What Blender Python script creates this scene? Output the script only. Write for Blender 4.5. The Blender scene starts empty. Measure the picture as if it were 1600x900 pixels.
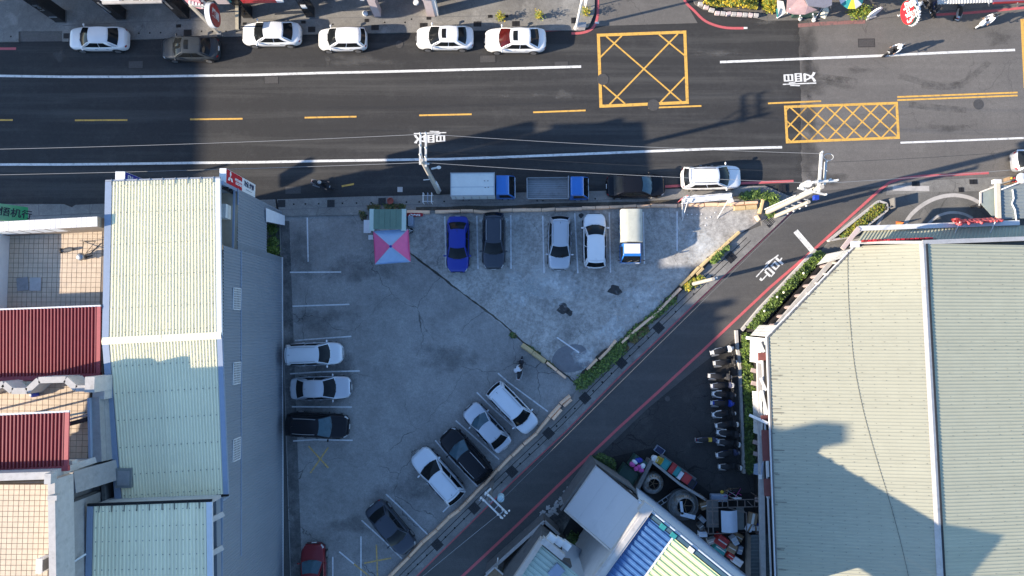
import bpy, bmesh, math, random
from mathutils import Vector, Matrix
random.seed(7)
sc = bpy.context.scene
R = math.radians
# ---------------------------------------------------------------- camera
FPX, CAMH, TILT = 1090.0, 54.0, math.atan(65/1090)
cam = bpy.data.cameras.new('camera'); cam_o = bpy.data.objects.new('camera', cam)
sc.collection.objects.link(cam_o); sc.camera = cam_o
cam.sensor_width = 36; cam.lens = 36*FPX/1600; cam.clip_end = 3000; cam.clip_start = .5
cam_o.location = (0, 0, CAMH); cam_o.rotation_euler = (TILT, 0, 0)
# ---------------------------------------------------------------- sun and sky
SUN_EL, SUN_AZ = R(21.0), R(13.6)                # elevation; light travels east, 13.3 degrees north of east
w = bpy.data.worlds.new('World'); sc.world = w; w.use_nodes = True
nt = w.node_tree
bg = nt.nodes['Background']; sky = nt.nodes.new('ShaderNodeTexSky'); sky.sky_type = 'NISHITA'
sky.sun_disc = False; sky.sun_elevation = SUN_EL; sky.sun_rotation = R(256.4)
sky.air_density = 1.0; sky.dust_density = 0.3; sky.ozone_density = 4.0
nt.links.new(sky.outputs[0], bg.inputs[0]); bg.inputs[1].default_value = 0.15
sl = bpy.data.lights.new('sun', 'SUN'); sl.energy = 5.0; sl.angle = R(.53); sl.color = (1, .86, .68)
so = bpy.data.objects.new('sun', sl); sc.collection.objects.link(so)
d = Vector((math.cos(SUN_AZ)*math.cos(SUN_EL), math.sin(SUN_AZ)*math.cos(SUN_EL), -math.sin(SUN_EL)))
so.rotation_euler = d.to_track_quat('-Z', 'Y').to_euler()
so.location = (-60, -20, 60)
vs = sc.view_settings; vs.view_transform = 'Standard'; vs.look = 'None'; vs.exposure = 1.2; vs.gamma = 1
sc.render.engine = 'CYCLES'; sc.cycles.max_bounces = 5; sc.cycles.diffuse_bounces = 3

def P(px, py, z=0.0):
    """world point at height z that the photograph shows at pixel (px, py)"""
    dx = (px-800)/FPX; dy = (450-py)/FPX
    c, s = math.cos(TILT), math.sin(TILT)
    y = dy*c+s; zz = dy*s-c; k = (z-CAMH)/zz
    return Vector((dx*k, y*k, z))

# ---------------------------------------------------------------- materials
MATS = {}
def nodes_of(m):
    m.use_nodes = True
    t = m.node_tree; return t, t.nodes, t.links, t.nodes['Principled BSDF']
def mat(name, c, rough=.6, metal=0, var=.12, scale=3, bump=0, bscale=30, rnd=0, coat=0, spec=.5,
        dirt=None, dscale=.7, dlo=.55, dhi=.75, stretch=None, emit=0):
    if name in MATS: return MATS[name]
    m = bpy.data.materials.new(name); t, N, L, b = nodes_of(m)
    geo = N.new('ShaderNodeNewGeometry'); pos = geo.outputs['Position']
    if stretch:
        mp = N.new('ShaderNodeMapping'); mp.inputs['Scale'].default_value = stretch
        L.new(pos, mp.inputs[0]); pos = mp.outputs[0]
    nz = N.new('ShaderNodeTexNoise'); nz.inputs['Scale'].default_value = scale; nz.inputs['Detail'].default_value = 6
    nz.inputs['Roughness'].default_value = .65
    L.new(pos, nz.inputs['Vector'])
    mr = N.new('ShaderNodeMapRange'); mr.inputs[1].default_value = .25; mr.inputs[2].default_value = .75
    mr.inputs[3].default_value = 1-var; mr.inputs[4].default_value = 1+var; L.new(nz.outputs[0], mr.inputs[0])
    fac = mr.outputs[0]
    if rnd:
        oi = N.new('ShaderNodeObjectInfo'); m2 = N.new('ShaderNodeMapRange')
        m2.inputs[3].default_value = 1-rnd; m2.inputs[4].default_value = 1+rnd; L.new(oi.outputs['Random'], m2.inputs[0])
        mu = N.new('ShaderNodeMath'); mu.operation = 'MULTIPLY'; L.new(fac, mu.inputs[0]); L.new(m2.outputs[0], mu.inputs[1]); fac = mu.outputs[0]
    col = N.new('ShaderNodeVectorMath'); col.operation = 'SCALE'; col.inputs[0].default_value = c[:3]; L.new(fac, col.inputs['Scale'])
    out = col.outputs[0]
    if dirt:
        n2 = N.new('ShaderNodeTexNoise'); n2.inputs['Scale'].default_value = dscale; n2.inputs['Detail'].default_value = 8
        n2.inputs['Roughness'].default_value = .7; L.new(geo.outputs['Position'], n2.inputs['Vector'])
        r2 = N.new('ShaderNodeMapRange'); r2.inputs[1].default_value = dlo; r2.inputs[2].default_value = dhi; L.new(n2.outputs[0], r2.inputs[0])
        mx = N.new('ShaderNodeMix'); mx.data_type = 'RGBA'; L.new(r2.outputs[0], mx.inputs[0]); L.new(out, mx.inputs[6])
        mx.inputs[7].default_value = (*dirt, 1); out = mx.outputs[2]
    L.new(out, b.inputs['Base Color'])
    b.inputs['Roughness'].default_value = rough; b.inputs['Metallic'].default_value = metal
    b.inputs['Coat Weight'].default_value = coat; b.inputs['Coat Roughness'].default_value = .08
    b.inputs['Specular IOR Level'].default_value = spec
    if bump:
        n3 = N.new('ShaderNodeTexNoise'); n3.inputs['Scale'].default_value = bscale; n3.inputs['Detail'].default_value = 4
        L.new(geo.outputs['Position'], n3.inputs['Vector'])
        bp = N.new('ShaderNodeBump'); bp.inputs['Strength'].default_value = bump; bp.inputs['Distance'].default_value = .02
        L.new(n3.outputs[0], bp.inputs['Height']); L.new(bp.outputs[0], b.inputs['Normal'])
    MATS[name] = m; return m

def smear_mat(name, c, scale=1.2, lo=.5, hi=.75, k=.7):
    """chalky deposit: shows only where its noise is high, fading out at the ragged rim"""
    m = bpy.data.materials.new(name); t, N, L, b = nodes_of(m); pos = N.new('ShaderNodeNewGeometry').outputs['Position']
    n = N.new('ShaderNodeTexNoise'); n.inputs['Scale'].default_value = scale; n.inputs['Detail'].default_value = 10; n.inputs['Roughness'].default_value = .75; L.new(pos, n.inputs['Vector'])
    at = N.new('ShaderNodeAttribute'); at.attribute_name = 'rim'
    mu = N.new('ShaderNodeMath'); mu.operation = 'MULTIPLY_ADD'; L.new(at.outputs['Fac'], mu.inputs[0]); mu.inputs[1].default_value = .35; L.new(n.outputs[0], mu.inputs[2])
    r = N.new('ShaderNodeMapRange'); r.inputs[1].default_value = lo+.2; r.inputs[2].default_value = hi+.25; r.inputs[4].default_value = k; L.new(mu.outputs[0], r.inputs[0]); L.new(r.outputs[0], b.inputs['Alpha'])
    b.inputs['Base Color'].default_value = (*c, 1); b.inputs['Roughness'].default_value = .9; return m
def ground_mat(name, c, dark, light, streak=0, cracks=0, crack_scale=.14, rough=.85, speck=.25, angle=0, big=.12, blotch=.35, bl=(.52, .68), crack_w=.012, grain=.12):
    """asphalt / concrete: broad blotches, streaks along the traffic, speckle, thin cracks"""
    if name in MATS: return MATS[name]
    m = bpy.data.materials.new(name); t, N, L, b = nodes_of(m)
    pos = N.new('ShaderNodeNewGeometry').outputs['Position']
    def noise(s, det=6, rgh=.6, vec=pos):
        n = N.new('ShaderNodeTexNoise'); n.inputs['Scale'].default_value = s; n.inputs['Detail'].default_value = det
        n.inputs['Roughness'].default_value = rgh; L.new(vec, n.inputs['Vector']); return n.outputs[0]
    def rng(v, a, bb, lo=0., hi=1.):
        r = N.new('ShaderNodeMapRange'); r.inputs[1].default_value = a; r.inputs[2].default_value = bb
        r.inputs[3].default_value = lo; r.inputs[4].default_value = hi; L.new(v, r.inputs[0]); return r.outputs[0]
    def mix(f, a, bcol):
        x = N.new('ShaderNodeMix'); x.data_type = 'RGBA'
        L.new(f, x.inputs[0])
        if isinstance(a, tuple): x.inputs[6].default_value = (*a, 1)
        else: L.new(a, x.inputs[6])
        if isinstance(bcol, tuple): x.inputs[7].default_value = (*bcol, 1)
        else: L.new(bcol, x.inputs[7])
        return x.outputs[2]
    def mul(a, bb):
        x = N.new('ShaderNodeMath'); x.operation = 'MULTIPLY'
        for i, v in ((0, a), (1, bb)):
            if isinstance(v, (int, float)): x.inputs[i].default_value = v
            else: L.new(v, x.inputs[i])
        return x.outputs[0]
    col = mix(rng(noise(big, 8, .62), .35, .65), c, dark)
    col = mix(mul(rng(noise(.55, 9, .7), bl[0], bl[1]), blotch), col, light)
    col = mix(mul(rng(noise(1.9, 6, .7), .55, .8), blotch), col, dark)
    gr = N.new('ShaderNodeVectorMath'); gr.operation = 'SCALE'; L.new(col, gr.inputs[0]); L.new(rng(noise(3.2, 9, .78), .32, .68, 1-grain, 1+grain), gr.inputs['Scale']); col = gr.outputs[0]
    if streak:
        mp = N.new('ShaderNodeMapping'); mp.inputs['Rotation'].default_value = (0, 0, angle)
        mp.inputs['Scale'].default_value = (.04, 1.1, 1); L.new(pos, mp.inputs[0])
        s_ = noise(1.0, 7, .6, mp.outputs[0])
        col = mix(mul(rng(s_, .5, .72), streak), col, light)
        col = mix(mul(rng(s_, .5, .3), streak), col, dark)
    sp = N.new('ShaderNodeVectorMath'); sp.operation = 'SCALE'
    L.new(col, sp.inputs[0]); L.new(rng(noise(14, 3, .8), .3, .7, 1-speck, 1+speck), sp.inputs['Scale']); col = sp.outputs[0]
    if cracks:
        wv = N.new('ShaderNodeTexNoise'); wv.inputs['Scale'].default_value = .7; wv.inputs['Detail'].default_value = 6; L.new(pos, wv.inputs['Vector'])
        ad = N.new('ShaderNodeVectorMath'); ad.operation = 'MULTIPLY_ADD'; L.new(wv.outputs['Color'], ad.inputs[0])
        ad.inputs[1].default_value = (1.6, 1.6, 0); L.new(pos, ad.inputs[2])
        vo = N.new('ShaderNodeTexVoronoi'); vo.feature = 'DISTANCE_TO_EDGE'; vo.inputs['Scale'].default_value = crack_scale; L.new(ad.outputs[0], vo.inputs['Vector'])
        k = rng(vo.outputs['Distance'], crack_w*.3, crack_w, 1, 0)
        gate = rng(noise(.16, 2), .42, .55)
        col = mix(mul(mul(k, gate), cracks), col, tuple(x*.3 for x in dark))
    L.new(col, b.inputs['Base Color']); b.inputs['Roughness'].default_value = rough; b.inputs['Specular IOR Level'].default_value = .35
    bp = N.new('ShaderNodeBump'); bp.inputs['Strength'].default_value = .25; bp.inputs['Distance'].default_value = .02
    L.new(noise(18, 4, .7), bp.inputs['Height']); L.new(bp.outputs[0], b.inputs['Normal'])
    MATS[name] = m; return m

M_road = ground_mat('asphalt_new', (.043, .0425, .043), (.034, .0338, .0345), (.075, .074, .071), streak=.95, speck=.26, grain=.2)
M_road_old = ground_mat('asphalt_old', (.152, .142, .132), (.122, .115, .108), (.188, .178, .166), streak=.45, speck=.22, cracks=.35, crack_scale=.22, crack_w=.006)
M_alley = ground_mat('asphalt_alley', (.092, .089, .086), (.078, .076, .075), (.125, .12, .115), streak=.5, speck=.2, angle=R(-44))
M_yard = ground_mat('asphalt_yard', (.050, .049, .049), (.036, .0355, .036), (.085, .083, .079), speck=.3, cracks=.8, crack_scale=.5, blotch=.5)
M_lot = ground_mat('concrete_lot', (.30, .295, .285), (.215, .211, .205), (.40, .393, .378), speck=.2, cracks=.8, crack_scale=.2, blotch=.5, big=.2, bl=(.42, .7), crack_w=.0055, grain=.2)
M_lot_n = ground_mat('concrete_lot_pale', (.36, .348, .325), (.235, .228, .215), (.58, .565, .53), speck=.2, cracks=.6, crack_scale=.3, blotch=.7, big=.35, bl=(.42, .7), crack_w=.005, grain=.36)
M_pave = ground_mat('pavement_concrete', (.25, .242, .225), (.165, .16, .152), (.37, .36, .335), speck=.2, cracks=.4, crack_scale=.35, crack_w=.006, blotch=.55, big=.3)
M_arm = mat('weathered_white_arm', (.56, .56, .54), .6, var=.15, scale=6)
M_patch = ground_mat('fresh_cement', (.20, .205, .22), (.17, .175, .185), (.25, .255, .265), speck=.1, blotch=.4)
M_dirt = ground_mat('dirt', (.085, .075, .06), (.045, .04, .032), (.15, .138, .118), speck=.5, blotch=.7)
M_far = ground_mat('far_ground', (.12, .12, .115), (.08, .08, .078), (.16, .16, .15))
M_white_line = mat('road_paint_white', (.72, .72, .70), .7, var=.16, scale=9, dirt=(.2, .2, .2), dscale=3.5, dlo=.5, dhi=.78)
M_white_faded = mat('lot_paint_white', (.68, .69, .70), .8, var=.2, scale=8, dirt=(.26, .265, .27), dscale=4, dlo=.52, dhi=.72)
M_yellow_line = mat('road_paint_yellow', (.70, .40, .08), .7, var=.16, scale=9, dirt=(.2, .14, .07), dscale=3.5, dlo=.5, dhi=.8)
M_yellow_faded = mat('lot_paint_yellow', (.62, .40, .13), .8, var=.3, scale=8, dirt=(.26, .22, .18), dscale=5, dlo=.5, dhi=.65)
M_red_line = mat('road_paint_red', (.52, .11, .12), .7, var=.15, scale=8, dirt=(.26, .15, .15), dscale=2, dlo=.55, dhi=.8)
M_red_old = mat('road_paint_red_old', (.26, .13, .12), .8, var=.25, scale=8, dirt=(.1, .09, .088), dscale=3, dlo=.5, dhi=.65)
M_iron = mat('cast_iron', (.035, .033, .032), .6, .3, var=.3, scale=12)
M_hole = mat('hole_black', (.008, .008, .009), .9, var=0)
M_cover = mat('manhole_cover', (.075, .072, .07), .7, .2, var=.35, scale=10)
M_block = mat('barrier_concrete', (.88, .57, .37), .8, var=.14, scale=5, rnd=.1, dirt=(.24, .2, .16), dscale=2.4, dlo=.6, dhi=.8)
M_block_y = mat('barrier_yellow', (.58, .43, .22), .75, var=.15, scale=5, rnd=.08, dirt=(.22, .17, .1), dscale=2.4, dlo=.58, dhi=.78)
M_cream_roof = mat('cream_roof_steel', (.90, .835, .585), .55, 0, var=.04, scale=.6, rnd=.04, dirt=(.80, .745, .52), dscale=.9, dlo=.6, dhi=.85, spec=.3)
M_sage_roof = mat('sage_roof_steel', (.40, .388, .295), .6, 0, var=.05, scale=1.0, rnd=.025, dirt=(.35, .34, .265), dscale=.8, dlo=.6, dhi=.85, spec=.3)
M_sage_roof_b = mat('sage_roof_steel_grey', (.445, .43, .31), .6, 0, var=.05, scale=1.0, rnd=.025, dirt=(.385, .38, .28), dscale=.8, dlo=.58, dhi=.85, spec=.3)
M_blue_trim = mat('blue_grey_flashing', (.26, .32, .42), .45, .1, var=.06)
M_canopy = mat('canopy_sheet_grey', (.44, .44, .42), .6, var=.1, dirt=(.3, .3, .28), dscale=1.5)
M_white_trim = mat('white_flashing', (.66, .67, .68), .5, 0, var=.06)
M_wall_blue = mat('blue_grey_siding', (.25, .28, .32), .55, .1, var=.05, scale=.5, rnd=.02)
M_screw = mat('roof_screw_steel', (.22, .22, .19), .5, .4, var=.1)
M_red_roof = mat('red_roof_steel', (.27, .045, .05), .42, 0, var=.1, scale=1.5, rnd=.06)
M_red_trim = mat('red_trim', (.36, .06, .07), .5, var=.08)
M_tile = mat('terrace_tile', (.58, .46, .335), .6, var=.14, scale=2.5, dirt=(.45, .37, .29), dscale=1.5, dlo=.55, dhi=.8)
M_grout = mat('tile_grout', (.24, .19, .145), .9, var=.2)
M_wtile = mat('white_wall_tile', (.72, .69, .66), .45, var=.06, rnd=.03)
M_conc = mat('grey_concrete', (.30, .29, .285), .85, var=.15, scale=2.5, dirt=(.2, .195, .19), dscale=1.3)
M_conc_d = mat('dark_concrete', (.15, .148, .145), .9, var=.2, scale=2.5, dirt=(.08, .08, .08), dscale=1.5)
M_conc_l = mat('light_concrete', (.46, .44, .42), .85, var=.14, scale=3, dirt=(.3, .29, .27), dscale=1.6)
M_plaster = mat('plaster', (.5, .49, .48), .85, var=.1, scale=2)
M_rubber = mat('tyre_rubber', (.018, .018, .019), .85, var=.15, scale=10)
M_rim = mat('alloy_rim', (.45, .45, .46), .35, .8, var=.05)
M_blk = mat('black_plastic', (.022, .022, .024), .45, var=.1, scale=8)
M_blkfab = mat('black_vinyl', (.016, .016, .018), .6, var=.15, scale=8)
M_glass = mat('car_glass', (.010, .012, .014), .08, 0, var=.3, scale=2.5, spec=.22)
M_glass_b = mat('bluish_glass', (.05, .10, .13), .08, 0, var=.25, scale=2.5, spec=.4)
M_glass_red = mat('glass_over_red_seats', (.06, .008, .008), .08, 0, var=.6, scale=4, spec=.3)
M_light = mat('headlight_lens', (.6, .62, .64), .12, .2, var=.1)
M_tail = mat('tail_light', (.35, .012, .015), .2, 0, var=.1)
M_steel = mat('galvanised_steel', (.42, .43, .44), .4, .7, var=.1, scale=6)
M_white = mat('white_paint', (.78, .78, .77), .5, var=.05)
M_offwhite = mat('off_white', (.66, .65, .62), .6, var=.08)
M_pole = mat('concrete_pole', (.43, .39, .33), .8, var=.12, scale=4)
M_porc = mat('white_porcelain', (.62, .62, .6), .3, var=.04)
M_wire = mat('cable_sheath', (.30, .30, .30), .5, var=.05)
M_wire_d = mat('cable_black', (.03, .03, .03), .5, var=.05)
M_black_clad = mat('black_cladding', (.014, .014, .015), .25, 0, var=.15, spec=.6)
M_pink = mat('pink_granite', (.58, .48, .47), .5, var=.1, scale=6)
M_red = mat('red_paint', (.48, .02, .03), .5, var=.08)
M_darkred = mat('maroon_paint', (.25, .018, .02), .5, var=.1)
M_green = mat('green_sign', (.05, .33, .11), .5, var=.1)
M_blue = mat('blue_plastic', (.015, .05, .36), .4, var=.1)
M_navy = mat('navy_sign', (.02, .03, .3), .5, var=.1)
M_teal = mat('teal_plastic', (.03, .25, .25), .5, var=.12, scale=5)
M_redp = mat('red_plastic', (.42, .035, .035), .5, var=.14, scale=5)
M_yel = mat('yellow_plastic', (.62, .42, .04), .5, var=.1)
M_dkgreen = mat('dark_green_plastic', (.03, .075, .06), .5, var=.15)
M_magenta = mat('magenta_cloth', (.5, .08, .3), .8, var=.2, scale=6)
M_wood = mat('weathered_wood', (.22, .15, .09), .8, var=.25, scale=6)
M_card = mat('cardboard', (.3, .21, .13), .85, var=.12)
M_orange = mat('orange_plastic', (.6, .17, .05), .5, var=.1)
M_skin = mat('skin', (.45, .27, .18), .6, var=.04)
M_cl_white = mat('white_cloth', (.7, .71, .74), .85, var=.08)
M_cl_dark = mat('dark_cloth', (.025, .026, .032), .9, var=.15)
M_cl_navy = mat('navy_cloth', (.03, .04, .09), .9, var=.15)
M_jean = mat('light_denim', (.36, .45, .52), .9, var=.12)
M_hair = mat('black_hair', (.012, .01, .009), .6, var=.2)
LEAF = [mat('leaf_mid', (.095, .155, .03), .6, var=.35, scale=6), mat('leaf_dark', (.045, .08, .02), .65, var=.35, scale=6),
        mat('leaf_light', (.17, .25, .04), .55, var=.3, scale=6)]
LEAF_Y = [mat('leaf_yellow', (.55, .40, .03), .6, var=.3, scale=6), mat('leaf_yellow_green', (.28, .27, .03), .6, var=.3, scale=6), LEAF[0]]
LEAF_DRY = [mat('leaf_dry', (.16, .13, .04), .7, var=.35, scale=6), LEAF[0], mat('leaf_brown', (.1, .065, .03), .7, var=.3, scale=6)]
def paint(name, c, metal=0, rough=.35):
    return mat('car_paint_'+name, c, rough, metal, var=.03, scale=1.5, coat=1.0 if max(c) > .4 else (.35 if max(c) > .09 else .12), spec=.5 if max(c) > .1 else .25)
PAINT = dict(white=paint('white', (.78, .79, .80)), pearl=paint('pearl', (.66, .70, .75), .1), silver=paint('silver', (.52, .55, .6), .5),
             black=paint('black', (.008, .009, .013), 0, .25), grey=paint('grey', (.075, .08, .092), .5), slate=paint('slate', (.06, .07, .09), .4),
             blue=paint('blue', (.012, .032, .30), .2), tblue=paint('truck_blue', (.02, .16, .52)), red=paint('red', (.17, .008, .015), .2), graphite=paint('graphite', (.035, .043, .052)))

# ---------------------------------------------------------------- helpers
COL = sc.collection
def tag(o, label=None, cat=None, group=None, kind=None):
    if label: o['label'] = label
    if cat: o['category'] = cat
    if group: o['group'] = group
    if kind: o['kind'] = kind
    return o
def thing(name, label, cat, loc=(0, 0, 0), rot=0, group=None):
    o = bpy.data.objects.new(name, None); COL.objects.link(o); o.empty_display_size = .3
    o.location = loc; o.rotation_euler = (0, 0, rot)
    return tag(o, label, cat, group)
class MB:
    """collects faces, then becomes ONE mesh object"""
    def __init__(s): s.v = []; s.f = []; s.mi = []; s.cur = 0
    def add(s, vs, fs):
        n = len(s.v); s.v += [tuple(v) for v in vs]
        for f in fs: s.f.append(tuple(i+n for i in f)); s.mi.append(s.cur)
        return s
    def box(s, c, d, rz=0, rx=0, ry=0, taper=1.0):
        M = Matrix.Translation(c) @ Matrix.Rotation(rz, 4, 'Z') @ Matrix.Rotation(ry, 4, 'Y') @ Matrix.Rotation(rx, 4, 'X')
        x, y, z = d[0]/2, d[1]/2, d[2]/2; t = taper
        vs = [M @ Vector(p) for p in ((-x, -y, -z), (x, -y, -z), (x, y, -z), (-x, y, -z), (-x*t, -y*t, z), (x*t, -y*t, z), (x*t, y*t, z), (-x*t, y*t, z))]
        return s.add(vs, [(3, 2, 1, 0), (4, 5, 6, 7), (0, 1, 5, 4), (1, 2, 6, 5), (2, 3, 7, 6), (3, 0, 4, 7)])
    def prism(s, pts, z0, z1):
        n = len(pts); a = sum(pts[i][0]*pts[(i+1) % n][1]-pts[(i+1) % n][0]*pts[i][1] for i in range(n))
        if a < 0: pts = pts[::-1]
        vs = [(p[0], p[1], z0) for p in pts]+[(p[0], p[1], z1) for p in pts]
        return s.add(vs, [tuple(range(n))[::-1], tuple(range(n, 2*n))]+[(i, (i+1) % n, n+(i+1) % n, n+i) for i in range(n)])
    def beam(s, a, b, wd, ht, up=Vector((0, 0, 1))):
        a = Vector(a); b = Vector(b); d = (b-a).normalized(); sd = d.cross(up)
        if sd.length < 1e-4: sd = d.cross(Vector((1, 0, 0)))
        sd.normalize(); u = sd.cross(d)
        vs = [p+sd*x*wd/2+u*y*ht/2 for p in (a, b) for x, y in ((-1, -1), (1, -1), (1, 1), (-1, 1))]
        return s.add(vs, [(3, 2, 1, 0), (4, 5, 6, 7), (0, 1, 5, 4), (1, 2, 6, 5), (2, 3, 7, 6), (3, 0, 4, 7)])
    def tube(s, a, b, r0, r1=None, n=8, caps=True):
        r1 = r0 if r1 is None else r1
        a = Vector(a); b = Vector(b); d = (b-a).normalized(); sd = d.orthogonal().normalized(); u = d.cross(sd)
        vs = [p+(sd*math.cos(2*math.pi*i/n)+u*math.sin(2*math.pi*i/n))*r for p, r in ((a, r0), (b, r1)) for i in range(n)]
        fs = [(i, (i+1) % n, n+(i+1) % n, n+i) for i in range(n)]
        if caps: fs += [tuple(range(n))[::-1], tuple(range(n, 2*n))]
        return s.add(vs, fs)
    def path(s, pts, r, n=5):
        for a, b in zip(pts, pts[1:]): s.tube(a, b, r, n=n)
        return s
    def lathe(s, prof, c=(0, 0, 0), n=16, axis='Z', rot=None):
        M = Matrix.Translation(c)
        if axis == 'Y': M = M @ Matrix.Rotation(R(90), 4, 'X')
        if axis == 'X': M = M @ Matrix.Rotation(R(90), 4, 'Y')
        if rot: M = M @ rot
        vs = []; m = len(prof)
        for r, z in prof:
            for i in range(n): vs.append(M @ Vector((r*math.cos(2*math.pi*i/n), r*math.sin(2*math.pi*i/n), z)))
        fs = [(k*n+i, k*n+(i+1) % n, (k+1)*n+(i+1) % n, (k+1)*n+i) for k in range(m-1) for i in range(n)]
        fs += [tuple(range(n))[::-1], tuple(range((m-1)*n, m*n))]
        return s.add(vs, fs)
    def ball(s, c, r, n=10, m=6):
        r = r if isinstance(r, (tuple, list)) else (r, r, r)
        prof = [(max(.02, math.sin(math.pi*k/m)), -math.cos(math.pi*k/m)) for k in range(m+1)]
        q = MB().lathe(prof, n=n)
        return s.add([(c[0]+x*r[0], c[1]+y*r[1], c[2]+z*r[2]) for x, y, z in q.v], q.f)
    def grid(s, rows):
        m = len(rows); n = len(rows[0])
        return s.add([p for r in rows for p in r], [(i*n+j, i*n+j+1, (i+1)*n+j+1, (i+1)*n+j) for i in range(m-1) for j in range(n-1)])
    def build(s, name, mat_, parent=None, world=False, smooth=False, loc=None, mats=None, bevel=0):
        me = bpy.data.meshes.new(name); vs = s.v
        o = bpy.data.objects.new(name, me); COL.objects.link(o)
        if parent is not None:
            o.parent = parent
            if world:
                mi = (parent.matrix_basis if parent.parent is None else parent.parent.matrix_basis @ parent.matrix_basis).inverted()
                vs = [tuple(mi @ Vector(v)) for v in vs]
        elif loc is None and world:
            xs = [v[0] for v in vs]; ys = [v[1] for v in vs]; zs = [v[2] for v in vs]
            loc = ((min(xs)+max(xs))/2, (min(ys)+max(ys))/2, min(zs))
            vs = [(v[0]-loc[0], v[1]-loc[1], v[2]-loc[2]) for v in vs]; o.location = loc
        elif loc is not None: o.location = loc
        me.from_pydata(vs, [], s.f); me.update()
        for m in (mats or [mat_]): me.materials.append(m)
        if mats: me.polygons.foreach_set('material_index', s.mi)
        if smooth: me.polygons.foreach_set('use_smooth', [True]*len(me.polygons))
        bm = bmesh.new(); bm.from_mesh(me)
        bmesh.ops.recalc_face_normals(bm, faces=bm.faces)
        if bevel: bmesh.ops.bevel(bm, geom=[e for e in bm.edges if len(e.link_faces) == 2 and e.calc_face_angle(0) > .6], offset=bevel, segments=1, affect='EDGES', clamp_overlap=True)
        bm.to_mesh(me); bm.free()
        return o
def B(): return MB()
def lerp(a, b, t): return a+(b-a)*t

def sheet(name, pts, z, m, parent=None, thick=0, px=True, kind='structure'):
    q = [P(x, y, z) for x, y in pts] if px else [Vector((x, y, z)) for x, y in pts]
    mb = B()
    if thick: mb.prism([(p.x, p.y) for p in q], z-thick, z)
    else:
        n = len(q); a = sum(q[i].x*q[(i+1) % n].y-q[(i+1) % n].x*q[i].y for i in range(n))
        mb.add(q if a > 0 else q[::-1], [tuple(range(n))])
    o = mb.build(name, m, parent, world=parent is not None)
    bm = bmesh.new(); bm.from_mesh(o.data); bmesh.ops.triangulate(bm, faces=[f for f in bm.faces if len(f.verts) > 4]); bm.to_mesh(o.data); bm.free()
    if parent is None and kind: tag(o, kind=kind)
    return o
def ribbon(mb, pts, wd, z, px=True):
    q = [P(x, y, z) for x, y in pts] if px else [Vector(p) for p in pts]
    L_, R_ = [], []
    for i, p in enumerate(q):
        a = q[max(0, i-1)]; b = q[min(len(q)-1, i+1)]; t = (b-a); t.z = 0; t.normalize(); nrm = Vector((-t.y, t.x, 0))
        L_.append(p+nrm*wd/2); R_.append(p-nrm*wd/2)
    return mb.grid([R_, L_])
def smooth_path(pts, n=4):
    """Catmull-Rom through pixel points"""
    out = []
    for i in range(len(pts)-1):
        p0 = pts[max(0, i-1)]; p1 = pts[i]; p2 = pts[i+1]; p3 = pts[min(len(pts)-1, i+2)]
        for k in range(n):
            t = k/n
            out.append(tuple(.5*((2*p1[j])+(-p0[j]+p2[j])*t+(2*p0[j]-5*p1[j]+4*p2[j]-p3[j])*t*t+(-p0[j]+3*p1[j]-3*p2[j]+p3[j])*t**3) for j in (0, 1)))
    out.append(tuple(pts[-1])); return out
def text_mesh(s, size=1.0, extrude=.004, sx=1.0, align='CENTER', bold=0):
    c = bpy.data.curves.new('lettering', 'FONT'); c.body = s; c.size = size; c.extrude = extrude; c.offset = bold
    c.align_x = align; c.align_y = 'CENTER'; c.resolution_u = 2
    o = bpy.data.objects.new('lettering', c); COL.objects.link(o)
    dg = bpy.context.evaluated_depsgraph_get(); dg.update()
    me = bpy.data.meshes.new_from_object(o.evaluated_get(dg))
    bpy.data.objects.remove(o); bpy.data.curves.remove(c)
    if sx != 1.0:
        for v in me.vertices: v.co.x *= sx
    return me
def lettering(s, size, m, parent, M, name='lettering', extrude=.004, sx=1.0, bold=0, align='CENTER'):
    """flat print laid with matrix M (in the parent's own space)"""
    me = text_mesh(s, size, extrude, sx, align, bold); me.transform(M); me.materials.clear(); me.materials.append(m)
    o = bpy.data.objects.new(name, me); COL.objects.link(o); o.parent = parent; return o
def frame_matrix(o, x, y):
    """matrix with origin o, local x along x, local y along y"""
    x = Vector(x).normalized(); y = Vector(y); y = (y-x*y.dot(x)).normalized(); z = x.cross(y)
    return Matrix(((x.x, y.x, z.x, o[0]), (x.y, y.y, z.y, o[1]), (x.z, y.z, z.z, o[2]), (0, 0, 0, 1)))
def leaves(mb, pt_fn, n, size=(.06, .14), nm=3, flat=.6):
    for _ in range(n):
        c = Vector(pt_fn()); s_ = random.uniform(*size); a = random.uniform(0, 6.28); tl = random.gauss(0, flat)
        u = Vector((math.cos(a), math.sin(a), random.uniform(-.4, .4))).normalized()
        v_ = u.cross(Vector((math.sin(tl)*math.cos(a*3), math.sin(tl)*math.sin(a*3), math.cos(tl)))).normalized()
        mb.cur = random.choices(range(nm), [5, 3, 3][:nm])[0]
        mb.add([c-u*s_, c-v_*s_*.45, c+u*s_, c+v_*s_*.45], [(0, 1, 2, 3)])
    return mb
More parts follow.
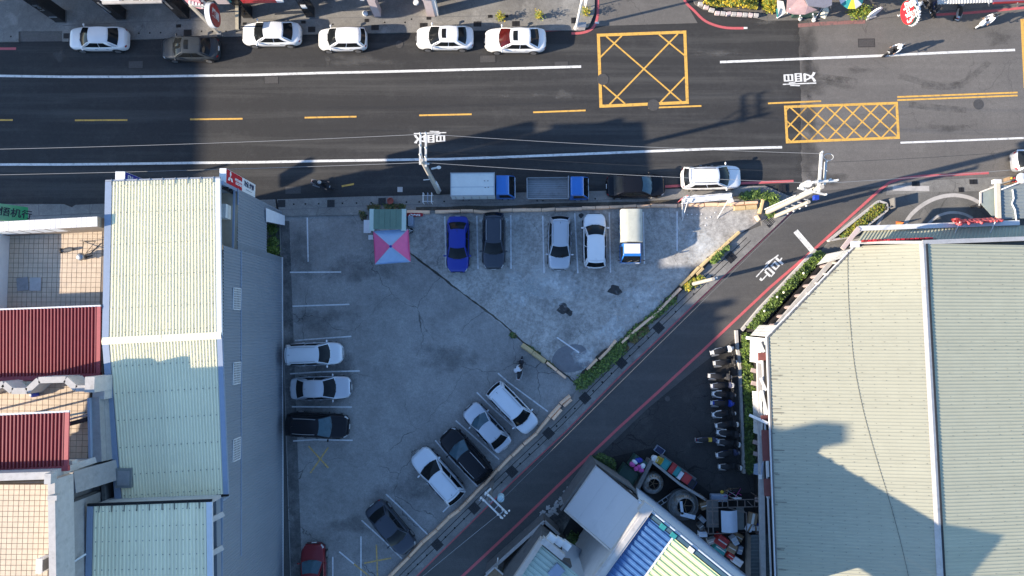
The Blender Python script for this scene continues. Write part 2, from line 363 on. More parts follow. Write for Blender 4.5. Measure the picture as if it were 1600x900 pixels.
# ================================================================ GROUND
g = B().add([(-700, -700, -.06), (700, -700, -.06), (700, 700, -.06), (-700, 700, -.06)], [(0, 1, 2, 3)]).build('ground', M_far)
tag(g, kind='structure')
Z_ROAD, Z_MK, Z_PAVE, Z_LOT = 0.0, .014, .12, .03
road = sheet('main_road', [(-900, 340), (-900, -40), (2500, -40), (2500, 400), (1200, 400), (1200, 320)], Z_ROAD, M_road)
alley = sheet('alley_road', [(1190, 335), (1262, 285), (1410, 268), (1400, 300), (1290, 400), (1180, 510), (1160, 560), (700, 945), (560, 945), (640, 890), (884, 660)], .004, M_alley)
old = sheet('main_road_old_surface', [(1247, -30)]+[(1248+.018*y+random.gauss(0, .9), y) for y in range(-20, 292, 6)]+[(1262, 300), (1420, 287), (2500, 200), (2500, -40)], .008, M_road_old)
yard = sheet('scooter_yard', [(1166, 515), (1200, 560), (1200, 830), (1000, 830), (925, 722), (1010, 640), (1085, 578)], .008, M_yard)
side = sheet('side_street', [(933, 0), (933, 28), (925, 41), (1090, 36), (1068, -2), (1060, -35), (930, -35)], .008, M_road_old)

def mark(parent, name, pts, wd, m, z=Z_MK, sm=0):
    if sm: pts = smooth_path(pts, sm)
    return ribbon(B(), pts, wd, z).build(name, m, parent, world=True)
mark(road, 'edge_line', [(-40, 118.5), (0, 118.5), (100, 120), (200, 120), (300, 118.5), (400, 117), (500, 114), (600, 112), (700, 109.5), (800, 107), (908, 104)], .19, M_white_line)
mark(road, 'edge_line', [(1125, 97), (1200, 94), (1300, 90), (1375, 87), (1480, 82), (1586, 78)], .19, M_white_line)
mark(road, 'edge_line', [(-40, 257), (100, 257), (200, 256), (300, 254.5), (400, 253.5), (500, 251.5), (600, 250), (700, 248.5), (800, 245), (900, 241), (1000, 237), (1100, 233), (1222, 230)], .19, M_white_line)
mark(road, 'edge_line', [(1407, 223), (1500, 219.5), (1640, 214)], .15, M_white_line)
for a, b_ in (((-60, 187.5), (20, 187.5)), ((117, 188), (199, 187.5)), ((297, 186.5), (379, 185.5)), ((476, 183.8), (557, 182.2)), ((655, 180.2), (737, 178.5)),
              ((833, 175.5), (915, 172.5)), ((1013, 168.5), (1096, 165.5)), ((1200, 161.5), (1283, 158)), ((1402, 151.5), (1590, 144.5)), ((1402, 156.5), (1590, 149.2))):
    mark(road, 'centre_dash' if a[0] < 1300 else 'double_centre_line', [a, b_], .13, M_yellow_line)
mark(road, 'short_dash', [(534, 291), (553, 287.5)], .14, M_yellow_line)

def box_marking(c, wd, segs, dw):
    """yellow box: outline from four corner pixels c, diagonals in unit coordinates"""
    mb = B(); q = [P(x, y, Z_MK) for x, y in c]
    for i in range(4):
        a, b2 = q[i], q[(i+1) % 4]; t = (b2-a).normalized()*wd/2
        mb.beam(a-t+Vector((0, 0, .001*(i % 2))), b2+t+Vector((0, 0, .001*(i % 2))), wd, .002)
    def U(u, v): return lerp(lerp(q[0], q[1], u), lerp(q[3], q[2], u), v)
    for k, (u0, v0, u1, v1) in enumerate(segs): mb.beam(U(u0, v0)-Vector((0, 0, .002+.0009*(k % 4))), U(u1, v1)-Vector((0, 0, .002+.0009*(k % 4))), dw, .002)
    return mb.build('box_marking', M_yellow_line, road, world=True)
box_marking([(935, 55), (1070, 50), (1074, 160), (939, 166)], .24, [(.09, .02, .93, .98), (.92, .02, .1, .98), (.27, .02, .015, .31), (.7, .02, .985, .33), (.015, .68, .28, .98), (.98, .64, .69, .98)], .12)
segs = []
n_ = 6.2; asp = 177/57.
for k in range(-8, 9):
    for sgn in (1, -1):
        # line u*asp - c = sgn*v in height units
        c0 = k*.5+.12 if sgn == 1 else k*.5+.12
        pts_ = []
        for v in (0, 1):
            u = (c0+sgn*v+(0 if sgn == 1 else 1))/asp
            pts_.append((u, v))
        (u0, v0), (u1, v1) = pts_
        if max(u0, u1) <= 0 or min(u0, u1) >= 1: continue
        def clip(u0, v0, u1, v1):
            if u0 < 0: v0 += (v1-v0)*(0-u0)/(u1-u0); u0 = 0
            if u0 > 1: v0 += (v1-v0)*(1-u0)/(u1-u0); u0 = 1
            return u0, v0
        A_ = clip(u0, v0, u1, v1); B_ = clip(u1, v1, u0, v0)
        if abs(A_[0]-B_[0]) > .03: segs.append((*A_, *B_))
box_marking([(1227, 167), (1401, 161), (1404, 215), (1230, 222)], .2, segs, .11)
box_marking([(1597, 32), (1720, 27), (1726, 130), (1602, 135)], .24, [(.02, .02, .98, .98), (.98, .02, .02, .98), (.2, .02, .015, .25)], .12)
# red kerb lines
for pts, sm, m, par in (([(-40, 76), (25, 76)], 0, M_red_line, road), ([(845, 47.5), (893, 45.5)], 0, M_red_line, road), ([(893, 52), (908, 51.5), (922, 47), (930, 38), (934, 22), (934, 0), (933, -20)], 3, M_red_line, road),
                   ([(1065, -15), (1071, 3), (1085, 17), (1098, 30), (1113, 38), (1135, 43.5), (1162, 44)], 3, M_red_line, road),
                   ([(1247, 40), (1300, 36), (1352, 34)], 2, M_red_old, road), ([(1462, 23), (1500, 21), (1550, 17), (1640, 8)], 2, M_red_line, road),
                   ([(1037, 291.5), (1070, 290), (1150, 286.5), (1240, 283)], 0, M_red_line, road),
                   ([(1252, 314), (1200, 365), (1180, 384), (1112, 448.5), (1017, 540), (975, 580), (884, 673), (800, 752), (720, 831), (650, 900), (600, 950)], 0, M_red_line, alley),
                   ([(1545, 270), (1490, 273), (1440, 275), (1408, 279), (1390, 285), (1372, 299), (1330, 337), (1275, 387), (1202, 450), (1100, 546), (1030, 611), (965, 670), (880, 751), (800, 828), (725, 898), (680, 940)], 0, M_red_line, alley)):
    mark(par, 'red_kerb_line', pts, .2 if m is M_red_line else .3, m, .0175, sm)
for x, y in ((933, 35.5), (893.5, 46), (1165, 43.7)): mark(road, 'line_end_mark', [(x-3, y), (x+3, y)], .16, M_white_line, .021)
mark(alley, 'stop_line', [(1243, 361), (1269, 391)], .42, M_white_line, .018)
# painted characters
def road_char(s, px, py, up, length, width, parent, name='road_lettering'):
    o = P(px, py, .0165); u = (P(*up, .0165)-o).normalized(); x = Vector((u.y, -u.x, 0))
    me = text_mesh(s, 1.0, .001, bold=.004)
    xs = [v.co.x for v in me.vertices]; ys = [v.co.y for v in me.vertices]
    cx, cy = (max(xs)+min(xs))/2, (max(ys)+min(ys))/2; kx = width/(max(xs)-min(xs)); ky = length/(max(ys)-min(ys))
    for v in me.vertices: v.co = o+x*(v.co.x-cx)*kx+u*(v.co.y-cy)*ky+Vector((0, 0, v.co.z))
    me.materials.clear(); me.materials.append(M_white_line)
    t = bpy.data.objects.new(name, me); COL.objects.link(t); t.parent = parent
road_char('慢', 1249, 124, (1200, 126), 2.65, 1.1, road)
road_char('慢', 672, 214, (720, 212.5), 2.55, .98, road)
road_char('停', 1203.5, 419, (1240, 379), 2.5, 1.05, alley)
# manholes and service covers
def disc(name, px, py, r, m, parent, z=.012, n=20):
    p = P(px, py, z); mb = B().lathe([(r, -.01), (r, 0), (r*.86, .002), (r*.84, -.002), (r*.2, -.002), (.02, 0)], (p.x, p.y, p.z), n)
    return mb.build(name, m, parent, world=True)
for x, y, r in ((942, 124, .46), (1021, 164, .47), (1529, 163, .42), (624, 69, .3), (1043, 623, .2)): disc('manhole_cover', x, y, r, M_cover, road, .02)
def slab(name, px, py, wx, wy, rot, m, parent, z, h=.03, bars=0, bm_=None):
    p = P(px, py, z); mb = B().box((p.x, p.y, p.z-h/2), (wx, wy, h), rot)
    o = mb.build(name, m, parent, world=True)
    if bars:
        b2 = B(); c, s_ = math.cos(rot), math.sin(rot)
        for k in range(bars):
            t = (k+.5)/bars-.5
            b2.box((p.x-s_*t*wy, p.y+c*t*wy, p.z+.008), (wx*.96, wy/bars*.5, .016), rot)
        b2.box((p.x, p.y, p.z+.004), (.05, wy, .024), rot)
        b2.build('bar', bm_ or M_iron, o, world=True)
    return o
for x, y, a, b_ in ((212, 101, 1.1, .55), (424, 125, 1.05, .55), (877, 102, 1.05, .6), (762, 92, 1.2, .55), (1354, 67, 1.25, .6), (458, 297, 1.2, .55)):
    slab('cover_frame', x, y, a+.1, b_+.1, R(1), M_iron, road, .0093); slab('service_cover', x, y, a, b_, R(1), M_cover, road, .0112)
slab('service_cover', 625, 296, .4, .4, 0, M_conc_l, road, .013)

# ---------------------------------------------------------------- pavements
pave_n = sheet('north_pavement', [(-300, -60), (1060, -60), (930, -60), (929, 20), (920, 41), (908, 47), (750, 47.5), (640, 50.5), (560, 52), (470, 53.5), (400, 56), (300, 58), (240, 60.5), (97, 64.5), (97, 48.5), (29, 49), (29, 65), (-300, 66)], Z_PAVE, M_pave, thick=.16)
ramp = sheet('driveway_ramp', [(29, 49), (97, 48.5), (97, 64.5), (29, 65)], .03, M_road_old)
pave_ne = sheet('northeast_pavement', [(1075, -60), (1068, -30), (1086, 6), (1100, 15), (1150, 20), (1180, 27), (1200, 32), (1247, 31), (1300, 31), (1345, 31), (1400, 26), (1460, 18), (1640, 4), (1640, -60)], .1, M_road_old, thick=.14)
pave_w = sheet('southwest_pavement', [(-300, 318), (30, 318.5), (100, 319), (112, 324), (118, 320), (170, 318), (240, 318), (430, 311.5), (433, 345), (-300, 365)], Z_PAVE, M_pave, thick=.16)
pave_s = sheet('south_pavement', [(433, 311.5), (560, 307), (640, 305.5), (800, 301), (1000, 297), (1195, 290), (1252, 314), (1216, 350), (1190, 352), (1186, 322), (1000, 324), (640, 334), (437, 338)], Z_PAVE, M_pave, thick=.16)
pave_a = sheet('alley_pavement', [(1216, 350), (1180, 384), (1112, 448.5), (1017, 540), (975, 580), (884, 673), (800, 752), (720, 831), (650, 900), (600, 950), (565, 950), (612, 903), (700, 812), (757, 757), (838, 677), (893, 621), (921, 580), (970, 540), (1065, 452), (1155, 366), (1190, 352)], .1, M_pave, thick=.14)
# gutter lines on the alley pavement (long joints) and kerb stones
def offset_px(pts, dx, dy): return [(x+dx, y+dy) for x, y in pts]
AL = [(1245, 318), (1180, 382), (1112, 446.5), (1017, 538), (975, 578), (884, 671), (800, 750), (720, 829), (650, 898), (605, 943)]
for d_ in ((-7, -6), (-13, -11)): mark(pave_a, 'joint', offset_px(AL, *d_)[1:], .05, M_hole, .1035)
for x, y in ((1142, 402), (1029, 512), (971, 567), (914, 622), (857, 677), (800, 737), (741, 794), (683, 851), (1202, 346)):
    slab('drain_grate', x, y, .72, .72, R(44), M_iron, pave_a, .105, bars=6, bm_=M_blk)
for i in range(9):
    for t in (.25, .5, .75):
        a = [(1142, 402), (1029, 512), (971, 567), (914, 622), (857, 677), (800, 737), (741, 794), (683, 851), (625, 908)]
        if i+1 < len(a):
            x, y = lerp(a[i][0], a[i+1][0], t), lerp(a[i][1], a[i+1][1], t)
            p = P(x-1.5, y+2.5, .102); B().lathe([(.075, 0), (.075, .003)], p, 8).build('drain_hole', M_hole, pave_a, world=True)
mark(pave_n, 'joint', [(98, 40), (240, 33), (400, 31), (560, 27), (700, 26), (900, 22)], .05, M_conc_d, .123)
for x, y, a, b_ in ((293, 51, .62, .5), (279, 40.5, .4, .26), (487, 46, .58, .45), (474, 34.5, .36, .24), (586, 43, .6, .42), (573, 32, .36, .28), (662, 39.5, .6, .38), (670, 28.5, .36, .24), (746, 37.5, .62, .42), (766, 25.5, .36, .24), (806, 37, .6, .42), (791, 25, .3, .22), (897, 32, .46, .48), (382, 37, .3, .2), (104, 56, .5, .42)):
    slab('drain_grate', x, y, a, b_, R(1), M_iron, pave_n, Z_PAVE+.004, bars=5, bm_=M_blk)
for x, y in ((217, 52), (234, 51.5), (251, 51), (315, 49), (332, 49), (353, 49), (370, 49), (17, 57), (601, 35), (633, 35), (643, 30), (520, 38)):
    p = P(x, y, Z_PAVE+.002); B().lathe([(.07, 0), (.07, .003)], p, 8).build('drain_hole', M_hole, pave_n, world=True)
for x, y in ((440, 318), (517, 318), (597, 315), (1222, 294)): slab('drain_grate', x, y, .58, .58, R(1), M_iron, pave_s, Z_PAVE+.004, bars=6, bm_=M_blk)
for x in (459, 477, 498, 535, 557, 580, 635, 655, 694, 930, 960):
    p = P(x, 319-(x-460)*.018, Z_PAVE+.002); B().lathe([(.07, 0), (.07, .003)], p, 8).build('drain_hole', M_hole, pave_s, world=True)
mark(pave_s, 'joint', [(437, 328), (560, 322), (640, 320), (800, 316), (1000, 311), (1180, 306)], .05, M_conc_d, .123)
for x in (60, 95, 140): mark(pave_w, 'joint', [(x, 320), (x+1, 336)], .05, M_conc_d, .123)
mark(pave_w, 'joint', [(20, 339), (160, 333)], .06, M_conc_d, .123)

# ---------------------------------------------------------------- the car park
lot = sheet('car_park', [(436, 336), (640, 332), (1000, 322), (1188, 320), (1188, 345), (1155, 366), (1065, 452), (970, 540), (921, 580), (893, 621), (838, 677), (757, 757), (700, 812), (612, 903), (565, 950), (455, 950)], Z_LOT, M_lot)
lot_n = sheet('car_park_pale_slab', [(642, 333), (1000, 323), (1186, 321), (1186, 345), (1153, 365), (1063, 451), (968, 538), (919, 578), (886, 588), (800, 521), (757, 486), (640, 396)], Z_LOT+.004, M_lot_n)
for cx, cy, r, m in ((893, 560, 27, M_patch),):
    pts = [(cx+r*1.12*math.cos(a)*(1+.08*math.sin(3*a)), cy+r*.86*math.sin(a)*(1+.1*math.cos(2*a+1))) for a in [2*math.pi*i/18 for i in range(18)]]
    o = sheet('cement_patch', pts, Z_LOT+.008, m, lot_n)
M_stain = mat('oil_stain', (.035, .034, .034), .7, var=.4, scale=5)
for cx, cy, r in ((961, 453, 10), (880, 482, 9), (890, 489, 5), (908, 337, 4)):
    pts = [(cx+r*(1+.22*math.sin(3*a+cx)+.12*math.sin(5*a))*math.cos(a), cy+r*.85*(1+.2*math.sin(2*a+cy))*math.sin(a)) for a in [2*math.pi*i/16 for i in range(16)]]
    sheet('oil_stain', pts, Z_LOT+.0085, M_stain, lot_n)
def smear(name, cx, cy, rx, ry, z, m, parent):
    """irregular fan of faces whose 'rim' attribute runs from 1 in the middle to 0 at the edge"""
    n = 20; c = P(cx, cy, z); vs = [c]; rim = [1.0]
    for k, f in ((1, .5), (2, 1.0)):
        for i in range(n):
            a = 2*math.pi*i/n; w_ = f*(1+.2*math.sin(3*a+cx)+.15*math.sin(5*a+cy)); vs.append(P(cx+rx*w_*math.cos(a), cy+ry*w_*math.sin(a), z)); rim.append(.7 if k == 1 else 0)
    fs = [(0, 1+i, 1+(i+1) % n) for i in range(n)]+[(1+i, 1+n+i, 1+n+(i+1) % n, 1+(i+1) % n) for i in range(n)]
    o = B().add(vs, fs).build(name, m, parent, world=True); at = o.data.attributes.new('rim', 'FLOAT', 'POINT')
    for i, v in enumerate(rim): at.data[i].value = v
    return o
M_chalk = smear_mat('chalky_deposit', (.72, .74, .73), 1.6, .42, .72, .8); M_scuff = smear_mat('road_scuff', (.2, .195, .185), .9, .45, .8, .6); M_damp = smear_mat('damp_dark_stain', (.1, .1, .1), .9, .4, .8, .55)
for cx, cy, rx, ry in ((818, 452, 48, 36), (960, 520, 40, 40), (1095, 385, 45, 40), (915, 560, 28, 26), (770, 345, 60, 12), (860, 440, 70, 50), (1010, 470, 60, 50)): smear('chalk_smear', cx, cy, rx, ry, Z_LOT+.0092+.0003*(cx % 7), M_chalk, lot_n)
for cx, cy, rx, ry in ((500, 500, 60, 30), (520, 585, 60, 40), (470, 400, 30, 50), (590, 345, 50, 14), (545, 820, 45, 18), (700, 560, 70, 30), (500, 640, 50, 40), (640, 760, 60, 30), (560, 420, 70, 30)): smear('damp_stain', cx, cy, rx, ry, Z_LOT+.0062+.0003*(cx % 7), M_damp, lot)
M_seam = smear_mat('seam_grime', (.06, .0585, .057), .8, .3, .72, .75); M_skid = smear_mat('tyre_skid', (.05, .049, .048), 1.5, .38, .8, .5)
for pts in ([(1405, 118), (1440, 128), (1480, 134), (1510, 126), (1535, 106), (1545, 96)], [(1440, 133), (1475, 136), (1505, 132)], [(1420, 163), (1460, 168), (1510, 172)], [(1270, 118), (1300, 122), (1340, 128)]):
    o = ribbon(B(), smooth_path(pts, 4), .5, .0125).build('tyre_skid', M_skid, old, world=True); at = o.data.attributes.new('rim', 'FLOAT', 'POINT')
    for i in range(len(at.data)): at.data[i].value = .55
for cx, cy, rx, ry in ((1300, 130, 40, 12), (1560, 60, 30, 14), (1340, 110, 20, 8), (1480, 200, 50, 8)): smear('old_road_stain', cx, cy, rx, ry, .0121, M_skid, old)
for cx, cy, rx, ry in ((1258, 15, 16, 30), (1260, 70, 20, 36), (1263, 125, 26, 34), (1262, 185, 18, 30), (1264, 245, 24, 34), (1290, 280, 30, 16)): smear('old_road_stain', cx, cy, rx, ry, .0117, M_seam, old)
for cx, cy, rx, ry in ((880, 148, 20, 10), (838, 148, 16, 5), (790, 150, 12, 3), (512, 97, 5, 16), (92, 88, 14, 13), (1120, 83, 60, 6), (1190, 35, 26, 6), (560, 95, 70, 14)): smear('road_scuff', cx, cy, rx, ry, .0115, M_scuff, road)
strip_w = sheet('gravel_margin', [(438, 345), (452, 345), (474, 948), (456, 948)], Z_LOT+.004, ground_mat('margin_concrete', (.16, .16, .158), (.075, .075, .075), (.26, .26, .255), speck=.3, blotch=.8, big=.9))
tag(strip_w, kind='structure')
PL = [((695, 338), (697, 418)), ((745, 337), (747, 420)), ((798, 336), (798.5, 420)), ((848, 337), (850, 427)), ((898, 333), (903, 427)), ((952, 332), (954, 426)), ((1005, 331), (1007, 412)), ((1058, 330), (1058, 392)),
      ((480, 340), (481.5, 409)), ((453, 425.5), (533, 425)), ((457, 478.5), (546, 475.5)), ((461, 532), (500, 529), (549, 525.5)), ((453, 584), (500, 581), (562, 579.5)), ((456, 635.5), (550, 636)), ((458, 689), (490, 687), (551, 688)),
      ((778, 583), (795, 598), (856, 643)), ((745, 613), (770, 638), (806, 670)), ((712, 657), (730, 673), (780, 718)), ((680, 688), (705, 718), (746, 760)), ((603, 772), (630, 797), (668, 835)), ((565, 813), (600, 845), (628, 873)),
      ((530, 862), (553, 881), (580, 903)), ((564, 838), (564, 925)), ((520, 870), (520, 930)), ((870, 527), (905, 551)), ((702, 790), (692, 800))]
for pts in PL: mark(lot, 'parking_line', list(pts), .105, M_white_faded, Z_LOT+.013)
for a, b_ in (((482, 697), (513, 731)), ((513, 699), (485, 739)), ((588, 851), (590, 902)), ((569, 880), (611, 872)), ((553, 881), (578, 901))):
    mark(lot, 'cross_mark', [a, b_], .11, M_yellow_faded, Z_LOT+.0145+.001*(a[0] % 2))
# the dirt seam between the two slabs
DIV = [(638, 394), (668, 416), (700, 441), (730, 464), (760, 486), (785, 505), (810, 528), (850, 560), (884, 586), (900, 600)]
def jitter_band(pts, w0, w1, z, m, parent, name):
    q = smooth_path(pts, 5); mb = B(); La = []; Ra = []
    for i, (x, y) in enumerate(q):
        a = q[max(0, i-1)]; b2 = q[min(len(q)-1, i+1)]; tx, ty = b2[0]-a[0], b2[1]-a[1]; l = math.hypot(tx, ty); nx, ny = -ty/l, tx/l
        wd = random.uniform(w0, w1); La.append(P(x+nx*wd, y+ny*wd, z)); wd = random.uniform(w0, w1); Ra.append(P(x-nx*wd, y-ny*wd, z))
    return mb.grid([La, Ra]).build(name, m, parent, world=True)
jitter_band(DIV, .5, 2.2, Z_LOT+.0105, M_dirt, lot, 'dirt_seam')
jitter_band([(1110, 404), (1065, 450), (1030, 486), (985, 525), (950, 552), (920, 580), (905, 600)], 3, 9, .104, M_dirt, pave_a, 'soil_strip')
jitter_band([(650, 327), (800, 323), (1000, 317), (1100, 313), (1190, 306)], 1.5, 4, .1245, M_dirt, pave_s, 'soil_strip')
jitter_band([(600, 322), (575, 330), (566, 345)], 2, 6, Z_LOT+.012, M_dirt, lot, 'soil_strip')

# ---------------------------------------------------------------- right forecourt
fore = sheet('forecourt', [(1388, 289), (1440, 283), (1640, 271), (1640, 430), (1300, 430), (1275, 400), (1318, 352), (1374, 305)], .06, ground_mat('forecourt_concrete', (.17, .165, .155), (.11, .108, .102), (.24, .235, .22), speck=.2, cracks=.4, crack_scale=.4, blotch=.6, big=.4), thick=.1)
band = sheet('forecourt_pavement', [(1388, 289), (1440, 282), (1545, 277), (1640, 271), (1640, 297), (1560, 298), (1450, 300), (1384, 305)], .064, M_pave)
mark(fore, 'light_arc', smooth_path([(1414, 350), (1425, 334), (1445, 318), (1468, 308), (1492, 305), (1515, 309), (1533, 318)], 4), .3, M_conc_l, .068)
mark(fore, 'light_arc', smooth_path([(1450, 350), (1465, 338), (1485, 332), (1505, 334), (1520, 341)], 4), .2, M_conc_l, .068)
mark(fore, 'light_arc', [(1383, 328), (1371, 352)], .25, M_conc_l, .068)
mark(fore, 'light_arc', [(1395, 294), (1452, 294.5)], .4, M_conc_l, .0685)
for x, y, a in ((1431, 287, .6), (1521, 284, .62), (1502, 296.5, .42)): slab('drain_grate', x, y, a, .38, R(1), M_iron, fore, .075, bars=4, bm_=M_blk)
# ================================================================ BUILDINGS
def plane_pt(A, Bp, C, px, py):
    """point of the plane through A, Bp, C that pixel (px, py) shows"""
    o = Vector((0, 0, CAMH)); d = P(px, py, 0)-o; n = (Bp-A).cross(C-A)
    return o+d*((A-o).dot(n)/d.dot(n))
def corr(parent, name, e1, e2, pitch, amp, m, per=4, L_=None, lap=.012, prof='trap', up=Vector((0, 0, 1)), label=None):
    """profiled roof or wall sheets: e1(t), e2(t) give both ends of the ribs; every sheet spans `per` ribs"""
    if L_ is None: L_ = (e1(1)-e1(0)).length
    nr = max(per, round(L_/pitch)); k = 0; out = []
    shape = [(0, 0), (.3, 0), (.42, 1), (.74, 1), (.86, 0)] if prof == 'trap' else [(i/6., .5-.5*math.cos(2*math.pi*i/6)) for i in range(6)]
    while k < nr:
        kk = min(nr, k+per); r1 = []; r2 = []
        lift = lap*random.uniform(0, .6)
        for j in range(k, kk):
            for f, h in shape+([(1, 0)] if j == kk-1 else []):
                t = (j+f)/nr
                for e, r in ((e1, r1), (e2, r2)): r.append(e(t)+up*(h*amp+lift))
        out.append(B().grid([r1, r2]).build(name, m, parent, world=True)); k = kk
    return out
def screws(parent, e1, e2, rows, n, dz=.06, r=.022, up=Vector((0, 0, 1))):
    mb = B()
    for s_ in rows:
        for i in range(n):
            t = (i+.5)/n; p = lerp(e1(t), e2(t), s_)+up*dz; mb.box(p, (r*2, r*2, .03))
    o = mb.build('roof_screws', M_screw, parent, world=True); o['kind'] = 'stuff'; return o
def wall_quad(parent, name, a, b_, z0, z1, m, th=.2, inward=None):
    """vertical wall from a to b (xy) with thickness"""
    a = Vector((a[0], a[1], 0)); b_ = Vector((b_[0], b_[1], 0)); mid = (a+b_)/2
    return B().beam(a+Vector((0, 0, (z0+z1)/2)), b_+Vector((0, 0, (z0+z1)/2)), th, z1-z0).build(name, m, parent, world=True)

# ---------------------------------------------------------------- the long cream-roofed warehouse
ZE, ZR = 11.2, 11.55
wh = thing('warehouse', 'long blue-grey metal clad warehouse with a cream profiled roof beside the car park', 'building', P(300, 530, 0))
nw, ne = P(165, 284, ZE), P(344, 279, ZE); rw, re = P(160, 533, ZR), P(347, 524, ZR); sw, se = P(180, 782, ZE), P(357, 772, ZE)
fl_w, fl_e = .42, .32
def nE(t): return lerp(nw+Vector((fl_w, 0, 0)), ne-Vector((fl_e, 0, 0)), t)
def rE(t): return lerp(rw+Vector((fl_w, 0, 0)), re-Vector((fl_e, 0, 0)), t)
def sE(t): return lerp(sw+Vector((fl_w, 0, 0)), se-Vector((fl_e, 0, 0)), t)
corr(wh, 'roof_sheet', nE, rE, .19, .055, M_cream_roof, 4); corr(wh, 'roof_sheet', rE, sE, .19, .055, M_cream_roof, 4)
screws(wh, nE, rE, [.03, .2, .4, .6, .8, .95], 17); screws(wh, rE, sE, [.16, .33, .5, .67, .84, .97], 17)
for (a, b_, c, d_), m in (((nw, rw, rw+Vector((fl_w-.02, 0, 0)), nw+Vector((fl_w-.02, 0, 0))), M_blue_trim), ((rw, sw, sw+Vector((fl_w-.02, 0, 0)), rw+Vector((fl_w-.02, 0, 0))), M_blue_trim)):
    u = Vector((0, 0, .05)); B().add([a+u, b_+u, c+u, d_+u, a-u, b_-u, c-u, d_-u], [(0, 1, 2, 3), (4, 5, 6, 7), (0, 1, 5, 4), (1, 2, 6, 5), (2, 3, 7, 6), (3, 0, 4, 7)]).build('flashing', m, wh, world=True)
for a, b_ in ((ne, re), (re, se)):
    i = Vector((-fl_e+.02, 0, 0)); u = Vector((0, 0, .05)); q = [a+i, b_+i, b_, a]
    B().add([p+u for p in q]+[p-u*3 for p in q], [(0, 1, 2, 3), (4, 5, 6, 7), (0, 1, 5, 4), (1, 2, 6, 5), (2, 3, 7, 6), (3, 0, 4, 7)]).build('flashing', M_blue_trim if a is re else M_white_trim, wh, world=True)
rc = B(); n8 = 8
for k in range(2):
    a = lerp(rw, re, k/2)+Vector((0, 0, .07)); b_ = lerp(rw, re, (k+1)/2-.004)+Vector((0, 0, .07)); sd = Vector((0, .22, -.03))
    rc.grid([[a+sd, b_+sd], [a+Vector((0, 0, .05)), b_+Vector((0, 0, .05))], [a-Vector((0, .22, .03)), b_-Vector((0, .22, .03))]])
rc.build('ridge_cap', M_cream_roof, wh, world=True)
B().beam(nw+Vector((0, .06, -.02)), ne+Vector((0, .06, -.02)), .1, .12).build('gutter', M_steel, wh, world=True)
for k in range(9): B().beam(lerp(nw, ne, (k+.5)/9)+Vector((0, .14, .06)), lerp(nw, ne, (k+.5)/9)+Vector((0, -.25, .09)), .03, .03).build('gutter_bracket', M_steel, wh, world=True)
B().beam(sw+Vector((0, -.06, -.02)), se+Vector((0, -.06, -.02)), .14, .14).build('gutter', M_hole, wh, world=True)
# skylight hatch
hp = plane_pt(rw, re, sw, 196, 746); B().box(hp+Vector((0, 0, .12)), (.95, 1.15, .2)).build('roof_hatch', mat('hatch_grey', (.22, .24, .24), .5, .2), wh, world=True)
B().box(hp+Vector((0, 0, .23)), (.7, .85, .05)).build('hatch_lid', mat('hatch_lid_grey', (.3, .31, .32), .4, .2), wh, world=True)
# east wall: base line on the ground, top under the eaves
WX = lambda y: lerp(-17.96, -17.3, (10-y)/30.)          # x of the wall plane
yN, yS = 9.2, -21.5
ya0, ya1, za1 = P(436, 352, 0).y, P(436, 402, 0).y, 3.5   # ground-floor opening
yb0, yb1, zb0, zb1 = 9.0, 5.2, 8.9, 11.0                 # loggia under the north eave
def wl(y, z): return Vector((WX(y), y, z))
def wall_piece(y0, y1, z0, z1):
    corr(wh, 'wall_panel', lambda t: wl(lerp(y0, y1, t), z0), lambda t: wl(lerp(y0, y1, t), z1), .2, .035, M_wall_blue, 5, up=Vector((1, 0, 0)))
def eave(y): return 9.8
wall_piece(yN, ya0, 0, zb0); wall_piece(ya0, ya1, za1, zb0); wall_piece(ya1, yb1, 0, zb0)
wall_piece(yb1, yS, 0, 11.12)
B().box((WX(yb0)-.1, (yN+yb0)/2, 10.0), (.2, yN-yb0, 2.2)).build('corner_post', M_blue_trim, wh, world=True)
for y0, y1, z in ((yN, ya0, zb0), (yb1, -2, 8.35), (-2, -14.5, 8.3)): B().beam(wl(y0, z)+Vector((.05, 0, 0)), wl(y1, z)+Vector((.05, 0, 0)), .06, .1).build('trim_strip', M_blue_trim, wh, world=True)
B().beam(wl(ya1, .12)+Vector((.05, 0, 0)), wl(yS, .12)+Vector((.05, 0, 0)), .06, .12).build('trim_strip', M_white_trim, wh, world=True)
# loggia inside
B().box((WX(7.4)-1.1, (yb0+yb1)/2, zb0-.05), (2.2, yb0-yb1, .1)).build('loggia_floor', mat('beige_floor', (.42, .36, .28), .8), wh, world=True)
B().box((WX(7.4)-2.2, (yb0+yb1)/2, 10.0), (.1, yb0-yb1, 2.1)).build('loggia_wall', M_plaster, wh, world=True)
B().box((WX(7.4)-.05, (yb0+yb1)/2, zb0+.45), (.12, yb0-yb1, .08)).build('loggia_rail', M_blue_trim, wh, world=True)
B().box((WX(6.4)-.7, 7.6, zb0+.4), (.5, .9, .8)).build('air_conditioner', M_offwhite, wh, world=True)
# ground-floor recess
B().box((WX(6)-1.1, (ya0+ya1)/2, 1.75), (.1, ya0-ya1, 3.5)).build('recess_wall', M_conc_d, wh, world=True)
for yy in (ya0+.05, ya1-.05): B().box((WX(6)-.58, yy, 1.75), (.98, .1, 3.5)).build('recess_cheek', M_conc_d, wh, world=True)
